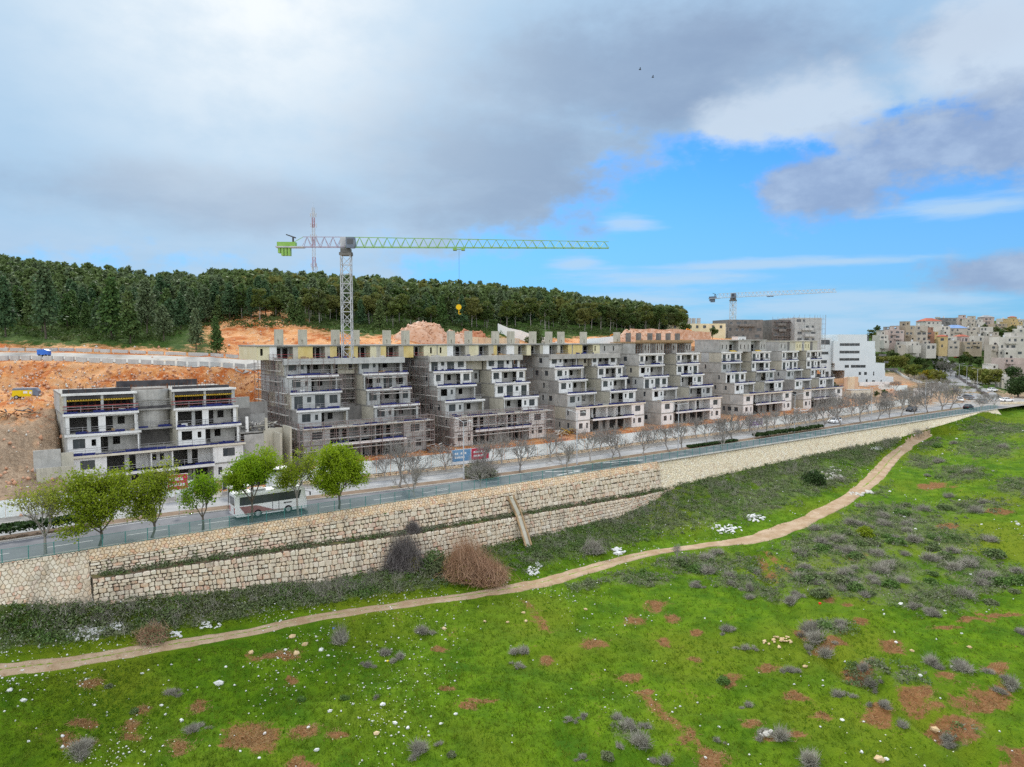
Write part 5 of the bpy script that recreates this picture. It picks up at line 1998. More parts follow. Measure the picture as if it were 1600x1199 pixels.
scaffold('scaffolding along the dark side and round the two lowest storeys of the white-fronted shell', B3, [
    (((-1.25, 22), (-1.25, 8.6)), lv(0, 15.6)), (((-1.25, 8.4), (-1.25, 4.0)), lv(0, 9.8)), (((-1.25, 3.8), (-1.25, -1.2)), lv(0, 5.9)), (((-1.2, -1.5), (25.4, -1.5)), lv(0, 5.9)), (((25.3, -1.2), (25.3, 4)), lv(0, 5.9))], None, 42, net=None)

# ------------------------------------------------------------------ walls and shells between the first two buildings
def block(name, label, cat, s, v, z, boxes, mat, group=None):
    t = thing(name, label, cat, rw(s, v, z), ROT, group)
    for nm, bx_, m_ in boxes:
        q = MB()
        q.box(*bx_)
        link(nm, q.mesh(nm, M[m_ or mat]), t)
    return t


block('basement_wall', 'stained concrete basement walls stepping between the lowest shell and the scaffolded grey shell', 'concrete wall', 35.4, 37.5, -.5,
      [('lower_wall', (0, 3.2, 0, .3, 0, 6.4), 'concrete'), ('lower_wall', (3.23, 6.5, .04, .3, 0, 7.2), 'concrete_tan'), ('fin', (4.9, 5.2, -3.2, -.003, 0, 6.6), 'concrete_tan'), ('fin', (6.6, 6.9, -3.2, .3, 0, 7.6), 'concrete_tan'),
       ('upper_wall', (-1.2, 2.2, 4.0, 4.3, 5, 10.6), 'concrete_dark'), ('upper_wall', (2.23, 5.0, 4.4, 4.6, 5, 9.4), 'concrete_dark2'), ('upper_wall', (-1.0, 3.4, 8.0, 8.3, 8, 12.2), 'concrete'), ('upper_wall', (3.43, 6.6, 8.1, 8.3, 8, 11.2), 'concrete_dark2'), ('slab', (-.8, 6.4, .31, 3.9, 6.6, 6.85), 'slab'),
       ('column', (.4, .8, .32, .7, 6.86, 9.4), 'plaster'), ('column', (3.6, 4.0, .32, .7, 6.86, 9.0), 'concrete_tan')], None)
block('basement_wall', 'two streaked concrete retaining walls stepping up at the left end of the lowest shell', 'concrete wall', 4.6, 31.0, 2.2,
      [('lower_wall', (1.2, 5.7, 0, .3, -1, 2.2), 'concrete_tan'), ('upper_wall', (1.0, 4.2, 1.3, 1.6, 1.6, 4.5), 'concrete'), ('upper_wall', (4.23, 5.7, 1.35, 1.6, 1.6, 3.9), 'concrete_tan'), ('rubble_fill', (1.2, 5.6, .31, 1.29, 1.5, 2.0), 'concrete_dark')], None)

# ------------------------------------------------------------------ tower cranes
def lattice(mb, p0, p1, wid, bay, rch, rbr):
    """square lattice column along z"""
    z0, z1 = p0[2], p1[2]
    n = max(1, round((z1 - z0) / bay))
    h = wid / 2
    cs = [(-h, -h), (h, -h), (h, h), (-h, h)]
    for x, y in cs:
        mb.tube((p0[0] + x, p0[1] + y, z0), (p0[0] + x, p0[1] + y, z1), rch, rch, 4)
    for k in range(n):
        a, b = z0 + (z1 - z0) * k / n, z0 + (z1 - z0) * (k + 1) / n
        for i in range(4):
            (x0, y0), (x1, y1) = cs[i], cs[(i + 1) % 4]
            mb.tube((p0[0] + x0, p0[1] + y0, b), (p0[0] + x1, p0[1] + y1, b), rbr, rbr, 4)
            if (k + i) % 2:
                mb.tube((p0[0] + x0, p0[1] + y0, a), (p0[0] + x1, p0[1] + y1, b), rbr, rbr, 4)
            else:
                mb.tube((p0[0] + x1, p0[1] + y1, a), (p0[0] + x0, p0[1] + y0, b), rbr, rbr, 4)


def jib_mesh(L, h0, h1, wid, bay, rch, rbr, z=0.0, sgn=1):
    mb = MB()
    n = round(L / bay)
    hh = lambda x: h0 + (h1 - h0) * x / L
    for k in range(n):
        x0, x1 = L * k / n, L * (k + 1) / n
        xm = (x0 + x1) / 2
        for y in (-wid / 2, wid / 2):
            mb.tube((sgn * x0, y, z), (sgn * x1, y, z), rch, rch, 4, cap=False)
            mb.tube((sgn * x0, y, z), (sgn * xm, 0, z + hh(xm)), rbr, rbr, 4, cap=False)
            mb.tube((sgn * xm, 0, z + hh(xm)), (sgn * x1, y, z), rbr, rbr, 4, cap=False)
        mb.tube((sgn * x1, -wid / 2, z), (sgn * x1, wid / 2, z), rbr, rbr, 4, cap=False)
        xb = min(L, xm + L / n)
        mb.tube((sgn * xm, 0, z + hh(xm)), (sgn * xb, 0, z + hh(xb)), rch, rch, 4, cap=False)
    mb.tube((0, 0, z + hh(0)), (sgn * L / n / 2, 0, z + hh(L / n / 2)), rch, rch, 4)
    return mb


def crane(label, base, H, rz, L, Lc, mastw, mats, trolley_x, hook_drop, sc=1.0, cap_r=.11):
    t = thing('tower_crane', label, 'tower crane', base, rz, None)
    mb = MB()
    lattice(mb, (0, 0, 0), (0, 0, H - 1.6), mastw, mastw * .98, cap_r, cap_r * .6)
    link('mast', mb.mesh('mast', M[mats[0]]), t)
    mb = MB()
    mb.box(-mastw * .62, mastw * .62, -mastw * .62, mastw * .62, H - 1.6, H - 1.1)
    mb.box(-mastw * .5, mastw * .5, -mastw * .5, mastw * .5, H - 1.05, H - .3)
    mb.tube((0, 0, H - 1.12), (0, 0, H - 1.0), mastw * .7, mastw * .7, 12)
    link('slewing_ring', mb.mesh('slewing_ring', M['concrete_dark']), t)
    mb = MB()
    mb.box(-mastw * .55, mastw * .2, -.5, .5, H - .25, H + 1.9)
    link('turntable_tower', mb.mesh('turntable_tower', M['steel']), t)
    mb = MB()
    mb.prism([(.35, H - .35), (1.9, H - .35), (2.15, H + .4), (2.0, H + 1.7), (.35, H + 1.7)], -2.0, -.75)
    cab = link('operator_cab', mb.mesh('operator_cab', M['machine_grey']), t)
    mb = MB()
    mb.box(.6, 1.8, -2.03, -2.003, H + .35, H + 1.4)
    link('cab_window', mb.mesh('cab_window', M['glass']), cab)
    link('jib', jib_mesh(L, 1.95, 1.25, 1.3, 1.75, cap_r * .8, cap_r * .48, H).mesh('jib', M[mats[1]]), t)
    link('counter_jib', jib_mesh(Lc * .62, 1.95, 1.95, 1.3, 1.75, cap_r * .8, cap_r * .48, H, -1).mesh('counter_jib', M[mats[2]]), t)
    mb = MB()
    mb.box(-Lc, -Lc * .6, -.8, .8, H - .18, H + .08)
    link('counter_deck', mb.mesh('counter_deck', M['steel']), t)
    mb = MB()
    mb.tube((-Lc * .62, 0, H + 1.9), (-Lc * .78, 0, H + .7), .06, .06, 4)
    mb.box(-Lc * .98, -Lc * .72, -.7, .7, H + .1, H + .9)
    link('winch_housing', mb.mesh('winch_housing', M[mats[3]]), t)
    mb = MB()
    mb.tube((-Lc * .76, 0, H + .9), (-Lc * .76, 0, H + 1.9), .2, .2, 6)
    mb.tube((-Lc * .72, 0, H + 1.75), (-Lc * .86, 0, H + 2.4), .13, .10, 6)
    link('service_winch', mb.mesh('service_winch', M['form_dark']), t)
    for k in range(4):
        mb = MB()
        x = -Lc * .97 + k * .62
        mb.box(x, x + .46, -.55, .55, H - (1.7 if k else 1.2), H + .2)
        link('counterweight', mb.mesh('counterweight', M[mats[3]]), t)
    mb = MB()
    for dx_ in (-.8, .8):
        mb.box(trolley_x + dx_ - .35, trolley_x + dx_ + .35, -.75, .75, H - .55, H - .2)
    mb.box(trolley_x - 1.1, trolley_x + 1.1, -.08, .08, H - .42, H - .3)
    link('trolley', mb.mesh('trolley', M[mats[3]]), t)
    if hook_drop:
        mb = MB()
        for y in (-.25, .25):
            mb.tube((trolley_x, y, H - .55), (trolley_x, y * .6, H - hook_drop), .018, .018, 4)
        link('hoist_rope', mb.mesh('hoist_rope', M['form_dark']), t)
        mb = MB()
        mb.tube((trolley_x - .1, -.3, H - hook_drop), (trolley_x - .1, .3, H - hook_drop), .55, .55, 10)
        mb.box(trolley_x - .18, trolley_x + .0, -.12, .12, H - hook_drop - 1.0, H - hook_drop - .4)
        c0 = Vector((trolley_x + .12, 0, H - hook_drop - 1.15))
        for k in range(6):
            a, b = math.pi * (.5 + k * .22), math.pi * (.5 + (k + 1) * .22)
            mb.tube(c0 + Vector((.26 * math.cos(a), 0, .26 * math.sin(a))), c0 + Vector((.26 * math.cos(b), 0, .26 * math.sin(b))), .08, .08, 5)
        link('hook_block', mb.mesh('hook_block', M['hook_yellow']), t)
    return t


Ym = Yat(543, 46.9)
mb0 = atY(543, 555, Ym)
ctop = atY(543, 386.5, Ym)[2]
tipY = (ctop - CAM_H) / ((530 - 390.5) / 1110) * .995
tip = atY(951, 390, tipY)
jl = math.hypot(tip[0] - mb0[0], tip[1] - mb0[1])
crane('tall grey and green tower crane with yellow hook rising behind the scaffolded grey shell', (mb0[0], mb0[1], 18.23), ctop - 18.23,
      math.atan2(tip[1] - mb0[1], tip[0] - mb0[0]), jl, 13.4, 1.85, ('steel', 'green_paint', 'pink_steel', 'green_paint'), 22.0, (480 - 388) / 1110 * Ym)
b2p = hxY(1143, 317)
c2top = atY(1143, 465, 317)[2]
t2 = atY(1306, 457, 281)
crane('distant white tower crane above the grey unfinished blocks', (b2p.x, b2p.y, b2p.z), c2top - b2p.z, math.atan2(t2[1] - b2p.y, t2[0] - b2p.x),
      math.hypot(t2[0] - b2p.x, t2[1] - b2p.y), 12.5, 1.9, ('white_steel', 'white_steel', 'white_steel', 'machine_grey'), 18.0, 0, cap_r=.13)

# lattice radio mast on the ridge
mpz = hxY(494, 352)
tm = thing('radio_mast', 'thin red and white lattice radio mast standing behind the forest ridge', 'radio mast', mpz)
topz = atY(494, 325, 352)[2] - mpz.z
nseg = 9
for k in range(nseg):
    za, zb = topz * k / nseg, topz * (k + 1) / nseg
    mb = MB()
    lattice(mb, (0, 0, za), (0, 0, zb - .01), 1.5 - .55 * k / nseg, 1.6, .09, .05)
    link('mast_section', mb.mesh('mast_section', M['mast_red' if k % 2 else 'mast_white']), tm)
for k, zz in enumerate((.30, .34, .62, .66, .78, .9)):
    for a in range(3):
        mb = MB()
        an = a * 2.1 + k
        r_ = 1.5
        mb.box(r_ * math.cos(an) - .18, r_ * math.cos(an) + .18, r_ * math.sin(an) - .15, r_ * math.sin(an) + .15, topz * zz, topz * zz + 1.9)
        mb.tube((.4 * math.cos(an), .4 * math.sin(an), topz * zz + 1), (r_ * math.cos(an), r_ * math.sin(an), topz * zz + 1), .05, .05, 4)
        link('antenna', mb.mesh('antenna', M['mast_white']), tm)
mb = MB()
mb.tube((0, 0, topz), (0, 0, topz + 3), .05, .03, 4)
link('lightning_rod', mb.mesh('lightning_rod', M['mast_white']), tm)


# ------------------------------------------------------------------ vehicles
def wheel_meshes(r, wd):
    a, b = MB(), MB()
    a.tube((0, -wd / 2, 0), (0, wd / 2, 0), r, r, 16)
    b.tube((0, -wd / 2 - .012, 0), (0, -wd / 2 - .002, 0), r * .6, r * .6, 12)
    b.tube((0, wd / 2 + .002, 0), (0, wd / 2 + .012, 0), r * .6, r * .6, 12)
    return a.mesh('wheel', M['tyre']), b.mesh('rim', M['rim'])


CARW = wheel_meshes(.33, .22)
BUSW = wheel_meshes(.50, .32)


def loft(sections):
    """rings of equal length -> closed skin"""
    mb = MB()
    n = len(sections[0])
    vs = [p for s_ in sections for p in s_]
    fs = []
    for k in range(len(sections) - 1):
        for i in range(n):
            fs.append((k * n + i, k * n + (i + 1) % n, (k + 1) * n + (i + 1) % n, (k + 1) * n + i))
    fs.append(tuple(range(n - 1, -1, -1)))
    fs.append(tuple(range((len(sections) - 1) * n, len(sections) * n)))
    mb.add(vs, fs)
    return mb


def car(label, loc, rz, mat, L=4.4, W_=1.78, H=1.46, kind='sedan', group='cars on the road'):
    t = thing('car', label, 'car', loc, rz, group)
    h = W_ / 2
    def ring(x, z0, z1, k=1.0):
        y = h * k
        return [(x, -y, z0), (x, y, z0), (x, y, z1 - .12), (x, y * .93, z1), (x, -y * .93, z1), (x, -y, z1 - .12)]
    S = [ring(-L / 2, .38, .78, .86), ring(-L / 2 + .12, .24, .92, .95), ring(-L * .28, .2, .96), ring(L * .15, .2, .93), ring(L * .36, .22, .84, .97), ring(L / 2 - .1, .26, .72, .9), ring(L / 2, .36, .62, .8)]
    body = link('body', loft(S).mesh('body', mat), t)
    if kind == 'sedan':
        xs = (-L * .40, -L * .22, L * .06, L * .24)
    else:
        xs = (-L * .48, -L * .43, L * .08, L * .26)
    def cab(x, z, k):
        y = h * k
        return (x, -y, z), (x, y, z)
    g_ = MB()
    z0, z1 = .90, H - .05
    a = cab(xs[0], z0, .9) + cab(xs[3], z0, .9)
    b = cab(xs[1], z1, .74) + cab(xs[2], z1, .74)
    g_.add([a[0], a[1], a[3], a[2], b[0], b[1], b[3], b[2]], [(0, 1, 5, 4), (1, 2, 6, 5), (2, 3, 7, 6), (3, 0, 4, 7), (4, 5, 6, 7)])
    link('window_glass', g_.mesh('window_glass', M['glass']), t)
    r = MB()
    r.box(xs[1] - .08, xs[2] + .08, -h * .75, h * .75, z1 - .02, H)
    for sy in (-1, 1):
        for (p, q) in ((a[0], b[0]), (a[2], b[2])):
            y0, y1 = abs(p[1]) * sy * 1.01, abs(q[1]) * sy * 1.01
            r.tube((p[0], y0, p[2]), (q[0], y1, q[2]), .05, .05, 4)
        xm = (xs[1] + xs[2]) / 2
        r.tube((xm, h * .905 * sy, z0), (xm, h * .75 * sy, z1), .05, .05, 4)
    link('roof', r.mesh('roof', mat), t)
    for x in (-L * .30, L * .31):
        for y in (-h + .1, h - .1):
            o = link('wheel', CARW[0], t, (x, y, .33))
            link('rim', CARW[1], o)
    for y in (-h * .68, h * .68):
        q = MB()
        q.box(L / 2 - .16, L / 2 - .02, y - .18, y + .18, .60, .71)
        link('headlight', q.mesh('headlight', M['lamp_on_car']), t)
        q = MB()
        q.box(-L / 2 - .01, -L / 2 + .08, y - .2, y + .2, .66, .80)
        link('tail_light', q.mesh('tail_light', M['tail']), t)
    return t


def ground_pt(px, py, z=0.02):
    q = gz(px, py, z)
    return Vector((q[0], q[1], z))


car('white hatchback driving left on the far carriageway behind the big bare trees', ground_pt(1304, 661), ROT + math.pi, M['car_white'], kind='hatch')
car('black hatchback on the far carriageway in front of the sandy lot', ground_pt(1424, 643), ROT + math.pi, M['car_black'], kind='hatch')
car('white estate car waiting at the mouth of the side street', ground_pt(1500, 627), ROT + math.pi + .5, M['car_white'], kind='hatch')
car('black saloon approaching the junction beside the fence', ground_pt(1513, 639), ROT, M['car_black'])
car('dark grey saloon queueing at the junction beside the fence', ground_pt(1536, 630), ROT, M['car_grey'])
car('white saloon parked at the fence end by the big dark tree', ground_pt(1573, 627.5), .05, M['car_white'])
car('grey car on the side street just above the junction', ground_pt(1511, 623, .3), 2.0, M['car_grey'])
q = hxY(1494, 452)
car('orange red van at the top of the side street below the houses', (q.x, q.y, q.z + .1), .6, M['car_red'], L=5.4, H=2.0, kind='hatch')
q = hxY(1551, 290)
car('white car parked among trees beyond the side street', (q.x, q.y, q.z + .05), .3, M['car_white'])

# coach
pb0, pb1 = gz(368, 812.5, 0), gz(489, 803, 0)
sb0, sb1 = to_sv(pb0)[0], to_sv(pb1)[0]
BL = min(11.2, max(9.0, sb1 - sb0))
BW, BH = 2.45, 3.2
bus = thing('bus', 'white coach with rose swoosh at its rear passing behind the leafy trees', 'bus', rw((sb0 + sb1) / 2, 5.0, .02), ROT)
def bring(x, z0, z1, k=1.0, r=.22):
    y = BW / 2 * k
    return [(x, -y, z0), (x, y, z0), (x, y, z1 - r), (x, y - r, z1), (x, -y + r, z1), (x, -y, z1 - r)]
link('body', loft([bring(-BL / 2, .5, BH - .12, .96), bring(-BL / 2 + .18, .34, BH), bring(BL / 2 - .75, .34, BH), bring(BL / 2 - .3, .34, BH - .25, .99), bring(BL / 2 - .02, .4, 1.35, .94)]).mesh('body', M['car_white']), bus)
for sy in (-1, 1):
    y0, y1 = (BW / 2 + .003) * sy, (BW / 2 + .018) * sy
    ya, yb = min(y0, y1), max(y0, y1)
    q = MB()
    q.prism([(-BL / 2 + .55, 1.72), (BL / 2 - 1.05, 1.72), (BL / 2 - .75, 2.75), (-BL / 2 + .55, 2.75)], ya, yb)
    wdw = link('window_band', q.mesh('window_band', M['glass']), bus)
    q = MB()
    for x in np.linspace(-BL / 2 + 2.1, BL / 2 - 2.4, 5):
        q.box(x, x + .05, ya - .004, yb + .004, 1.72, 2.75)
    link('window_post', q.mesh('window_post', M['form_dark']), wdw)
    q = MB()
    q.prism([(-BL / 2 + .5, 1.6), (-BL / 2 + 2.6, 1.55), (-BL / 2 + 4.6, .78), (BL / 2 - 2.4, .62), (BL / 2 - 2.4, .5), (-BL / 2 + 1.2, .5), (-BL / 2 + 1.0, .9)], ya, yb)
    link('paint_swoosh', q.mesh('paint_swoosh', M['bus_rose']), bus)
    q = MB()
    q.box(-BL / 2 + 4.5, -BL / 2 + 4.56, ya - .003, yb + .003, .5, 2.75)
    q.box(-BL / 2 + 5.3, -BL / 2 + 5.36, ya - .003, yb + .003, .5, 1.7)
    link('door_gap', q.mesh('door_gap', M['form_dark']), bus)
    if sy < 0:
        q = MB()
        text_lines(q, -BL / 2 + 5.7, BL / 2 - 2.2, 1.22, 1.56, 1, ya - .002, random.Random(2), .95)
        link('lettering', q.mesh('lettering', M['form_dark']), bus)
for x in (-BL / 2 + 2.7, BL / 2 - 2.5):
    for y in (-BW / 2 + .13, BW / 2 - .13):
        o = link('wheel', BUSW[0], bus, (x, y, .5))
        link('rim', BUSW[1], o)
q = MB()
q.add([(BL / 2 - .012, -1.06, 1.42), (BL / 2 - .012, 1.06, 1.42), (BL / 2 - .26, 1.04, 2.86), (BL / 2 - .26, -1.04, 2.86), (BL / 2 - .1, -1.06, 1.42), (BL / 2 - .1, 1.06, 1.42), (BL / 2 - .4, 1.04, 2.86), (BL / 2 - .4, -1.04, 2.86)],
      [(0, 1, 2, 3), (0, 4, 5, 1), (2, 6, 7, 3), (1, 5, 6, 2), (0, 3, 7, 4)])
link('windscreen', q.mesh('windscreen', M['glass']), bus)
q = MB()
q.box(BL / 2 - .35, BL / 2 + .05, -1.1, 1.1, .36, .62)
link('bumper', q.mesh('bumper', M['form_dark']), bus)
for y in (-.9, .9):
    q = MB()
    q.box(BL / 2 - .05, BL / 2 + .03, y - .2, y + .2, .75, 1.0)
    link('headlight', q.mesh('headlight', M['lamp_on_car']), bus)
    q = MB()
    q.box(-BL / 2 - .02, -BL / 2 + .05, y - .14, y + .14, .8, 1.5)
    link('tail_light', q.mesh('tail_light', M['tail']), bus)
    q = MB()
    q.tube((BL / 2 - .3, y * 1.3, 2.6), (BL / 2 + .35, y * 1.55, 2.4), .03, .03, 4)
    q.box(BL / 2 + .28, BL / 2 + .38, y * 1.55 - .12, y * 1.55 + .12, 1.95, 2.4)
    link('wing_mirror', q.mesh('wing_mirror', M['form_dark']), bus)
q = MB()
q.box(-BL / 2 - .012, -BL / 2 - .002, -.95, .95, 1.75, 2.75)
link('rear_window', q.mesh('rear_window', M['glass']), bus)
for x, l in ((-2.2, 1.6), (.6, 2.3)):
    q = MB()
    q.box(x, x + l, -.75, .75, BH + .003, BH + .2)
    link('roof_unit', q.mesh('roof_unit', M['plaster_grey']), bus)

# second white vehicle roof and flat shelter roof behind the coach
def shelter(label, s0, s1, v, wid, h, z=.12):
    t = thing('street_shelter', label, 'shelter', rw(s0, v, z), ROT)
    L = s1 - s0
    q = MB()
    q.box(0, L, 0, wid, h, h + .16)
    link('roof', q.mesh('roof', M['sign_white']), t)
    for x in np.linspace(.2, L - .2, 5):
        q = MB()
        q.tube((x, wid - .2, 0), (x, wid - .2, h), .06, .06, 6)
        link('post', q.mesh('post', M['steel']), t)
    q = MB()
    q.box(.2, L - .2, wid - .1, wid - .05, .3, h - .3)
    link('back_panel', q.mesh('back_panel', M['glass']), t)
    q = MB()
    q.box(.6, L - .6, wid - .75, wid - .35, .42, .48)
    link('bench', q.mesh('bench', M['wood']), t)


shelter('long flat white shelter roof beyond the coach on the far pavement', s_at(344, 20), s_at(456, 18.5), E_FAR1(24) + .5, 2.2, 2.7)
shelter('short flat white shelter roof on the median just behind the rear of the coach', s_at(343, 14), s_at(377, 14), E_NEAR1(19) + .5, 1.4, 2.4, .13)


# ------------------------------------------------------------------ street lamps and signs
lm = MB()
lm.tube((0, 0, 0), (0, 0, .5), .16, .16, 8)
lm.tube((0, 0, .5), (0, 0, 9.0), .10, .06, 8)
lamp_pole = lm.mesh('pole', M['steel'])
lm = MB()
for sy in (-1, 1):
    lm.tube((0, 0, 8.9), (0, sy * 1.6, 9.3), .045, .035, 6)
lamp_arm = lm.mesh('arm', M['steel'])
lm = MB()
lm.box(-.16, .16, 1.5, 2.2, 9.22, 9.36)
lamp_head = lm.mesh('lamp_head', M['plaster_grey'])
LAMPS = [(724, 'before the scaffolded white-fronted shell'), (902, 'before the shell with debris at its foot'), (1061, 'before the shell with the timber roof'), (1243, 'before the last apartment shell'), (1363, 'behind the big bare trees near the sandy lot'), (1447, 'by the white container at the sandy lot')]
lamp0 = None
for i, (px, where) in enumerate(LAMPS):
    v_ = 9.6
    for _ in range(4):
        s_ = s_at(px, v_)
        v_ = (E_NEAR1(s_) + E_FAR0(s_)) / 2
    lb = 'tall grey street lamp on the median ' + where
    if lamp0 is None:
        lamp0 = thing('street_lamp', lb, 'street lamp', rw(s_, v_, .13), ROT, 'street lamps on the median')
        link('pole', lamp_pole, lamp0)
        link('arm', lamp_arm, lamp0)
        for rzz in (0, math.pi):
            link('lamp_head', lamp_head, lamp0, (0, 0, 0), rzz)
    else:
        clone(lamp0, rw(s_, v_, .13), ROT, 1, lb)
for k, (px, Y, h, wh) in enumerate(((1498, 345, 9, 'left kerb of the side street'), (1510, 330, 9, 'mesh fence of the side street'), (1527, 305, 8, 'fence near the foot of the side street'))):
    q = hxY(px, Y)
    clone(lamp0, (q.x, q.y, q.z), .9, 1, 'pale street lamp at the ' + wh)
ts = thing('road_sign', 'small white road sign on a thin pole on the median left of the coach', 'road sign', rw(s_at(273, 11.8), E_NEAR1(s_at(273, 11.8)) + 1.0, .13), ROT)
q = MB()
q.tube((0, 0, 0), (0, 0, 2.6), .04, .04, 6)
link('pole', q.mesh('pole', M['steel']), ts)
q = MB()
q.box(-.35, .35, -.06, -.042, 1.9, 2.6)
link('sign_plate', q.mesh('sign_plate', M['sign_white']), ts)


# ------------------------------------------------------------------ vegetation
def quads_cloud(pts, size, rng, asp=1.6, up=0.0, outward=None, ow=0.0):
    """random leaf-like quads at points"""
    n = len(pts)
    nrm = rng.normal(size=(n, 3))
    nrm /= np.linalg.norm(nrm, axis=1)[:, None]
    if up:
        nrm[:, 2] += up
    if outward is not None:
        nrm += outward * ow
    nrm /= np.linalg.norm(nrm, axis=1)[:, None]
    t = np.cross(nrm, rng.normal(size=(n, 3)))
    t /= np.linalg.norm(t, axis=1)[:, None] + 1e-9
    b = np.cross(nrm, t)
    size = np.broadcast_to(np.asarray(size, float), (n,))[:, None]
    t, b = t * size * .5 * asp, b * size * .5
    v = np.stack([pts - t, pts - b * .9, pts + t, pts + b * .9], 1).reshape(-1, 3)
    return v, np.arange(4 * n).reshape(-1, 4)


def blades(base, tipv, w_, rng):
    """thin triangles from base to tip"""
    n = len(base)
    d = tipv - base
    sd_ = np.cross(d, rng.normal(size=(n, 3)))
    sd_ /= np.linalg.norm(sd_, axis=1)[:, None] + 1e-9
    sd_ *= np.broadcast_to(np.asarray(w_, float), (n,))[:, None]
    v = np.stack([base - sd_, base + sd_, tipv], 1).reshape(-1, 3)
    return v, np.arange(3 * n).reshape(-1, 3)


def skeleton(rng, H, levels, spread, trunk_r, trunk_f=.25, lean=.1, up=.35):
    """recursive limbs: returns thick MB, thin MB, terminal points"""
    A, B, tips = MB(), MB(), []
    def grow(p, d, L, r, lev):
        n = 2 if lev < 2 else 1
        q = p
        dd = d
        for k in range(n):
            dd = (dd + Vector((rng.gauss(0, .14), rng.gauss(0, .14), rng.gauss(.03, .08)))).normalized()
            q2 = q + dd * (L / n)
            (A if lev < 3 else B).tube(q, q2, max(r * (1 - .3 * k / n), .016), max(r * (1 - .3 * (k + 1) / n), .012), 5 if lev == 0 else 4 if lev < 2 else 3, cap=False)
            q = q2
        if lev >= len(levels):
            tips.append(q)
            return
        nb = levels[lev]
        a0 = rng.random() * 6.28
        for k in range(nb):
            az = a0 + 6.283 * k / nb + rng.uniform(-.4, .4)
            tl = spread[lev] * rng.uniform(.65, 1.25)
            x = dd.orthogonal().normalized()
            y = dd.cross(x)
            nd = (dd * math.cos(tl) + (x * math.cos(az) + y * math.sin(az)) * math.sin(tl) + Vector((0, 0, up * .4))).normalized()
            f_ = rng.uniform(.55, 1.0) if lev > 0 else rng.uniform(.85, 1.0)
            st = p + (q - p) * f_
            grow(st, nd, L * rng.uniform(.58, .85) if lev else H * rng.uniform(.24, .34), r * (.62 if lev else .58), lev + 1)
            if lev >= 2:
                tips.append(st)
    grow(Vector((0, 0, -.1)), Vector((rng.uniform(-lean, lean), rng.uniform(-lean, lean), 1)).normalized(), H * trunk_f, trunk_r, 0)
    return A, B, tips


BARE = []
for k in range(6):
    r_ = random.Random(100 + k)
    H = 7.0
    A, B, tips = skeleton(r_, H, [4, 3, 4, 4, 3], [.62, .55, .55, .6, .6], .17, .24 if k % 2 else .17, .12, .35)
    zt = max(p.z for p in tips)
    BARE.append((A.mesh('trunk', M['bark_grey' if k % 3 else 'bark_pale']), B.mesh('twigs', M['twig']), zt))


def bare_proto(k):
    t = thing('bare_tree', 'bare tree', 'tree', (0, 0, 0), 0, 'bare street trees')
    link('trunk', BARE[k][0], t)
    link('twigs', BARE[k][1], t)
    return t


class Lazy:
    """first use moves the prototype itself, later uses copy it"""
    def __init__(self, make):
        self.make, self.p, self.k = make, None, 0
    def put(self, loc, rz, sc, label, group=None):
        if self.p is None:
            self.p = self.make()
            CHILD[self.p.name] = list(self.p.children) or [o for o in bpy.data.objects if o.parent == self.p]
            o = self.p
            o.location, o.rotation_euler, o.scale = loc, (0, 0, rz), (sc if hasattr(sc, '__len__') else (sc,) * 3)
            o['label'] = label
            if group:
                o['group'] = group
            return o
        return clone(self.p, loc, rz, sc, label, group)


bare = [Lazy(lambda k=k: bare_proto(k)) for k in range(6)]
rt = random.Random(77)


def on_edge(px, fv):
    v_ = fv(60)
    for _ in range(5):
        s_ = s_at(px, v_)
        v_ = fv(s_)
    return s_, v_


med = lambda s: (E_NEAR1(s) + E_FAR0(s)) / 2
pav = lambda s: E_HOARD(s) - 1.3
MED_T = [(623, 1.28), (752, 1.0), (812, 1.05), (924, .95), (956, .9), (972, 1.0), (1004, .95), (1047, .9), (1066, 1.05), (1106, .9), (1128, .9), (1148, 1.0), (1178, .95), (1205, 1.0), (1232, .95), (1262, .9), (1290, 1.0), (1318, 1.5), (1347, 1.3),
         (1372, 1.1), (1392, 1.0), (1411, 1.25), (1432, 1.1), (1452, 1.2), (1472, 1.4), (1487, 1.3)]
for i, (px, sc) in enumerate(MED_T):
    s_, v_ = on_edge(px, med)
    bare[i % 6].put(rw(s_, v_ + rt.uniform(-.3, .3), .1), rt.uniform(0, 6.28), sc * rt.uniform(.92, 1.05), f'leafless median tree, {ORD[i]} of its row counting away from the coach', 'bare trees on the median')
PAV_T = [(600, .62), (646, .62), (694, .7), (735, .9), (782, .95), (832, .8), (861, .85), (890, .6), (938, .8), (987, .95), (1020, .8), (1060, .9), (1090, .7), (1118, .9), (1160, .85), (1172, .8), (1212, .8), (1246, .7), (1276, .8), (1306, 1.1), (1334, 1.2), (1360, 1.1), (1386, 1.0), (1410, 1.1), (1430, 1.0), (1448, 1.1)]
for i, (px, sc) in enumerate(PAV_T[:3] + PAV_T[4:15:2] + PAV_T[15:]):
    s_, v_ = on_edge(px, pav)
    bare[(i * 5 + 2) % 6].put(rw(s_, v_ + rt.uniform(-.3, .3), .12), rt.uniform(0, 6.28), sc * rt.uniform(.92, 1.08), f'leafless tree on the hoarding pavement, {ORD[i]} of its row from the coach', 'bare trees along the hoarding')
NEAR_T = [(647, .78), (750, .62), (888, .85), (1130, .7), (1535, .9), (1556, .8)]
for i, (px, sc) in enumerate(NEAR_T):
    s_, v_ = on_edge(px, lambda s: 1.9)
    bare[(i * 3) % 6].put(rw(s_, v_, .0), rt.uniform(0, 6.28), sc, f'low pale leafless tree right behind the fence, {ORD[i]} from the coach', 'bare trees behind the fence')
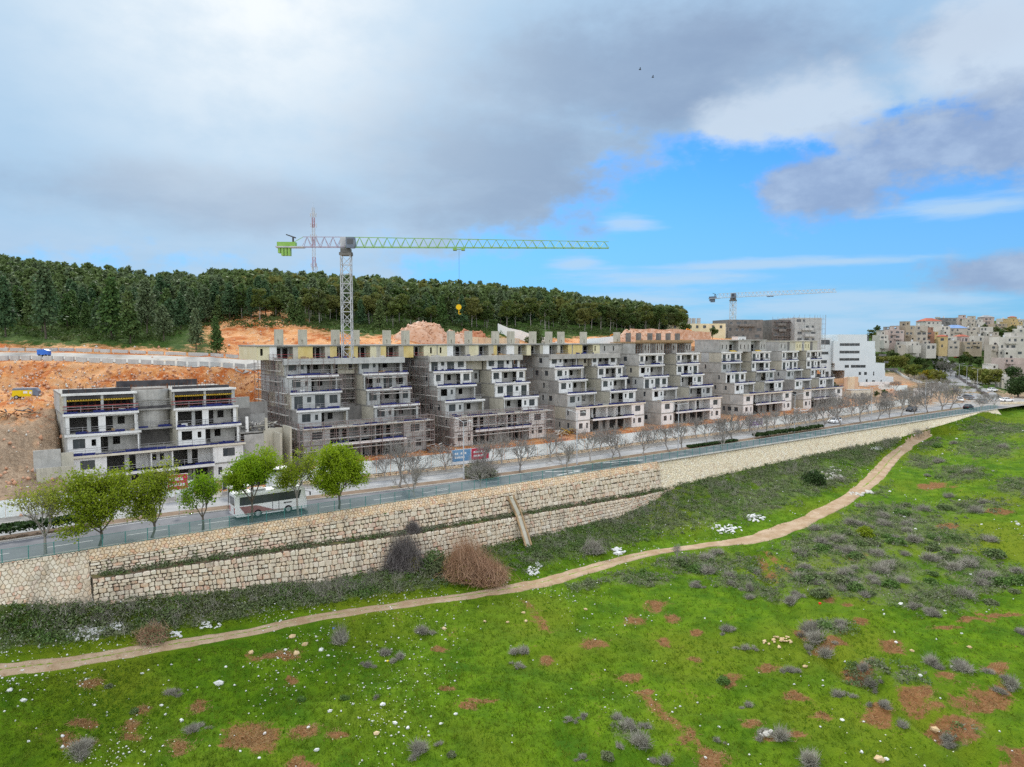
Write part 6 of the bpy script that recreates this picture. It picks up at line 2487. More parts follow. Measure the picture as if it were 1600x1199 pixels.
for i, (px, Y, sc) in enumerate(((1455, 262, 1.2), (1478, 268, 1.2), (1468, 285, 1.1), (1400, 276, .9), (1435, 300, 1.0), (1485, 390, 1.4), (1470, 400, 1.3), (1456, 430, 1.5), (1440, 445, 1.5), (1478, 440, 1.4))):
    q = hxY(px, Y)
    bare[(i * 5 + 1) % 6].put(q, rt.uniform(0, 6.28), sc, 'leafless grey tree in the thicket along the side street and sandy lot', 'bare trees round the sandy lot')


# leafy street trees between the fence and the coach
LEAFY = [(60, 'olive_leaf', 2400, .17, .50, 8.4, 3.6, 6.2, 'nearly bare olive-tinged street tree, nearest to the left end of the fence'),
         (146, 'olive_leaf', 14000, .18, .0, 8.7, 2.2, 7.6, 'wide olive green street tree left of the two slender ones'),
         (229, 'olive_leaf', 8600, .17, .2, 8.9, 2.2, 5.6, 'tall olive green street tree before the lowest apartment shell'),
         (311, 'lime', 4200, .17, .3, 7.3, 2.9, 4.8, 'thin bright green street tree standing alone left of the coach'),
         (389, 'lime', 14000, .18, .0, 9.3, 4.3, 6.2, 'dense bright green street tree before the rear of the coach'),
         (462, 'olive_leaf', 5200, .17, .36, 8.8, 3.7, 5.8, 'sparse olive street tree before the front of the coach'),
         (527, 'lime', 19000, .18, .0, 8.7, 2.6, 7.0, 'round dense lime green street tree just right of the coach')]


def fit(mb, tips, H, zb, wd):
    """stretch limbs and twig ends so that the crown has the given foot, top and width"""
    tp = np.array([[*p] for p in tips])
    z0, z1 = np.percentile(tp[:, 2], 4), tp[:, 2].max()
    c_ = tp[:, :2].mean(0)
    r_ = np.percentile(np.linalg.norm(tp[:, :2] - c_, axis=1), 93)
    def f_(p):
        p = np.asarray(p, float).copy()
        k = np.clip(p[:, 2:3] / max(z0, .1), 0, 1)
        p[:, :2] = p[:, :2] * (1 - k) + (p[:, :2] - c_) * (wd / 2 / r_) * k
        p[:, 2] = np.where(p[:, 2] < z0, p[:, 2] * zb / z0, zb + (p[:, 2] - z0) * (H - zb) / (z1 - z0))
        return p
    for m_ in mb:
        m_.v = [tuple(q) for q in f_([tuple(v) for v in m_.v])]
    return f_(tp)


for i, (px, mt, nl, lf, bf, H, zb, wd, lb) in enumerate(LEAFY):
    t = thing('street_tree', lb, 'tree', rw(s_at(px, 2.0), 2.0, 0), 0, 'leafy street trees behind the fence')
    rng_, nr = random.Random(200 + i), np.random.default_rng(200 + i)
    A, B, tips = skeleton(rng_, 9.0, [4, 3, 4, 4], [.58, .55, .6, .6], .17, .26, .05, .4)
    tp = fit((A, B), tips, H - .5, zb + .4, wd - .7)
    if bf:
        keep = fbm(tp[:, 0] * .45 + i, tp[:, 1] * .45 + tp[:, 2] * .35, 2, i) > bf
        tp = tp[keep] if keep.sum() > 20 else tp
    pts = tp[nr.integers(0, len(tp), nl)] + nr.normal(size=(nl, 3)) * np.array([.36, .36, .34])
    v, q = quads_cloud(pts, lf * nr.uniform(.6, 1.3, nl), nr, 1.5, .4)
    link('trunk', A.mesh('trunk', M['bark' if i not in (0, 5) else 'bark_grey']), t)
    link('twigs', B.mesh('twigs', M['twig']), t)
    link('crown', npmesh('crown', v, q, M[mt]), t)
# the dark dense bush-like tree on the median by the lamp
def bush_mesh(name, seed, R, H, n, leaf, mat, up=.3, hollow=.6):
    nr = np.random.default_rng(seed)
    d = nr.normal(size=(n, 3))
    d /= np.linalg.norm(d, axis=1)[:, None]
    d[:, 2] = np.abs(d[:, 2])
    lum = .5 + .9 * fbm(d[:, 0] * 2.2 + seed, d[:, 1] * 2.2 + d[:, 2] * 1.7, 3, seed)
    rr_ = (hollow + (1 - hollow) * nr.random(n)) * lum
    pts = d * rr_[:, None] * np.array([R, R, H])
    v, q = quads_cloud(pts, leaf * nr.uniform(.6, 1.4, n), nr, 1.5, up, d, .5)
    return npmesh(name, v, q, M[mat])


def twig_bush(name, seed, R, H, n, w_, mat, base=.15):
    nr = np.random.default_rng(seed)
    d = nr.normal(size=(n, 3))
    d /= np.linalg.norm(d, axis=1)[:, None]
    d[:, 2] = np.abs(d[:, 2]) * 1.1 + .08
    lum = .30 + 1.15 * fbm(d[:, 0] * 2.6 + seed, d[:, 1] * 2.6 + d[:, 2], 3, seed)
    tip_ = d * lum[:, None] * np.array([R, R, H]) * nr.uniform(.5, 1.05, n)[:, None]
    st = tip_ * nr.uniform(.0, .75, n)[:, None] + nr.normal(size=(n, 3)) * np.array([R, R, 0]) * base
    st[:, 2] = np.abs(st[:, 2]) * .8
    v, q = blades(st, tip_ + nr.normal(size=(n, 3)) * R * .12, w_, nr)
    return npmesh(name, v, q, M[mat], 3)


def single(name, label, cat, loc, parts, group=None, rz=0.0):
    t = thing(name, label, cat, loc, rz, group)
    for nm, me in parts:
        link(nm, me, t)
    return t


s_, v_ = on_edge(760, med)
single('round_bush', 'dense dusty grey-green bush on the median beside the first tall lamp', 'bush', rw(s_ - 1.2, v_, .1), [('twigs', twig_bush('twigs', 31, 3.4, 3.6, 2600, .03, 'twig')), ('crown', bush_mesh('crown', 32, 3.0, 2.4, 1300, .26, 'scrub_grey'))])
# hedges on the median
def hedge(label, s0, s1, wid, h, seed):
    nr = np.random.default_rng(seed)
    n = int((s1 - s0) * 170)
    a = nr.random(n)
    x = s0 + (s1 - s0) * a
    y = (nr.random(n) - .5) * wid
    z = h * (.35 + .65 * nr.random(n) ** .5) * (.75 + .4 * fbm(x * .8, y, 2, seed))
    p0 = rw(s0, med(s0), .1)
    pts = np.array([[*rw(x[i], med(x[i]) + y[i], z[i] + .1)] for i in range(n)]) - np.array([*p0])
    v, q = quads_cloud(pts, .3 * nr.uniform(.6, 1.3, n), nr, 1.5, .5)
    single('hedge', label, 'hedge', p0, [('foliage', npmesh('foliage', v, q, M['hedge']))])


hedge('dark clipped hedge on the median at the left end of the road', -22, s_at(136, 11.5), 1.9, 1.5, 51)
hedge('low dark hedge on the median between the bare trees far from the coach', s_at(1180, 7.5), s_at(1285, 7.5), 1.5, 1.1, 52)
hedge('low dark hedge on the median in front of the shell with the timber roof', s_at(1075, 7.5), s_at(1150, 7.5), 1.2, .5, 53)

# ------------------------------------------------------------------ forest
def pine_mesh(seed, H, R, n, leaf, mat, base=.22, shape=.75):
    nr = np.random.default_rng(seed)
    pts, out = [], []
    nb = int(n / 9)
    t = nr.random(nb) ** .85
    z = H * (base + (1 - base) * t)
    az = nr.random(nb) * 6.283
    rad = R * (1 - t) ** shape * nr.uniform(.55, 1.15, nb) + .18
    for k in range(9):
        f_ = nr.uniform(.25, 1.0, nb)
        p = np.stack([np.cos(az) * rad * f_, np.sin(az) * rad * f_, z - rad * f_ * .12 + nr.normal(size=nb) * .25], 1) + nr.normal(size=(nb, 3)) * .28
        pts.append(p)
    pts = np.concatenate(pts)
    ow = pts.copy()
    ow[:, 2] = 0
    ow /= np.linalg.norm(ow, axis=1)[:, None] + 1e-6
    v, q = quads_cloud(pts, leaf * nr.uniform(.6, 1.3, len(pts)), nr, 1.6, .6, ow, .5)
    return v, q


def broad_mesh(seed, H, R, n, leaf, base=.3):
    nr = np.random.default_rng(seed)
    nc = 15
    cz = H * (base + .12 + (.82 - base) * nr.random(nc))
    fr = np.clip(1.15 - np.abs(cz / H - .62) * 1.7, .3, 1)
    ca = nr.random(nc) * 6.283
    cr_ = R * fr * nr.uniform(.2, .85, nc)
    C_ = np.stack([np.cos(ca) * cr_, np.sin(ca) * cr_, cz], 1)
    rc = R * nr.uniform(.28, .5, nc)
    i = nr.integers(0, nc, n)
    d = nr.normal(size=(n, 3))
    d /= np.linalg.norm(d, axis=1)[:, None]
    pts = C_[i] + d * rc[i][:, None] * nr.uniform(.6, 1.05, n)[:, None] * np.array([1, 1, .8])
    return quads_cloud(pts, leaf * nr.uniform(.6, 1.3, n), nr, 1.5, .4, d, .5)


def trunk_mesh(seed, H, r, mat, lean=.05, limbs=6):
    rng = random.Random(seed)
    mb = MB()
    p = Vector((0, 0, -.4))
    d = Vector((rng.uniform(-lean, lean), rng.uniform(-lean, lean), 1))
    k = 5
    for j in range(k):
        q = p + Vector((d.x + rng.gauss(0, .04), d.y + rng.gauss(0, .04), 1)) * (H * .92 / k)
        mb.tube(p, q, r * (1 - j / k * .85), r * (1 - (j + 1) / k * .85), 6, cap=False)
        if j >= 1 and limbs:
            for _ in range(2):
                a = rng.random() * 6.28
                mb.tube(q, q + Vector((math.cos(a), math.sin(a), .5)) * H * .13, r * .3, r * .1, 4, cap=False)
        p = q
    return mb


def tree_proto(name, label, cat, cm, tr):
    def mk():
        t = thing(name, label, cat)
        link('trunk', tr, t)
        link('crown', cm, t)
        return t
    return Lazy(mk)


PINES, BROADS = [], []
for k in range(5):
    H = [13, 11.5, 14, 12, 10][k]
    v, q = pine_mesh(300 + k, H, [3.0, 2.8, 3.2, 3.6, 3.0][k], 1900, .52, 'pine', [.2, .12, .25, .15, .3][k], [.75, .9, .6, .8, .55][k])
    PINES.append(tree_proto('pine_tree', 'pine', 'tree', npmesh('crown', v, q, M['pine' if k % 2 else 'pine_blue']), trunk_mesh(310 + k, H, .2, M['bark']).mesh('trunk', M['bark'])))
for k in range(5):
    H = [12, 13, 11, 12.5, 10.5][k]
    v, q = broad_mesh(330 + k, H, [3.1, 3.4, 3.3, 3.0, 3.6][k], 1700, .50, [.34, .3, .36, .28, .3][k])
    BROADS.append(tree_proto('broadleaf_tree', 'broadleaf', 'tree', npmesh('crown', v, q, M['broad' if k % 3 else 'broad_dark']), trunk_mesh(340 + k, H, .17, None, .07).mesh('trunk', M['bark_pale' if k % 2 else 'bark_grey'])))

fr_ = random.Random(9)
v, q = broad_mesh(351, 10, 4.2, 3000, .42, .04)
DARKT = tree_proto('broadleaf_tree', 'b', 'tree', npmesh('crown', v, q, M['broad_dark']), trunk_mesh(352, 9, .2, M['bark'], .04).mesh('trunk', M['bark']))
LP_ = 'dark pine among many in the hillside forest above the site'
LB_ = 'olive brown broadleaf tree with pale trunk along the lower edge of the hillside forest'
# solitary trees on the grass slope at the left, and marked ones
SOLO = [(75, 165, 'p', 2, 1.18, 'tall isolated pine with sparse lower boughs on the grassy slope, second from the left edge'),
        (12, 168, 'p', 0, 1.05, 'tall pine on the grassy slope cut by the left edge of the view'),
        (178, 166, 'p', 3, 1.15, 'broad dark pine with drooping boughs left of the bare orange slope'),
        (206, 164, 'p', 1, 1.0, 'short full pine beside the broad drooping pine'),
        (258, 170, 'p', 4, .8, 'small bushy pine at the edge of the bare orange slope'),
        (308, 165, 'p', 0, .72, 'slim young pine in front of the bare orange slope, the left of a pair'),
        (340, 163, 'p', 1, .70, 'slim young pine in front of the bare orange slope, the right of a pair'),
        (232, 176, 'p', 2, .95, 'pine standing behind the small bushy pine by the orange slope'),
        (859, 182, 'd', 0, 1.0, 'big dark green tree just left of the pale site cabins'),
        (840, 184, 'd', 3, .8, 'round dark tree left of the big one by the pale site cabins'),
        (903, 178, 'd', 0, 1.12, 'big dark green tree just right of the pale site cabins'),
        (926, 182, 'd', 3, .75, 'lower dark tree to the right of the pale site cabins'),
        (1028, 262, 'b', 3, .78, 'tall airy tree at the right end of the forest by the yellow terrace block'),
        (1046, 268, 'b', 0, .64, 'thin airy last tree of the forest beside the yellow terrace block'),
        (1008, 258, 'b', 1, .82, 'tall leaning tree near the right end of the forest')]
taken = []
for px, Y, kd, k, sc, lb in SOLO:
    p = hxY(px, Y)
    (DARKT if kd == 'd' else (PINES if kd == 'p' else BROADS)[k]).put((p.x, p.y, p.z - .1), fr_.uniform(0, 6.28), sc, lb)
    taken.append((p.x, p.y))
YF = lambda px: float(np.interp(px, [-250, 0, 140, 250, 330, 420, 560, 700, 850, 950, 1060], [172, 178, 172, 178, 198, 194, 199, 209, 220, 242, 268]))
n_ind = 0
tries = 0
while n_ind < 245 and tries < 9000:
    tries += 1
    px = fr_.uniform(-40, 1062)
    dep = fr_.random() ** 1.2 * 42
    Y = YF(px) + dep
    p = hxY(px, Y)
    if px < 300 and dep < 14 and fr_.random() < .6:
        continue
    if any((p.x - a) ** 2 + (p.y - b) ** 2 < (2.6 if dep < 25 else 3.2) ** 2 for a, b in taken):
        continue
    taken.append((p.x, p.y))
    isb = px > 380 and fr_.random() < (.72 if dep < 22 else .35)
    sc = fr_.uniform(.72, 1.08) * (.92 if px > 380 else .95)
    if isb:
        fr_.choice(BROADS).put((p.x, p.y, p.z - .2), fr_.uniform(0, 6.28), (sc * fr_.uniform(.85, 1.15), sc * fr_.uniform(.85, 1.15), sc * .86), LB_, 'broadleaf trees in the hillside forest')
    else:
        fr_.choice(PINES).put((p.x, p.y, p.z - .2), fr_.uniform(0, 6.28), (sc, sc, sc * .84), LP_, 'pines in the hillside forest')
    n_ind += 1

# the forest behind them as one mass
FV, FQ, FM = [], [], []
off = 0
PV = [pine_mesh(400 + k, 9.2, 3.2, 330, .9, None, .12, .42) for k in range(5)] + [broad_mesh(420 + k, 9, 2.9, 240, 1.0, .25) for k in range(4)]
nrf = np.random.default_rng(5)
cnt = 0
for _ in range(9000):
    px = nrf.uniform(-420, 1066)
    Y0 = YF(px) + 34
    Y = Y0 + (nrf.random() ** .9) * (352 - Y0)
    if Y < Y0 or cnt > 2300:
        continue
    x = Y * (px - 800) / 1110
    if vnoise(np.array([x * .03]), np.array([Y * .03]), 3)[0] < .12:
        continue
    z = hz(x, Y, None)
    if z is None:
        continue
    k = nrf.integers(0, 5) if (nrf.random() < .8 or px < 380) else nrf.integers(5, 9)
    v, q = PV[k]
    a = nrf.random() * 6.283
    ca, sa = math.cos(a), math.sin(a)
    sc = nrf.uniform(.75, 1.2) * (.85 if px < 320 else 1.0)
    w3 = np.stack([v[:, 0] * ca - v[:, 1] * sa, v[:, 0] * sa + v[:, 1] * ca, v[:, 2]], 1) * sc + np.array([x, Y, z - .3])
    FV.append(w3)
    FQ.append(q + off)
    FM.append(np.full(len(q), 0 if k < 5 and nrf.random() < .6 else 1 if k < 5 else 2))
    off += len(v)
    cnt += 1
tag(link('forest', npmesh('forest', np.concatenate(FV), np.concatenate(FQ), [M['pine'], M['pine_blue'], M['broad']], 4, np.concatenate(FM))), kind='stuff')

# ------------------------------------------------------------------ field vegetation
shrub_mesh = [[('twigs', twig_bush('twigs', 500 + k, .85, .75, 900, .014, 'thorn'))] for k in range(4)]
shrub_dark = [[('foliage', bush_mesh('foliage', 520 + k, .8, .62, 700, .13, 'scrub'))] for k in range(2)]
SHRUB = [Lazy(lambda k=k: single('thorn_shrub', 'x', 'shrub', (0, 0, 0), shrub_mesh[k])) for k in range(4)]
GREENB = [Lazy(lambda k=k: single('green_shrub', 'x', 'shrub', (0, 0, 0), shrub_dark[k])) for k in range(2)]
SH_PTS = [(532, 1000, 17, 1), (125, 1163, 24, 0), (300, 1137, 16, 0), (265, 1080, 13, 0), (470, 1092, 9, 2), (538, 1090, 9, 2), (600, 1018, 13, 0), (625, 1023, 14, 0), (660, 982, 16, 0), (575, 1037, 10, 0), (588, 1088, 8, 0), (655, 1165, 22, 0),
          (818, 1014, 15, 0), (810, 1037, 9, 0), (982, 1130, 20, 0), (1000, 1155, 26, 0), (965, 1118, 14, 0), (1040, 1185, 16, 0), (950, 1180, 12, 2), (912, 1116, 9, 0), (1135, 980, 14, 0), (1085, 912, 12, 0), (1235, 935, 20, 0), (1265, 980, 20, 0), (1262, 1010, 12, 0), (1290, 1018, 18, 0),
          (1235, 1045, 12, 0), (1310, 1082, 16, 0), (1380, 1098, 14, 0), (1220, 1145, 24, 0), (1265, 1182, 26, 0), (1455, 1030, 20, 0), (1505, 1040, 22, 0), (1580, 1065, 20, 0), (1460, 957, 16, 0), (1425, 945, 13, 0), (1360, 1065, 16, 0), (1350, 1040, 14, 0), (1480, 1150, 18, 0), (1410, 1130, 14, 0),
          (1170, 920, 9, 1), (1165, 1010, 12, 0), (1130, 1062, 12, 2), (1170, 1100, 10, 0), (1595, 985, 12, 0), (1120, 1155, 9, 0), (890, 1122, 8, 0), (910, 1180, 10, 0), (705, 1178, 9, 2), (170, 1072, 8, 2), (210, 1110, 8, 2)]
for i, (px, py, rp, kd) in enumerate(SH_PTS):
    h_ = fhit(px, py + rp * .35)
    if not h_:
        continue
    sc = rp * (h_.y / 1110) / .80
    if kd == 2:
        GREENB[i % 2].put(tuple(h_), rt.uniform(0, 6.28), sc, 'small dark green shrub standing alone in the bright green field', 'dark green shrubs in the field')
    else:
        lb = {0: 'tall dry grey shrub in the grass just below the dirt path', 4: 'x'}.get(i) if i == 0 else None
        for q_ in range(0 if lb else rt.choice([1, 2, 3])):
            s4 = sc * rt.uniform(.3, .6)
            x_, y_ = h_.x + rt.uniform(-1.1, 1.1) * sc, h_.y + rt.uniform(-.8, .8) * sc
            SHRUB[(i + q_ + 1) % 4].put((x_, y_, fz(x_, y_) - .04), rt.uniform(0, 6.28), (s4 * 1.5, s4 * rt.uniform(.8, 1.4), s4 * rt.uniform(.7, 1.1)), 'rounded grey thorny shrub dotted in the green field', 'grey thorny shrubs in the field')
        SHRUB[i % 4].put((h_.x, h_.y, h_.z - .03), rt.uniform(0, 6.28), (sc * rt.uniform(.8, 1.1), sc * rt.uniform(.7, 1), sc * (2.0 if kd == 1 else rt.uniform(.75, 1.0))), lb or 'rounded grey thorny shrub dotted in the green field', None if lb else 'grey thorny shrubs in the field')
n_s = 0
for k in range(900):
    px, py = rt.uniform(1060, 1640), rt.uniform(655, 1000)
    h_ = fhit(px, py)
    if not h_ or n_s > 130:
        continue
    dens = 0
    for cx, cy, rx, ry in SCR:
        dens = max(dens, 1 - math.hypot((px - cx) / rx, (py - cy) / ry))
    if rt.random() > dens * 1.2 or np.min(np.hypot(PL[:, 0] - h_.x, PL[:, 1] - h_.y)) < 3.2:
        continue
    s3 = rt.uniform(.7, 1.6)
    if rt.random() < .62:
        SHRUB[k % 4].put((h_.x, h_.y, h_.z - .05), rt.uniform(0, 6.28), (s3 * 1.3, s3 * 1.3, s3), 'low grey thorny shrub in the scrub on the far slope of the field', 'grey thorny shrubs on the far slope')
    else:
        GREENB[k % 2].put((h_.x, h_.y, h_.z - .05), rt.uniform(0, 6.28), (s3 * 1.2, s3 * 1.2, s3), 'low green shrub in the scrub on the far slope of the field', 'green shrubs on the far slope')
    n_s += 1

# named bushes
def at_field(px, py):
    h_ = fhit(px, py)
    return (h_.x, h_.y, h_.z - .05)


single('dry_bush', 'large dry reddish brown bush at the foot of the lower stone wall', 'bush', at_field(728, 902),
       [('twigs', twig_bush('twigs', 61, 3.6, 5.4, 6500, .022, 'twig_brown', .28)), ('dead_leaves', bush_mesh('dead_leaves', 62, 3.1, 3.0, 700, .14, 'yellow_leaf', .2, .7))])
single('dry_bush', 'russet dry bush leaning against the right side of the large reddish brown one', 'bush', at_field(762, 908),
       [('twigs', twig_bush('twigs', 63, 3.2, 3.4, 5200, .022, 'twig_brown', .3)), ('dead_leaves', bush_mesh('dead_leaves', 64, 2.6, 2.0, 450, .14, 'yellow_leaf', .2, .7))])
single('dark_bush', 'tall dark grey leafless bush hiding the gap in the lower stone wall', 'bush', at_field(628, 886),
       [('twigs', twig_bush('twigs', 65, 3.0, 5.0, 5200, .018, 'twig_dark', .35))])
qq = rw(s_at(644, -1.4), -1.4, ledge_z(s_at(644, -1.4)))
single('dark_bush', 'dark grey bush growing on the ledge against the upper stone wall', 'bush', tuple(qq), [('twigs', twig_bush('twigs', 66, 1.3, 1.8, 1600, .018, 'twig_dark', .3))])
single('yellow_bush', 'yellow green bush at the foot of the tall dark grey bush', 'bush', at_field(642, 890), [('foliage', bush_mesh('foliage', 67, 1.3, 1.9, 900, .16, 'yellow_leaf'))])
single('green_bush', 'leafy green bush between the dark grey bush and the russet bush', 'bush', at_field(678, 890), [('foliage', bush_mesh('foliage', 68, 2.1, 2.6, 2200, .18, 'scrub'))])
single('dark_green_bush', 'round dark green bush on the bank below the pale wall', 'bush', at_field(1272, 756), [('foliage', bush_mesh('foliage', 69, 2.3, 2.9, 2400, .22, 'hedge'))])
single('bright_bush', 'rounded bright green bush on the slope right of the dirt path', 'bush', at_field(1352, 836), [('foliage', bush_mesh('foliage', 70, 1.5, 1.3, 1300, .17, 'olive_leaf'))])
single('dark_bush', 'dark twiggy bush right of the foot of the drainage chute', 'bush', at_field(926, 862), [('twigs', twig_bush('twigs', 71, 2.0, 2.0, 2600, .02, 'thorn', .3)), ('foliage', bush_mesh('foliage', 72, 1.7, 1.4, 500, .15, 'scrub'))])
single('olive_bush', 'olive brown bush among the white rubble near the left end of the path', 'bush', at_field(238, 998), [('twigs', twig_bush('twigs', 73, 1.9, 1.6, 2000, .018, 'twig_brown', .3)), ('foliage', bush_mesh('foliage', 74, 1.7, 1.3, 800, .14, 'scrub'))])
bare[3].put(at_field(1056, 880), 1.0, .42, 'small pale leafless sapling at the edge of the dirt path', 'saplings')

# scrub mass between wall and path and on the slopes, grass tufts, flowers and pebbles
vol = np.random.default_rng(11)
fx, fy, fzv = FX.ravel(), FY.ravel(), FZ.ravel()
area = np.clip(FY.ravel() / 90, .3, 3) ** 2
vis = (PXg.ravel() > -40) & (PXg.ravel() < 1640) & (FY.ravel() > 40) & (FY.ravel() < 225)


def sample(wgt, n):
    w_ = np.where(vis, wgt, 0) * area
    w_ = w_ / w_.sum()
    i = vol.choice(len(w_), n, p=w_)
    return np.stack([fx[i] + vol.normal(size=n) * .25, fy[i] + vol.normal(size=n) * .25, fzv[i]], 1), i


def clumps(name, centers, per, R, Hh, leaf, mat, asp=1.5):
    n = len(centers)
    d = vol.normal(size=(n, per, 3))
    d /= np.linalg.norm(d, axis=2)[..., None]
    d[..., 2] = np.abs(d[..., 2])
    rr_ = vol.uniform(.5, 1.0, (n, per, 1))
    s3 = vol.uniform(.5, 1.5, (n, 1, 1))
    p = (centers[:, None, :] + d * rr_ * s3 * np.array([R, R, Hh])).reshape(-1, 3)
    v, q = quads_cloud(p, leaf * vol.uniform(.6, 1.4, len(p)), vol, asp, .5)
    return tag(link(name, npmesh(name, v, q, M[mat])), kind='stuff')


sw_ = scrub.ravel()
bl = (belt.ravel() > .4)
cpt, _ = sample(np.clip(sw_ - .2, 0, 1), 5600)
clumps('undergrowth', cpt, 22, .65, .55, .17, 'scrub')
cpt, _ = sample(np.clip(sw_ - .3, 0, 1) ** 1.2 * np.where(bl, .45, 1), 2300)
clumps('undergrowth', cpt, 20, .60, .55, .15, 'scrub_grey')
fb_ = np.array([[*hxY(px, YF(px) + vol.uniform(-10, 14))] for px in vol.uniform(-30, 1060, 1500)])
clumps('forest_undergrowth', fb_, 18, 1.2, .9, .34, 'broad_dark')
cpt, _ = sample(bl * np.clip(TTg.ravel() - 3.6, 0, 2) * np.clip(.62 - fbm(FX * .12, FY * .12, 3, 77).ravel(), 0, 1), 520)
n = len(cpt) * 26
base_ = np.repeat(cpt, 26, 0)
d = vol.normal(size=(n, 3))
d[:, 2] = np.abs(d[:, 2]) + .4
v, q = blades(base_ + vol.normal(size=(n, 3)) * np.array([.3, .3, 0]), base_ + d * np.array([.5, .5, .62]), .018, vol)
tag(link('dry_undergrowth', npmesh('dry_undergrowth', v, q, M['thorn'], 3)), kind='stuff')
lg_s = vol.uniform(sA + 1, sL1 - 2, 520)
lg = np.array([[*rw(s, -1.3 + vol.normal() * .35, ledge_z(s))] for s in lg_s])
clumps('ledge_weeds', lg, 18, .45, .55, .16, 'scrub_grey')
lg_s = vol.uniform(sA + 1, sL1 - 2, 160)
lg = np.array([[*rw(s, -1.5 + vol.normal() * .3, ledge_z(s))] for s in lg_s])
clumps('ledge_weeds', lg, 18, .40, .35, .14, 'scrub')
wv = []
for k in range(150):
    s = vol.uniform(sA + 1, sC0 - 1)
    t_ = vol.random()
    wv.append([*wall_map(sA, midP, botB)(s - sA, t_ ** 1.6, .12)])
clumps('wall_weeds', np.array(wv), 9, .22, .3, .13, 'scrub')
# loose stones over the bare slopes of the site
hx_, hy_, hz2_, hs_ = HX.ravel(), HY.ravel(), HZ.ravel(), HS.ravel()
w_ = np.clip(hs_ - .4, 0, 1) * (hx_ > -190) * (hx_ < 190) * (hy_ < 320) * (hy_ > 60) * np.broadcast_to(np.interp(HT, [0, 1, 2, 3, 4, 4.2, 5, 5.3, 7, 10], [1, 1, .6, 2, 1, .1, .1, 1, .4, 0])[None, :], HX.shape).ravel()
for nm_, mt_, n_, a_s, b_s in (('site_rubble', 'rubble_orange', 5200, .10, .42), ('site_rubble', 'rock', 2400, .08, .30)):
    ii = vol.choice(len(w_), n_, p=w_ / w_.sum())
    pp = np.stack([hx_[ii] + vol.normal(size=n_) * .5, hy_[ii] + vol.normal(size=n_) * .4, hz2_[ii] + .05], 1)
    s3 = vol.uniform(a_s, b_s, (n_, 1, 1)) ** 1.0
    v = pp[:, None, :] + np.array([(1, 0, 0), (-1, 0, 0), (0, 1, 0), (0, -1, 0), (0, 0, 1), (0, 0, -1)], float)[None] * s3 * vol.uniform(.5, 1.4, (n_, 6, 1))
    q = (np.array([(0, 2, 4), (2, 1, 4), (1, 3, 4), (3, 0, 4), (2, 0, 5), (1, 2, 5), (3, 1, 5), (0, 3, 5)])[None] + (np.arange(n_) * 6)[:, None, None]).reshape(-1, 3)
    tag(link(nm_, npmesh(nm_, v.reshape(-1, 3), q, M[mt_], 3)), kind='stuff')
gmat = leafmat('grass_blade', (0.055, 0.145, 0.005), (0.12, 0.225, 0.010), (0.15, 0.20, 0.015), .35, .4)
M['grass'] = gmat
gw = np.clip(1 - soil.ravel() * 1.4, 0.02, 1) * np.clip((pd.ravel() - 1.3) / .6, 0, 1)
gpt, _ = sample(gw / np.clip(FY.ravel() / 60, .6, 4), 42000)
n = len(gpt) * 3
base_ = np.repeat(gpt, 3, 0) + vol.normal(size=(n, 3)) * np.array([.14, .14, 0])
base_[:, 2] -= .03
d = vol.normal(size=(n, 3))
d[:, 2] = np.abs(d[:, 2]) * .8 + .8
v, q = blades(base_, base_ + d * np.array([.12, .12, .15]), .045, vol)
tag(link('grass', npmesh('grass', v, q, M['grass'], 3)), kind='stuff')
M['straw'] = leafmat('straw', (0.30, 0.19, 0.08), (0.42, 0.29, 0.14), (0.20, 0.09, 0.04), .2, .5)
gpt, _ = sample(np.clip(soil.ravel() - .3, 0, 1) / np.clip(FY.ravel() / 60, .6, 4), 2600)
n = len(gpt) * 4
base_ = np.repeat(gpt, 4, 0) + vol.normal(size=(n, 3)) * np.array([.16, .16, 0])
d = vol.normal(size=(n, 3))
d[:, 2] = np.abs(d[:, 2]) * .5 + .3
v, q = blades(base_, base_ + d * np.array([.16, .16, .14]), .03, vol)
tag(link('dry_grass', npmesh('dry_grass', v, q, M['straw'], 3)), kind='stuff')
rk0 = np.array([(1, 0, 0), (-1, 0, 0), (0, 1, 0), (0, -1, 0), (0, 0, 1), (0, 0, -1)], float)
rkf = np.array([(0, 2, 4), (2, 1, 4), (1, 3, 4), (3, 0, 4), (2, 0, 5), (1, 2, 5), (3, 1, 5), (0, 3, 5)])
def bits(name, pts, s0, s1, mat, flat=.6):
    n = len(pts)
    s3 = vol.uniform(s0, s1, (n, 1, 1))
    v = pts[:, None, :] + rk0[None] * s3 * vol.uniform(.6, 1.3, (n, 6, 1)) * np.array([1, 1, flat])
    q = (rkf[None] + (np.arange(n) * 6)[:, None, None]).reshape(-1, 3)
    tag(link(name, npmesh(name, v.reshape(-1, 3), q, M[mat], 3)), kind='stuff')
clus = np.clip(fbm(FX * .10, FY * .10, 3, 88) - .42, 0, 1).ravel() ** 1.5 * np.clip((1.1 - PXg.ravel() / 1500), .25, 1)
ppt, _ = sample(clus / np.clip(FY.ravel() / 60, .6, 4), 2200)
ppt[:, 2] += .10
bits('flowers', ppt, .035, .085, 'flower', .6)
ppt, _ = sample((clus + .01) * 1.0, 1300)
ppt[:, 2] += .05
bits('pebbles', ppt, .06, .15, 'rock_white', .7)

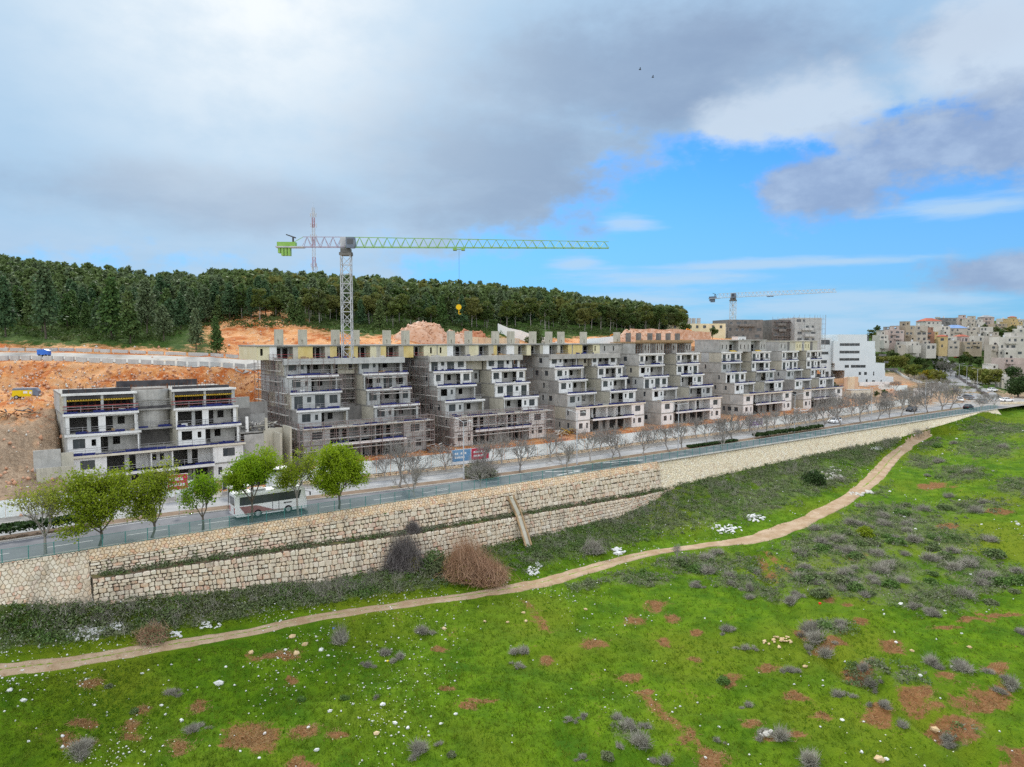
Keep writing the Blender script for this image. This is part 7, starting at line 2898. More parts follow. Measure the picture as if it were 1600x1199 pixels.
ROCK = []
for k in range(6):
    r_ = np.random.default_rng(600 + k)
    t = (1 + 5 ** .5) / 2
    iv = np.array([(-1, t, 0), (1, t, 0), (-1, -t, 0), (1, -t, 0), (0, -1, t), (0, 1, t), (0, -1, -t), (0, 1, -t), (t, 0, -1), (t, 0, 1), (-t, 0, -1), (-t, 0, 1)]) / 1.9
    iv = iv * r_.uniform(.7, 1.2, (12, 1)) * np.array([1, .8, .6])
    ifc = [(0, 11, 5), (0, 5, 1), (0, 1, 7), (0, 7, 10), (0, 10, 11), (1, 5, 9), (5, 11, 4), (11, 10, 2), (10, 7, 6), (7, 1, 8), (3, 9, 4), (3, 4, 2), (3, 2, 6), (3, 6, 8), (3, 8, 9), (4, 9, 5), (2, 4, 11), (6, 2, 10), (8, 6, 7), (9, 8, 1)]
    me = bpy.data.meshes.new('rock')
    me.from_pydata([tuple(p) for p in iv], [], ifc)
    ROCK.append(me)
ROCKS = {}
for mt in ('rock', 'rock_white', 'rock_tan', 'rubble_orange'):
    ROCKS[mt] = []
    for k in range(6):
        c_ = ROCK[k].copy()
        c_.materials.append(M[mt])
        ROCKS[mt].append(c_)


def rock(px, py, size, mt, label, group):
    h_ = fhit(px, py)
    if not h_:
        return
    o = link('rock', rt.choice(ROCKS[mt]), None, (h_.x, h_.y, h_.z + size * .15), rt.uniform(0, 6.28), None, size)
    tag(o, label, 'rock', group)


for i, (px, py, sz) in enumerate(((456, 996, .42), (476, 1008, .40), (463, 1022, .42), (392, 1021, .40), (694, 983, .36), (793, 973, .22), (757, 972, .24), (915, 953, .26), (818, 958, .3), (822, 971, .3), (588, 1147, .3), (1374, 1188, .46), (1258, 1042, .3), (1515, 1012, .3), (1462, 1142, .4), (1425, 1018, .26))):
    rock(px, py, sz, 'rock_tan', 'rounded tan boulder lying loose in the green field', 'tan boulders in the field')
for i, (px, py, sz) in enumerate(((37, 1095, .33), (15, 1080, .32), (342, 1070, .5), (502, 1017, .4), (515, 1112, .25), (598, 1102, .32), (617, 1131, .26), (637, 1138, .25), (494, 1173, .26), (283, 1127, .25), (252, 1103, .22), (446, 1016, .22), (222, 1053, .22), (1385, 1187, .22), (1316, 1126, .22), (1438, 1056, .26), (1400, 1004, .2), (1408, 945, .34), (1588, 894, .3), (712, 1117, .22), (1590, 820, .4))):
    rock(px, py, sz, 'rock_white', 'pale limestone lying loose in the green field', 'pale stones in the field')
for k in range(70):
    px, py = rt.choice([(rt.uniform(0, 700), rt.uniform(1020, 1199)), (rt.uniform(1000, 1600), rt.uniform(860, 1199)), (rt.uniform(1380, 1600), rt.uniform(660, 900))])
    h_ = fhit(px, py)
    if h_:
        rock(px, py, rt.uniform(.09, .2) * max(1, h_.y / 70), 'rock_white', 'pale limestone lying loose in the green field', 'pale stones in the field')


def heap(label, px, py, rx, ry, n, mt, s0, s1, name='rubble_heap'):
    c_ = fhit(px, py)
    t = thing(name, label, 'rubble heap', tuple(c_))
    for k in range(n):
        a, r_ = rt.uniform(0, 6.28), rt.random() ** .6
        h_ = fhit(px + rx * r_ * math.cos(a), py + ry * r_ * math.sin(a))
        if not h_:
            continue
        sz = rt.uniform(s0, s1)
        link('stone', rt.choice(ROCKS[mt]), t, (h_.x - c_.x, h_.y - c_.y, h_.z - c_.z + sz * .2 + (1 - r_) * .12), None, (rt.uniform(-.4, .4), rt.uniform(-.4, .4), rt.uniform(0, 6.28)), (sz, sz, sz * rt.uniform(.6, 1)))


heap('spread of white limestone rubble in the scrub near the left end of the path', 132, 990, 34, 12, 75, 'rock_white', .12, .34)
heap('white rubble clump above the left one, along the same bank', 178, 980, 14, 8, 34, 'rock_white', .12, .30)
heap('row of pale stones at the foot of the near rubble wall', 105, 935, 52, 7, 46, 'rock', .15, .38)
heap('small white rubble patch by the path, right of the olive brown bush', 325, 978, 20, 6, 22, 'rock_white', .12, .28)
heap('white rubble patch right beside the olive brown bush', 276, 993, 13, 6, 24, 'rock_white', .1, .25)
heap('white stones piled at the path edge below the drainage chute', 834, 893, 11, 7, 24, 'rock_white', .16, .36)
heap('two white boulders above the stones at the path edge', 842, 883, 5, 3, 7, 'rock_white', .2, .36)
heap('white crumpled sheeting and rubble pile right of the twiggy dark bush', 965, 862, 11, 6, 20, 'rock_white', .2, .46)
heap('white construction rubble on the bank below the round dark green bush', 1180, 810, 15, 6, 40, 'rock_white', .2, .45)
heap('scattered white rubble trailing down the bank to the path', 1135, 828, 26, 8, 44, 'rock_white', .16, .36)
heap('white rubble strewn beside the round dark green bush', 1298, 742, 18, 12, 44, 'rock', .2, .45)
heap('pale stones on the verge at the foot of the pale wall', 1370, 702, 8, 4, 18, 'rock_white', .25, .5)
heap('pale rock outcrop on the slope left of the far grey scrub', 1345, 772, 22, 3, 16, 'rock', .3, .6)
heap('pale rock rim along the small gully in the field', 1218, 1003, 26, 9, 22, 'rock_tan', .12, .3)
heap('pink flat stone beside a grey shrub near the bottom of the field', 1196, 1147, 9, 4, 9, 'rock', .2, .4)
# bits of litter
for px, py, mt, lb, sz in ((1281, 944, 'plastic_red', 'bright red plastic container lying in the field', .34), (606, 1034, 'plastic_yellow', 'yellow plastic scrap lying in the grass', .22), (676, 908, 'plastic_blue', 'blue plastic scrap in the scrub by the path', .28), (521, 983, 'plastic_blue', 'teal blue scrap beside the tall dry grey shrub', .22)):
    h_ = fhit(px, py)
    q = MB()
    q.prism([(-.5, -.15), (.5, -.2), (.55, .25), (.1, .4), (-.45, .3)], -.35, .35)
    tag(link('plastic_scrap', q.mesh('plastic_scrap', M[mt]), None, (h_.x, h_.y, h_.z + .05), rt.uniform(0, 6), None, sz), lb, 'litter')

# ------------------------------------------------------------------ site furniture on the hillside
def mound(label, px0, px1, Y, h, mat, seed, name='gravel_mound', n=48):
    c_ = hxY((px0 + px1) / 2, Y)
    R = (px1 - px0) / 2 * Y / 1110
    vs = []
    for i in range(n):
        for j in range(n):
            x, y = (i / (n - 1) - .5) * 2.2, (j / (n - 1) - .5) * 2.2
            r_ = math.hypot(x, y)
            k = min(1, 1.9 * max(0, 1 - r_ ** 1.3)) ** .9 * (.7 + .45 * float(fbm(np.array([x * 1.6 + 9]), np.array([y * 1.6]), 2, seed + 5)[0]))
            zz = h * k * (.85 + .35 * (float(fbm(np.array([x * 2 + seed]), np.array([y * 2]), 3, seed)[0]) - .4))
            X_, Y_ = c_.x + x * R, c_.y + y * R * .55
            vs.append((X_, Y_, hz(X_, Y_, c_.z) + zz - .25 + .65 * (float(fbm(np.array([x * 9]), np.array([y * 9]), 3, seed)[0]) - .2) * min(1, 2 * k)))
    vs = np.array(vs) - np.array([*c_])
    o = tag(link(name, npmesh(name, vs, grid_faces(n, n), mat), None, tuple(c_)), label, 'mound')
    rg = np.random.default_rng(seed)
    m_ = int(30 * R)
    b_ = vs[rg.integers(0, len(vs), m_)] + np.array([0, 0, .12])
    sv_ = b_[:, None, :] + rk0[None] * rg.uniform(.12, .42, (m_, 1, 1)) * rg.uniform(.5, 1.4, (m_, 6, 1))
    tag(link('loose_stones', npmesh('loose_stones', sv_.reshape(-1, 3), (rkf[None] + (np.arange(m_) * 6)[:, None, None]).reshape(-1, 3), mat, 3), o), kind='stuff')


m_rub = mottled('rubble_pale', (0.50, 0.27, 0.16), (0.62, 0.42, 0.31), 1.1, bs=1.0, c3=(0.66, 0.52, 0.43))
m_rub2 = mottled('rubble_red', (0.36, 0.13, 0.06), (0.50, 0.26, 0.16), 1.0, bs=1.0)
m_grey = mottled('grey_heap', (0.30, 0.30, 0.30), (0.40, 0.40, 0.39), .8, bs=.8)
mound('big pale orange gravel mound behind the terrace row below the forest', 614, 708, 186, 5.2, m_rub, 3)
mound('smaller orange gravel mound at the right foot of the big pale one', 690, 740, 184, 3.4, m_rub, 4)
mound('dark red soil heap right behind the smaller gravel mound', 712, 766, 192, 3.0, m_rub2, 5)
mound('grey gravel heap at the foot of the side street', 1456, 1484, 296, 3.6, m_grey, 6)
mound('tan sand heap in the lot before the white stepped building', 1380, 1402, 272, 2.4, m_rub, 7)
mound('reddish rubble heap behind the shell with the timber roof', 962, 1024, 215, 4.0, m_rub, 8)
mound('pink rubble heap left of the yellow excavator', 1018, 1066, 222, 3.4, m_rub, 9)
mound('orange soil bank in front of the shell with the debris', 866, 900, Yat(883, 26), 1.2, m_rub2, 10)


def polywall(name, label, cat, pts, h, th, mat, seg=None, part='wall_section'):
    """free-standing wall along px/Y points on the hillside, in sections"""
    P_ = [hxY(*p) for p in pts]
    t = thing(name, label, cat, tuple(P_[0]))
    for a, b in zip(P_[:-1], P_[1:]):
        n = max(1, int((b - a).length / (seg or 4)))
        for k in range(n):
            p, q = a.lerp(b, k / n), a.lerp(b, (k + 1) / n)
            d = (q - p)
            L = math.hypot(d.x, d.y)
            mb = MB()
            g0, g1 = hz(p.x, p.y, p.z), hz(q.x, q.y, q.z)
            L -= .45 if part == 'barrier_block' else .04
            mb.add([(0, 0, g0 - p.z - .5), (L, 0, g1 - p.z - .5), (L, 0, g1 - p.z + h), (0, 0, g0 - p.z + h), (0, th, g0 - p.z - .5), (L, th, g1 - p.z - .5), (L, th, g1 - p.z + h), (0, th, g0 - p.z + h)],
                   [(0, 1, 2, 3), (5, 4, 7, 6), (3, 2, 6, 7), (0, 3, 7, 4), (1, 5, 6, 2)])
            link(part, mb.mesh(part, mat), t, tuple(p - P_[0]), math.atan2(d.y, d.x))
    return t


polywall('white_hoarding', 'white sheet hoarding sloping down below the trees left of the site cabins', 'hoarding', [(778, 206), (812, 200), (858, 190)], 2.6, .08, M['hoarding'], 4)
polywall('white_hoarding', 'white hoarding right of the site cabins under the dark trees', 'hoarding', [(868, 190), (905, 193), (962, 208)], 2.4, .08, M['hoarding'], 4)
polywall('boulder_wall', 'tan boulder terrace wall between the gravel mound and the white hoarding', 'stone wall', [(738, 182), (778, 184), (812, 186)], 2.6, .8, M['stone_warm'], 1.6, 'boulder')
polywall('rubble_terrace', 'reddish stone terrace walls behind the timber-roofed shell', 'stone wall', [(985, 224), (1040, 228), (1110, 236)], 3.2, .8, m_rub, 2.2, 'boulder')
polywall('concrete_barrier', 'grey concrete guard wall with gaps along the front of the upper gravel road', 'guard wall', [(-60, 137), (0, 137.5), (120, 139), (260, 144.5), (330, 148.5), (405, 153)], .95, .45, M['plaster_grey'], 2.0, 'barrier_block')
polywall('concrete_barrier', 'low grey kerb wall along the back of the upper gravel road', 'guard wall', [(-60, 150), (120, 151), (260, 154), (330, 157), (400, 161)], .7, .4, M['plaster_grey'], 3.0, 'barrier_block')
polywall('tan_wall', 'peach rendered wall behind the last apartment shell', 'wall', [(1301, 290), (1319, 290)], 4.6, .4, mottled('peach', (.52, .34, .2), (.58, .40, .26), .6), 20)
polywall('stone_wall', 'tan stone wall at the foot of the white stepped building', 'stone wall', [(1319, 286), (1341, 288)], 5.4, .6, M['stone_warm'], 1.5, 'stone_panel')
polywall('white_hoarding', 'white curved hoarding before the white stepped building', 'hoarding', [(1373, 296), (1395, 292), (1418, 296)], 2.4, .1, M['hoarding'], 4)
polywall('white_wall', 'low white wall along the lower edge of the white stepped building', 'wall', [(1343, 306), (1390, 312)], 1.6, .3, M['plaster'], 6)
polywall('end_wall', 'low cream stone wall beside the road right of the fence end', 'low wall', [(1566, 239), (1640, 241), (1720, 247)], .75, .5, M['facing'], 4, 'stone_panel')
polywall('mesh_fence', 'dark mesh fence along the right side of the side street', 'fence', [(1546, 262), (1530, 290), (1510, 335), (1492, 385)], 1.8, .05, M['net'], 3, 'mesh_panel')
polywall('kerb_wall', 'pale curved kerb wall along the upper slope above the orange lot', 'wall', [(1386, 372), (1410, 350), (1440, 330)], 1.0, .4, M['plaster_grey'], 5)


def cabin(label, px, Y, L, W_, H, mat, rz=ROT, name='site_cabin'):
    p = hxY(px, Y)
    t = thing(name, label, 'site cabin', (p.x, p.y, p.z), rz)
    mb = wall_mb(L, H, .1, [(L * .15, L * .15 + .9, 0, 2.0), (L * .5, L * .5 + 1.1, .9, 1.9)])
    link('front_wall', mb.mesh('front_wall', mat), t, (-L / 2, 0, 0))
    q = MB()
    q.box(-L / 2, -L / 2 + .1, .103, W_, 0, H)
    q.box(L / 2 - .1, L / 2, .103, W_, 0, H)
    q.box(-L / 2 + .103, L / 2 - .103, W_ - .1, W_, 0, H)
    link('side_wall', q.mesh('side_wall', mat), t)
    q = MB()
    q.box(-L / 2 - .1, L / 2 + .1, -.1, W_ + .1, H + .003, H + .15)
    link('roof', q.mesh('roof', M['plaster_grey']), t)
    q = MB()
    q.box(-L / 2 + L * .5 + .01, -L / 2 + L * .5 + 1.09, .04, .07, .91, 1.89)
    link('window', q.mesh('window', M['glass']), t)
    q = MB()
    q.box(-L / 2 + L * .15 + .01, -L / 2 + L * .15 + .89, .04, .07, .01, 1.99)
    link('door', q.mesh('door', M['plaster_grey']), t)
    return t


cabin('pale grey two-level site cabin among the dark trees on the hill', 872, 188, 4.6, 2.6, 4.6, M['plaster_grey'])
cabin('white site cabin behind the plain concrete top storey', 1158, 238, 4.4, 2.4, 2.6, M['plaster'])
cabin('white container cabin at the sandy lot, left of a second smaller one', 1441, 268, 3.4, 2.4, 3.0, M['plaster'], .2)
cabin('small white container cabin at the sandy lot, right of the larger one', 1456, 272, 1.6, 2.2, 2.9, M['plaster'], .3)
cabin('low white kiosk with black band at the end of the construction row', 1346, 262, 9.5, 3.0, 3.0, M['cream'], .35)

# compressor on the platform
p = hxY(40, 120)
t = thing('air_compressor', 'yellow and grey trailer compressor on the dirt platform below the orange cut', 'compressor', (p.x, p.y, p.z + .05), .35)
q = MB()
q.prism([(-1.9, .45), (1.1, .45), (1.1, 1.5), (-1.75, 1.5)], -.75, .75)
link('housing', q.mesh('housing', M['machine_yellow']), t)
q = MB()
q.prism([(1.103, .45), (1.95, .45), (2.0, 1.3), (1.6, 1.85), (-1.7, 1.85), (-1.8, 1.503), (1.103, 1.503)], -.76, .76)
link('hood', q.mesh('hood', M['machine_grey']), t)
q = MB()
q.box(-.2, .4, -.775, -.752, .95, 1.35)
q.box(.65, 1.0, -.775, -.752, .9, 1.25)
link('panel_plate', q.mesh('panel_plate', M['sign_white']), t)
for x in (-1.2, 1.3):
    for y in (-.8, .8):
        o = link('wheel', CARW[0], t, (x, y, .33))
        link('rim', CARW[1], o)
q = MB()
q.tube((1.9, 0, .5), (3.2, 0, .4), .06, .06, 6)
link('tow_bar', q.mesh('tow_bar', M['form_dark']), t)


def excavator(label, px, Y, rz, mat, sc=1.0, cat='excavator'):
    p = hxY(px, Y)
    t = thing('excavator', label, cat, (p.x, p.y, p.z), rz)
    t.scale = (sc,) * 3
    for y in (-1.1, 1.1):
        q = MB()
        q.prism([(-1.7, .1), (1.7, .1), (2.0, .5), (1.7, .9), (-1.7, .9), (-2.0, .5)], y - .28, y + .28)
        link('track', q.mesh('track', M['tyre']), t)
    q = MB()
    q.prism([(-2.0, 1.0), (1.3, 1.0), (1.3, 1.7), (-.2, 1.8), (-1.9, 2.0)], -1.3, 1.3)
    link('body', q.mesh('body', mat), t)
    q = MB()
    q.prism([(.2, 1.75), (1.4, 1.72), (1.3, 2.9), (.2, 2.95)], .25, 1.25)
    link('cab', q.mesh('cab', M['glass']), t)
    q = MB()
    q.tube((1.2, -.2, 1.6), (3.0, -.2, 4.3), .32, .26, 4)
    q.tube((3.0, -.2, 4.3), (5.0, -.2, 3.6), .26, .22, 4)
    link('boom', q.mesh('boom', mat), t)
    q = MB()
    q.tube((5.0, -.2, 3.7), (5.5, -.2, 1.6), .2, .16, 4)
    link('stick', q.mesh('stick', mat), t)
    q = MB()
    q.prism([(5.1, 1.6), (5.9, 1.5), (5.7, .8), (5.0, .7), (4.8, 1.1)], -.7, .3)
    link('bucket', q.mesh('bucket', M['form_dark']), t)


excavator('orange excavator on the bank below the forest, right of the dark trees', 968, 216, 2.6, M['machine_orange'], .62)
excavator('orange yellow excavator on the pink rubble left of the yellow terrace block', 1062, 236, .2, M['machine_orange'], .75)
p = hxY(72, 143)
t = thing('drilling_rig', 'blue drilling rig with its lattice boom lowered on the upper gravel road', 'drilling rig', (p.x, p.y, p.z + .05), .05)
q = MB()
q.prism([(-1.6, .5), (1.2, .5), (1.2, 1.6), (.2, 2.0), (-1.6, 1.9)], -.8, .8)
link('body', q.mesh('body', M['plastic_blue']), t)
t.scale = (.75, .75, .75)
q = MB()
for x in np.arange(1.3, 7, .8):
    for y in (-.3, .3):
        q.tube((x, y, 1.5), (x + .8, y, 1.5), .05, .05, 4)
        q.tube((x, y, 1.5), (x + .4, y, 2.1), .03, .03, 4)
        q.tube((x + .4, y, 2.1), (x + .8, y, 1.5), .03, .03, 4)
        q.tube((x, y, 2.1), (x + .8, y, 2.1), .05, .05, 4)
link('boom', q.mesh('boom', M['machine_grey']), t)
for x in (-1.0, .7):
    for y in (-.75, .75):
        link('wheel', CARW[0], t, (x, y, .33))

# debris by the shells
def debris(label, s, v, z, n, L, mats, seed):
    r_ = random.Random(seed)
    p0 = rw(s, v, z)
    p0.z = max(z, hz(p0.x, p0.y, z))
    t = thing('debris_pile', label, 'debris pile', p0, ROT)
    for k in range(n):
        q = MB()
        a = r_.uniform(.6, 2.6)
        q.box(-a / 2, a / 2, -.1, .1, -.03, .05)
        link('board', q.mesh('board', M[r_.choice(mats)]), t, (r_.uniform(-L, L), r_.uniform(-1.4, 1.4), .1 + r_.random() * 1.1), None, (r_.uniform(-.3, .3), r_.uniform(-.5, .5), r_.uniform(0, 6.28)))


debris('heap of broken timber and sheets at the left corner of the white-fronted shell', 105.5, 35.5, .4, 60, 3.2, ['wood', 'plank', 'form_yellow', 'rust'], 3)
debris('white sacks and boards piled before the last but one apartment shell', 196.0, 31.5, .3, 30, 3.0, ['plaster', 'plank', 'plaster'], 4)
debris('rusty boards and bars dumped on the slope left of the lowest shell', 3.0, 50.0, 6.5, 46, 4.0, ['rust', 'form_dark', 'wood'], 5)
debris('dark scrap heap between the scaffolded shells', 70.5, 33.0, .4, 40, 2.6, ['form_dark', 'plank', 'rust'], 6)

debris('grey formwork sheets and bars heaped on the slab beside the lowest shell', 38.5, 39.0, 6.4, 44, 2.6, ['concrete_dark', 'form_dark', 'plank', 'concrete_tan'], 8)

# ------------------------------------------------------------------ white stepped building
def at_base(px, Y):
    return hxY(px, Y)


pw_ = hxY(1345, 322)
def wx(px, Y=320):
    return (px - 1345) * Y / 1110
WB = thing('stepped_building', 'white modern stepped building with grey window strips behind the end of the terraced row', 'building', (pw_.x, pw_.y, pw_.z - 1), .06)
storey = [(22.0, 1292, 1353), (19.0, 1287, 1366), (15.6, 1298, 1367), (12.4, 1298, 1368), (9.2, 1298, 1384), (5.6, 1300, 1385), (3.2, 1318, 1398)]
zt = [22.6, 19.6, 16.2, 12.8, 9.6, 6.4, 3.3, 0]
for k in range(7):
    zt_, zb_ = zt[k], zt[k + 1]
    x0, x1 = wx([1306, 1299, 1299, 1299, 1302, 1318, 1318][k]), wx([1353, 1366, 1367, 1368, 1383, 1384, 1398][k])
    w_ = x1 - x0
    h = zt_ - zb_
    ops = []
    if k in (1, 2, 3):
        ops = [(wx(1309) - x0, wx(1341.5) - x0, h * .35, h * .72)]
    elif k == 4:
        ops = [(wx(1318) - x0, wx(1325) - x0, h * .35, h * .75), (wx(1328) - x0, wx(1352) - x0, h * .35, h * .75)]
    elif k == 5:
        ops = [(wx(1341) - x0, wx(1345) - x0, h * .3, h * .75), (wx(1350) - x0, wx(1354.5) - x0, h * .3, h * .75), (wx(1364.5) - x0, wx(1366.5) - x0, h * .2, h * .8)]
    elif k == 6:
        ops = [(wx(1353) - x0, wx(1356) - x0, h * .1, h * .7), (wx(1363) - x0, wx(1368) - x0, h * .1, h * .55), (wx(1377) - x0, wx(1379) - x0, 0, h * .6)]
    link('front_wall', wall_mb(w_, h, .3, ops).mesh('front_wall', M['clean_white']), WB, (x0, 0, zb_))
    q = MB()
    q.box(x0, x0 + .3, .303, 16, zb_, zt_)
    q.box(x1 - .3, x1, .303, 16, zb_, zt_)
    link('side_wall', q.mesh('side_wall', M['clean_white']), WB)
    q = MB()
    q.box(x0 + .303, x1 - .303, .303, 16, zt_ - .3, zt_ - .05)
    link('roof_terrace', q.mesh('roof_terrace', M['plaster_grey']), WB)
    for o in ops:
        n = max(1, int((o[1] - o[0]) / 2.2))
        for j in range(n):
            ww = (o[1] - o[0]) / n
            window(WB, x0 + o[0] + ww * j, .14, zb_ + o[2], ww, o[3] - o[2], 0, 'rail', False)
    if k in (3, 4, 5):
        q = MB()
        xx0 = wx([0, 0, 0, 1353, 1369, 1385][k])
        q.box(xx0 + 6, xx0 + 9.5 if k == 3 else x1 - .2, .4, .45, zt_, zt_ + .9)
        link('terrace_rail', q.mesh('terrace_rail', M['frame']), WB)
link('left_wing', wall_mb(wx(1299) - wx(1278) - .05, 21.0, .3, [(.8, 5.2, 18.0, 20.2), (.8, 5.0, 3.0, 5.8), (.8, 4, 9.5, 11.0), (.8, 4.6, 13.5, 14.8)]).mesh('left_wing', M['clean_white']), WB, (wx(1278), 1.5, 0))
for z_, h_ in ((18.0, 2.2), (3.0, 2.8), (9.5, 1.5), (13.5, 1.3)):
    window(WB, wx(1278) + .8, 1.62, z_, 4.2 if z_ != 9.5 else 3.2, h_, 0, 'rail')
q = MB()
q.box(wx(1278), wx(1278) + .3, 1.803, 16, 0, 21)
q.box(wx(1278) + .303, wx(1299) - .05, 1.803, 16, 20.5, 20.9)
link('left_wing_shell', q.mesh('left_wing_shell', M['clean_white']), WB)
q = MB()
q.box(wx(1354), wx(1356.5), .31, 4, 16.3, 21.8)
link('glass_stair', q.mesh('glass_stair', M['glass']), WB)


# ------------------------------------------------------------------ houses and blocks
def house(label, px, py, Y, wpx, hpx, mat, roof=None, rz=.15, dep=None, storeys=None, group='houses of the hill town', name='house', tank=True, seed=0, dark=False, py_base=True):
    r_ = random.Random(seed or int(px * 7 + py))
    q0 = atY(px, py, Y)
    w_, h = wpx * Y / 1110, hpx * Y / 1110
    D = dep or w_ * r_.uniform(.7, 1.0)
    t = thing(name, label, 'house' if name == 'house' else 'building', tuple(q0), rz, group)
    n = storeys or max(1, round(h / 3.2))
    sh = h / n
    body = MB()
    ops_all = []
    for k in range(n):
        ops = []
        x = r_.uniform(.5, 1.3)
        while x < w_ - 1.4:
            if r_.random() < .78:
                ww = r_.choice([1.0, 1.2, 1.9])
                if x + ww < w_ - .4:
                    ops.append((x, x + ww, sh * .3, sh * .74))
            x += r_.uniform(2.3, 3.6)
        ops_all.append(ops)
        wall_mb(w_, sh - .003, .3, ops, body, -w_ / 2, 0, k * sh)
    link('front_wall', body.mesh('front_wall', mat), t)
    q = MB()
    q.box(-w_ / 2, -w_ / 2 + .3, .303, D, -4, h)
    q.box(w_ / 2 - .3, w_ / 2, .303, D, -4, h)
    q.box(-w_ / 2 + .303, w_ / 2 - .303, D - .3, D, -4, h)
    link('side_wall', q.mesh('side_wall', mat), t)
    q = MB()
    q.box(-w_ / 2 + .01, w_ / 2 - .01, .0, .3, -4, -.003)
    link('plinth', q.mesh('plinth', mat), t)
    for k, ops in enumerate(ops_all):
        for o in ops:
            window(t, -w_ / 2 + o[0], .12, k * sh + o[2], o[1] - o[0], o[3] - o[2], 0, 'white_frame' if r_.random() < .5 else 'frame', False)
        if k and r_.random() < .55:
            bw = r_.uniform(.3, .5) * w_
            bx0 = r_.uniform(-w_ / 2 + .2, w_ / 2 - bw - .2)
            q = MB()
            q.box(bx0, bx0 + bw, -1.3, -.003, k * sh - .1, k * sh + .08)
            q.box(bx0, bx0 + bw, -1.3, -1.18, k * sh + .083, k * sh + .95)
            link('balcony', q.mesh('balcony', mat), t)
    q = MB()
    if roof and roof != 'flat':
        o_ = .4
        hh_ = h + min(2.2, D * .22)
        a = [(-w_ / 2 - o_, -o_, h), (w_ / 2 + o_, -o_, h), (w_ / 2 + o_, D + o_, h), (-w_ / 2 - o_, D + o_, h)]
        rx = w_ * .22
        b = [(-rx, D / 2, hh_), (rx, D / 2, hh_)]
        q.add(a + b, [(0, 1, 5, 4), (1, 2, 5), (2, 3, 4, 5), (3, 0, 4), (3, 2, 1, 0)])
        link('roof', q.mesh('roof', M[roof]), t)
    else:
        q.box(-w_ / 2 + .303, w_ / 2 - .303, .303, D - .303, h - .5, h - .3)
        link('roof', q.mesh('roof', M['roof_grey']), t)
        if tank and r_.random() < .6:      # smaller top room, set back
            rw_, rx = w_ * r_.uniform(.35, .6), r_.uniform(-.2, .1) * w_
            link('roof_room', wall_mb(rw_, 2.6, .2, [(rw_ * .3, rw_ * .3 + 1.1, .9, 2.0)]).mesh('roof_room', mat), t, (rx, D * .3, h - .297))
            q = MB()
            q.box(rx, rx + .2, D * .3 + .203, D - .31, h - .297, h + 2.3)
            q.box(rx + rw_ - .2, rx + rw_, D * .3 + .203, D - .31, h - .297, h + 2.3)
            q.box(rx - .15, rx + rw_ + .15, D * .3 - .15, D - .31, h + 2.306, h + 2.45)
            link('roof_room_shell', q.mesh('roof_room_shell', mat), t)
        if name == 'house' and r_.random() < .45:
            aw, ah = w_ * r_.uniform(.35, .6), h * r_.uniform(.35, .6)
            ax = r_.uniform(-.5, -.1) * w_
            link('annex_wall', wall_mb(aw, ah + 2, .25, [(.5, 1.6, 3.0, 4.1)] if ah > 2.5 else []).mesh('annex_wall', mat), t, (ax, -3.2, -2))
            q = MB()
            q.box(ax, ax + .25, -2.947, -.003, -2, ah)
            q.box(ax + aw - .25, ax + aw, -2.947, -.003, -2, ah)
            q.box(ax + .253, ax + aw - .253, -2.947, -.003, ah - .5, ah - .3)
            link('annex_shell', q.mesh('annex_shell', mat), t)
        if tank:
            q = MB()
            x = r_.uniform(-w_ / 3, w_ / 3)
            q.tube((x, D * .4, h - .3), (x, D * .4, h + 1.1), .5, .5, 10)
            q.box(x + .52, x + 1.7, D * .36, D * .44, h - .28, h - .1)
            link('water_tank', q.mesh('water_tank', M['white_frame'] if r_.random() < .6 else M['form_dark']), t)
    return t


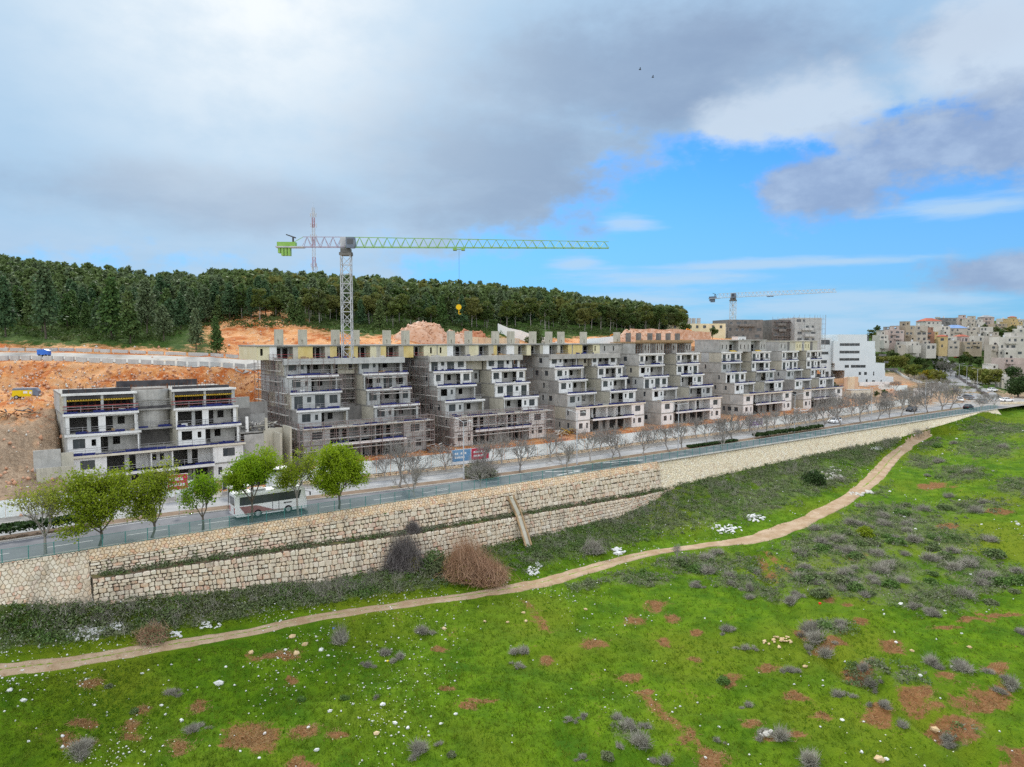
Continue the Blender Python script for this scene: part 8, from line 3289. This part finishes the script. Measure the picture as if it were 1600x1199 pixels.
m_b1 = mottled('beige_a', (.40, .355, .30), (.49, .44, .38), .25, streak=.2)
m_b2 = mottled('beige_b', (.47, .44, .395), (.56, .53, .48), .25, streak=.2)
m_b3 = mottled('beige_c', (.33, .27, .20), (.42, .35, .265), .25, streak=.2)
m_b4 = mottled('pinkish', (.40, .32, .29), (.49, .40, .36), .25, streak=.2)
m_b5 = mottled('brick_brown', (.30, .16, .11), (.38, .22, .16), .4)
m_b6 = mottled('ochre', (.47, .34, .16), (.55, .42, .22), .3, streak=.2)
m_b7 = mottled('dark_shell', (.17, .165, .16), (.24, .235, .23), .4)
HOUSES = [(1381, 539, 402, 16, 15, m_b2, None, 'pale beige house at the left end of the hill town'),
          (1400, 538, 405, 23, 22, m_b4, None, 'pinkish beige three-storey block, second from the left end of the hill town'),
          (1421, 534, 408, 18, 25, m_b3, None, 'tan stone block with bright windows between pinkish and grey-beige blocks'),
          (1440, 534, 412, 17, 25, m_b1, None, 'grey-beige block with rooftop tanks right of the tan stone block'),
          (1453, 532, 424, 13, 14, m_b5, None, 'reddish brown brick house in the hill town'),
          (1459, 515, 500, 26, 13, m_b2, 'roof_red', 'white house with red hipped roof at the top of the town'),
          (1485, 511, 505, 22, 14, m_b7, None, 'dark grey unfinished block at the top of the town'),
          (1473, 524, 470, 22, 14, m_b2, None, 'white house under the red-roofed house'),
          (1497, 527, 474, 26, 14, m_b1, 'roof_blue', 'beige house with blue roof in the middle of the town'),
          (1520, 524, 490, 20, 12, m_b1, None, 'beige low house right of the blue-roofed house'),
          (1541, 527, 490, 22, 16, m_b2, None, 'light stone house above the road cutting of the town'),
          (1517, 511, 540, 14, 12, m_b1, None, 'small beige house on the skyline right of the dark unfinished block'),
          (1545, 509, 560, 17, 13, m_b4, 'roof_grey', 'pinkish house with grey hipped roof on the skyline'),
          (1563, 516, 540, 20, 10, m_b3, None, 'brown house below the skyline with trees round it'),
          (1583, 503, 600, 10, 7, m_b6, 'roof_red', 'ochre tower house with red roof on the skyline at the right'),
          (1588, 514, 560, 26, 11, m_b6, None, 'wide ochre house below the red-roofed tower house'),
          (1599, 528, 500, 16, 14, m_b2, None, 'light house at the right edge of the view below the skyline'),
          (1461, 534, 430, 13, 9, m_b6, None, 'low yellow house right of the brick house'),
          (1474, 546, 415, 12, 20, m_b6, 'roof_red', 'narrow ochre house with terracotta roof low in the town'),
          (1490, 547, 425, 20, 15, m_b1, None, 'beige house right of the narrow ochre house'),
          (1508, 537, 450, 16, 11, m_b4, 'roof_red', 'pinkish house with red roof in the middle of the town'),
          (1521, 547, 440, 24, 13, m_b3, None, 'tan house low on the right side of the town by the road'),
          (1426, 546, 395, 27, 12, m_b2, None, 'wide whitish house in front of the tan stone block'),
          (1455, 549, 398, 20, 12, m_b2, None, 'white terrace house low in the town with arches'),
          (1532, 513, 545, 16, 9, m_b2, None, 'low white house on the skyline between beige and pinkish ones'),
          (1500, 516, 520, 14, 8, m_b1, None, 'low beige house right under the dark unfinished block'),
          (1556, 537, 440, 16, 12, m_b1, None, 'beige house above the big apartment block on the right'),
          (1555, 557, 372, 15, 18, m_b1, None, 'lower left wing of the big beige apartment block on the right'),
          (1582, 557, 370, 40, 30, m_b2, None, 'big beige apartment block on the right with rows of windows'),
          (1586, 577, 345, 36, 17, m_b4, None, 'pinkish stone house in front of the big apartment block'),
          (1553, 587, 330, 30, 9, m_b2, None, 'low white flat house among the olive trees at the right'),
          (1569, 600, 312, 15, 11, m_b2, None, 'small white house beside the big dark tree'),
          (1383, 521, 520, 18, 5, m_b7, None, 'low dark house alone on the ridge left of the town'),
          (1570, 505, 620, 12, 7, m_b2, None, 'small white house on the skyline left of the red-roofed tower house'),
          (1594, 507, 620, 12, 8, m_b1, None, 'beige house on the skyline at the right edge'),
          (1447, 541, 404, 12, 9, m_b1, None, 'small beige house under the grey-beige block'),
          (1531, 536, 455, 18, 11, m_b2, None, 'light house right of the pinkish red-roofed house'),
          (1487, 536, 448, 18, 10, m_b2, None, 'whitish house left of the pinkish red-roofed house'),
          (1505, 503, 580, 14, 6, m_b4, None, 'low pinkish house on the skyline in the middle'),
          (1409, 546, 392, 12, 7, m_b1, None, 'low beige house among trees at the foot of the pinkish block'),
          (1578, 541, 420, 20, 10, m_b3, None, 'tan house peeping over the big apartment block')]
for i, (px, py, Y, wp, hp, mt, rf, lb) in enumerate(HOUSES):
    house(lb, px, py, Y, wp, hp, mt, rf, random.Random(i).uniform(-.25, .35), seed=900 + i)
for k in range(26):
    px, Y = rt.uniform(1452, 1615), rt.uniform(470, 640)
    q = hxY(px, Y)
    py = 530 - (q.z - CAM_H) * 1110 / Y
    house('small pale house packed among others high on the town slope', px, py, Y, rt.uniform(9, 14), rt.uniform(6, 10), rt.choice([m_b1, m_b2, m_b4, m_b2]), None, rt.uniform(-.5, .5), seed=990 + k, group='small houses high on the town slope')
house('unfinished grey concrete block with terraces of scaffolding under the distant crane', 1164, 541, 285, 57, 41, M['concrete_dark'], None, .1, 16, 4, 'unfinished blocks on the skyline', 'concrete_block', False, 31)
house('low grey concrete shell left of the unfinished block under the distant crane', 1117, 541, 282, 36, 30, M['concrete'], None, .1, 14, 3, 'unfinished blocks on the skyline', 'concrete_block', False, 32)
bb = house('light grey apartment block on the skyline with scaffolding round its right side', 1262, 545, 290, 44, 48, M['plaster_grey'], None, .1, 14, 5, 'unfinished blocks on the skyline', 'concrete_block', False, 33)
b8 = house('darker scaffolded wing at the left of the light grey skyline block', 1224, 545, 293, 34, 45, M['concrete_dark'], None, .1, 14, 5, 'unfinished blocks on the skyline', 'concrete_block', False, 34)
yb_ = house('pale yellow terrace block with seven grey shafts on its roof, beside the last forest trees', 1092, 527, 272, 84, 21, M['pale_yellow'], None, .05, 12, 2, 'unfinished blocks on the skyline', 'concrete_block', False, 35)
for k, px in enumerate((1056, 1062, 1069, 1075, 1082, 1089, 1097)):
    q = MB()
    x = (px - 1092) * 272 / 1110
    q.box(x - .6, x + .6, 4, 5.2, 21 * 272 / 1110 - .5, 21 * 272 / 1110 + 2.2)
    link('stair_shaft', q.mesh('stair_shaft', M['concrete']), yb_)
for obj_, w_, h_, lb in ((bb, 44 * 290 / 1110, 48 * 290 / 1110, 'thin scaffolding round the light grey skyline block'), (b8, 34 * 293 / 1110, 45 * 293 / 1110, 'scaffolding over the darker wing of the skyline block')):
    t = thing('scaffolding', lb, 'scaffolding', tuple(obj_.location), obj_.rotation_euler[2], 'scaffolding on the skyline blocks')
    fr = MB()
    for z in np.arange(0, h_ + 1, 2.0):
        fr.box(-w_ / 2 - 1, w_ / 2 + 1, -1.2, -1.1, z, z + .08)
        fr.box(w_ / 2 + 1, w_ / 2 + 1.1, -1.1, 10, z, z + .08)
    for x in np.arange(-w_ / 2 - 1, w_ / 2 + 1.2, 2.2):
        fr.box(x, x + .07, -1.3, -1.23, 0, h_ + 1.2)
    for y in np.arange(-1, 10, 2.2):
        fr.box(w_ / 2 + 1.13, w_ / 2 + 1.2, y, y + .07, 0, h_ + 1.2)
    link('tube_frame', fr.mesh('tube_frame', M['scaff' if obj_ is b8 else 'rail']), t)
    if obj_ is b8:
        for z in np.arange(2, h_, 3.0):
            q = MB()
            q.box(-w_ / 2, w_ / 2, -1.08, -.2, z, z + .08)
            link('deck', q.mesh('deck', M['scaff']), t)

# ------------------------------------------------------------------ trees of the town and the side street
tv = []
for k in range(4):
    v, q = broad_mesh(700 + k, 6, 2.6, 800, .48, .22)
    mt = ['broad', 'olive_tree', 'yellow_leaf', 'broad_dark'][k]
    tv.append(tree_proto('town_tree', 't', 'tree', npmesh('crown', v, q, M[mt]), trunk_mesh(710 + k, 6, .16, None, .06, 4).mesh('trunk', M['bark'])))
TT_ = [(1416, 549, 385, 0, 1.3), (1402, 541, 395, 3, 1.0), (1392, 548, 390, 3, 1.2), (1378, 545, 395, 3, .9), (1374, 556, 372, 0, 1.2), (1385, 560, 366, 1, 1.2), (1397, 566, 360, 1, 1.25), (1408, 560, 366, 1, 1.3), (1420, 572, 352, 1, 1.0), (1430, 575, 348, 1, 1.15),
       (1448, 588, 330, 2, 1.1), (1458, 592, 326, 2, 1.15), (1466, 597, 318, 1, 1.15), (1472, 600, 314, 1, .9), (1478, 604, 308, 3, .6), (1500, 575, 365, 0, 1.1), (1512, 576, 362, 1, 1.0), (1524, 588, 335, 1, 1.25), (1535, 594, 322, 1, 1.3), (1545, 600, 312, 1, 1.3), (1556, 603, 306, 1, 1.2), (1518, 570, 378, 3, 1.0),
       (1470, 553, 404, 3, 1.2), (1478, 556, 400, 3, 1.3), (1490, 551, 418, 3, 1.0), (1435, 551, 396, 3, 1.0), (1445, 553, 392, 3, .8), (1505, 551, 425, 3, 1.2), (1512, 548, 432, 0, 1.1), (1540, 535, 465, 3, 1.6), (1548, 530, 475, 3, 1.5), (1530, 556, 408, 3, 1.0), (1545, 551, 415, 3, 1.1), (1515, 510, 548, 3, 1.6), (1555, 518, 520, 3, 1.4),
       (1565, 528, 490, 3, 1.7), (1575, 523, 510, 0, 1.5), (1590, 522, 530, 3, 1.3), (1555, 572, 350, 3, 1.2), (1562, 576, 345, 3, 1.0), (1573, 590, 330, 3, .9), (1538, 512, 560, 3, 1.0), (1478, 517, 520, 3, .9), (1462, 540, 425, 3, .9), (1362, 530, 520, 0, 1.5), (1372, 532, 510, 0, 1.6)]
for i, (px, py, Y, k, sc) in enumerate(TT_):
    q = atY(px, py, Y)
    kind = ['green', 'olive green', 'yellowish', 'dark green'][k]
    tv[k].put((q[0], q[1], min(q[2], hz(q[0], q[1], q[2]) + .2)), rt.uniform(0, 6.28), (sc * 1.1, sc * 1.1, sc), f'{kind} tree among the houses and verges of the hill town', f'{kind} trees in the hill town')
q = hxY(1592, 268)
v, f_ = broad_mesh(760, 11, 6.2, 5200, .5, .12)
single('large_tree', 'big very dark evergreen tree at the junction by the right edge', 'tree', tuple(q), [('trunk', trunk_mesh(761, 9, .4, None).mesh('trunk', M['bark'])), ('crown', npmesh('crown', v, f_, M['hedge']))])
for px, Y, sc, lb in ((1369, 262, .45, 'small round dark shrub at the kiosk'), (1381, 264, .5, 'small palm-like shrub at the sand heap'), (1302, 285, .7, 'green tree before the peach wall'), (1296, 292, .6, 'small tree left of the peach wall'), (1066, 244, .9, 'round green tree at the foot of the pale yellow terrace block'), (1112, 246, .7, 'small round tree below the low grey concrete shell')):
    q = hxY(px, Y)
    tv[3].put(tuple(q), 0.3, sc, lb)
for k in range(95):
    px, Y = rt.uniform(1366, 1625), rt.uniform(375, 600)
    q = hxY(px, Y)
    kk = rt.choice([3, 3, 3, 0])
    sc = rt.uniform(.45, 1.15)
    tv[kk].put((q.x, q.y, q.z - .1), rt.uniform(0, 6.28), (sc, sc, sc * rt.uniform(.8, 1.3)), f"{['green', '', '', 'dark green'][kk]} tree among the houses and verges of the hill town", f"{['green', '', '', 'dark green'][kk]} trees in the hill town")
# birds
for px, py in ((1000, 109), (1020, 121)):
    q = atY(px, py, 120)
    mb = MB()
    mb.sphere((0, 0, 0), .22, .08, .08, 6, 4)
    mb.add([(.08, 0, .03), (-.08, 0, .03), (-.1, .55, .16), (.04, .5, .16)], [(0, 1, 2, 3)])
    mb.add([(.08, 0, .03), (-.08, 0, .03), (-.1, -.55, .16), (.04, -.5, .16)], [(0, 1, 2, 3)])
    tag(link('bird', mb.mesh('bird', M['person_dark']), None, tuple(q)), 'tiny dark bird gliding high in front of the grey cloud', 'bird', 'birds in the sky')
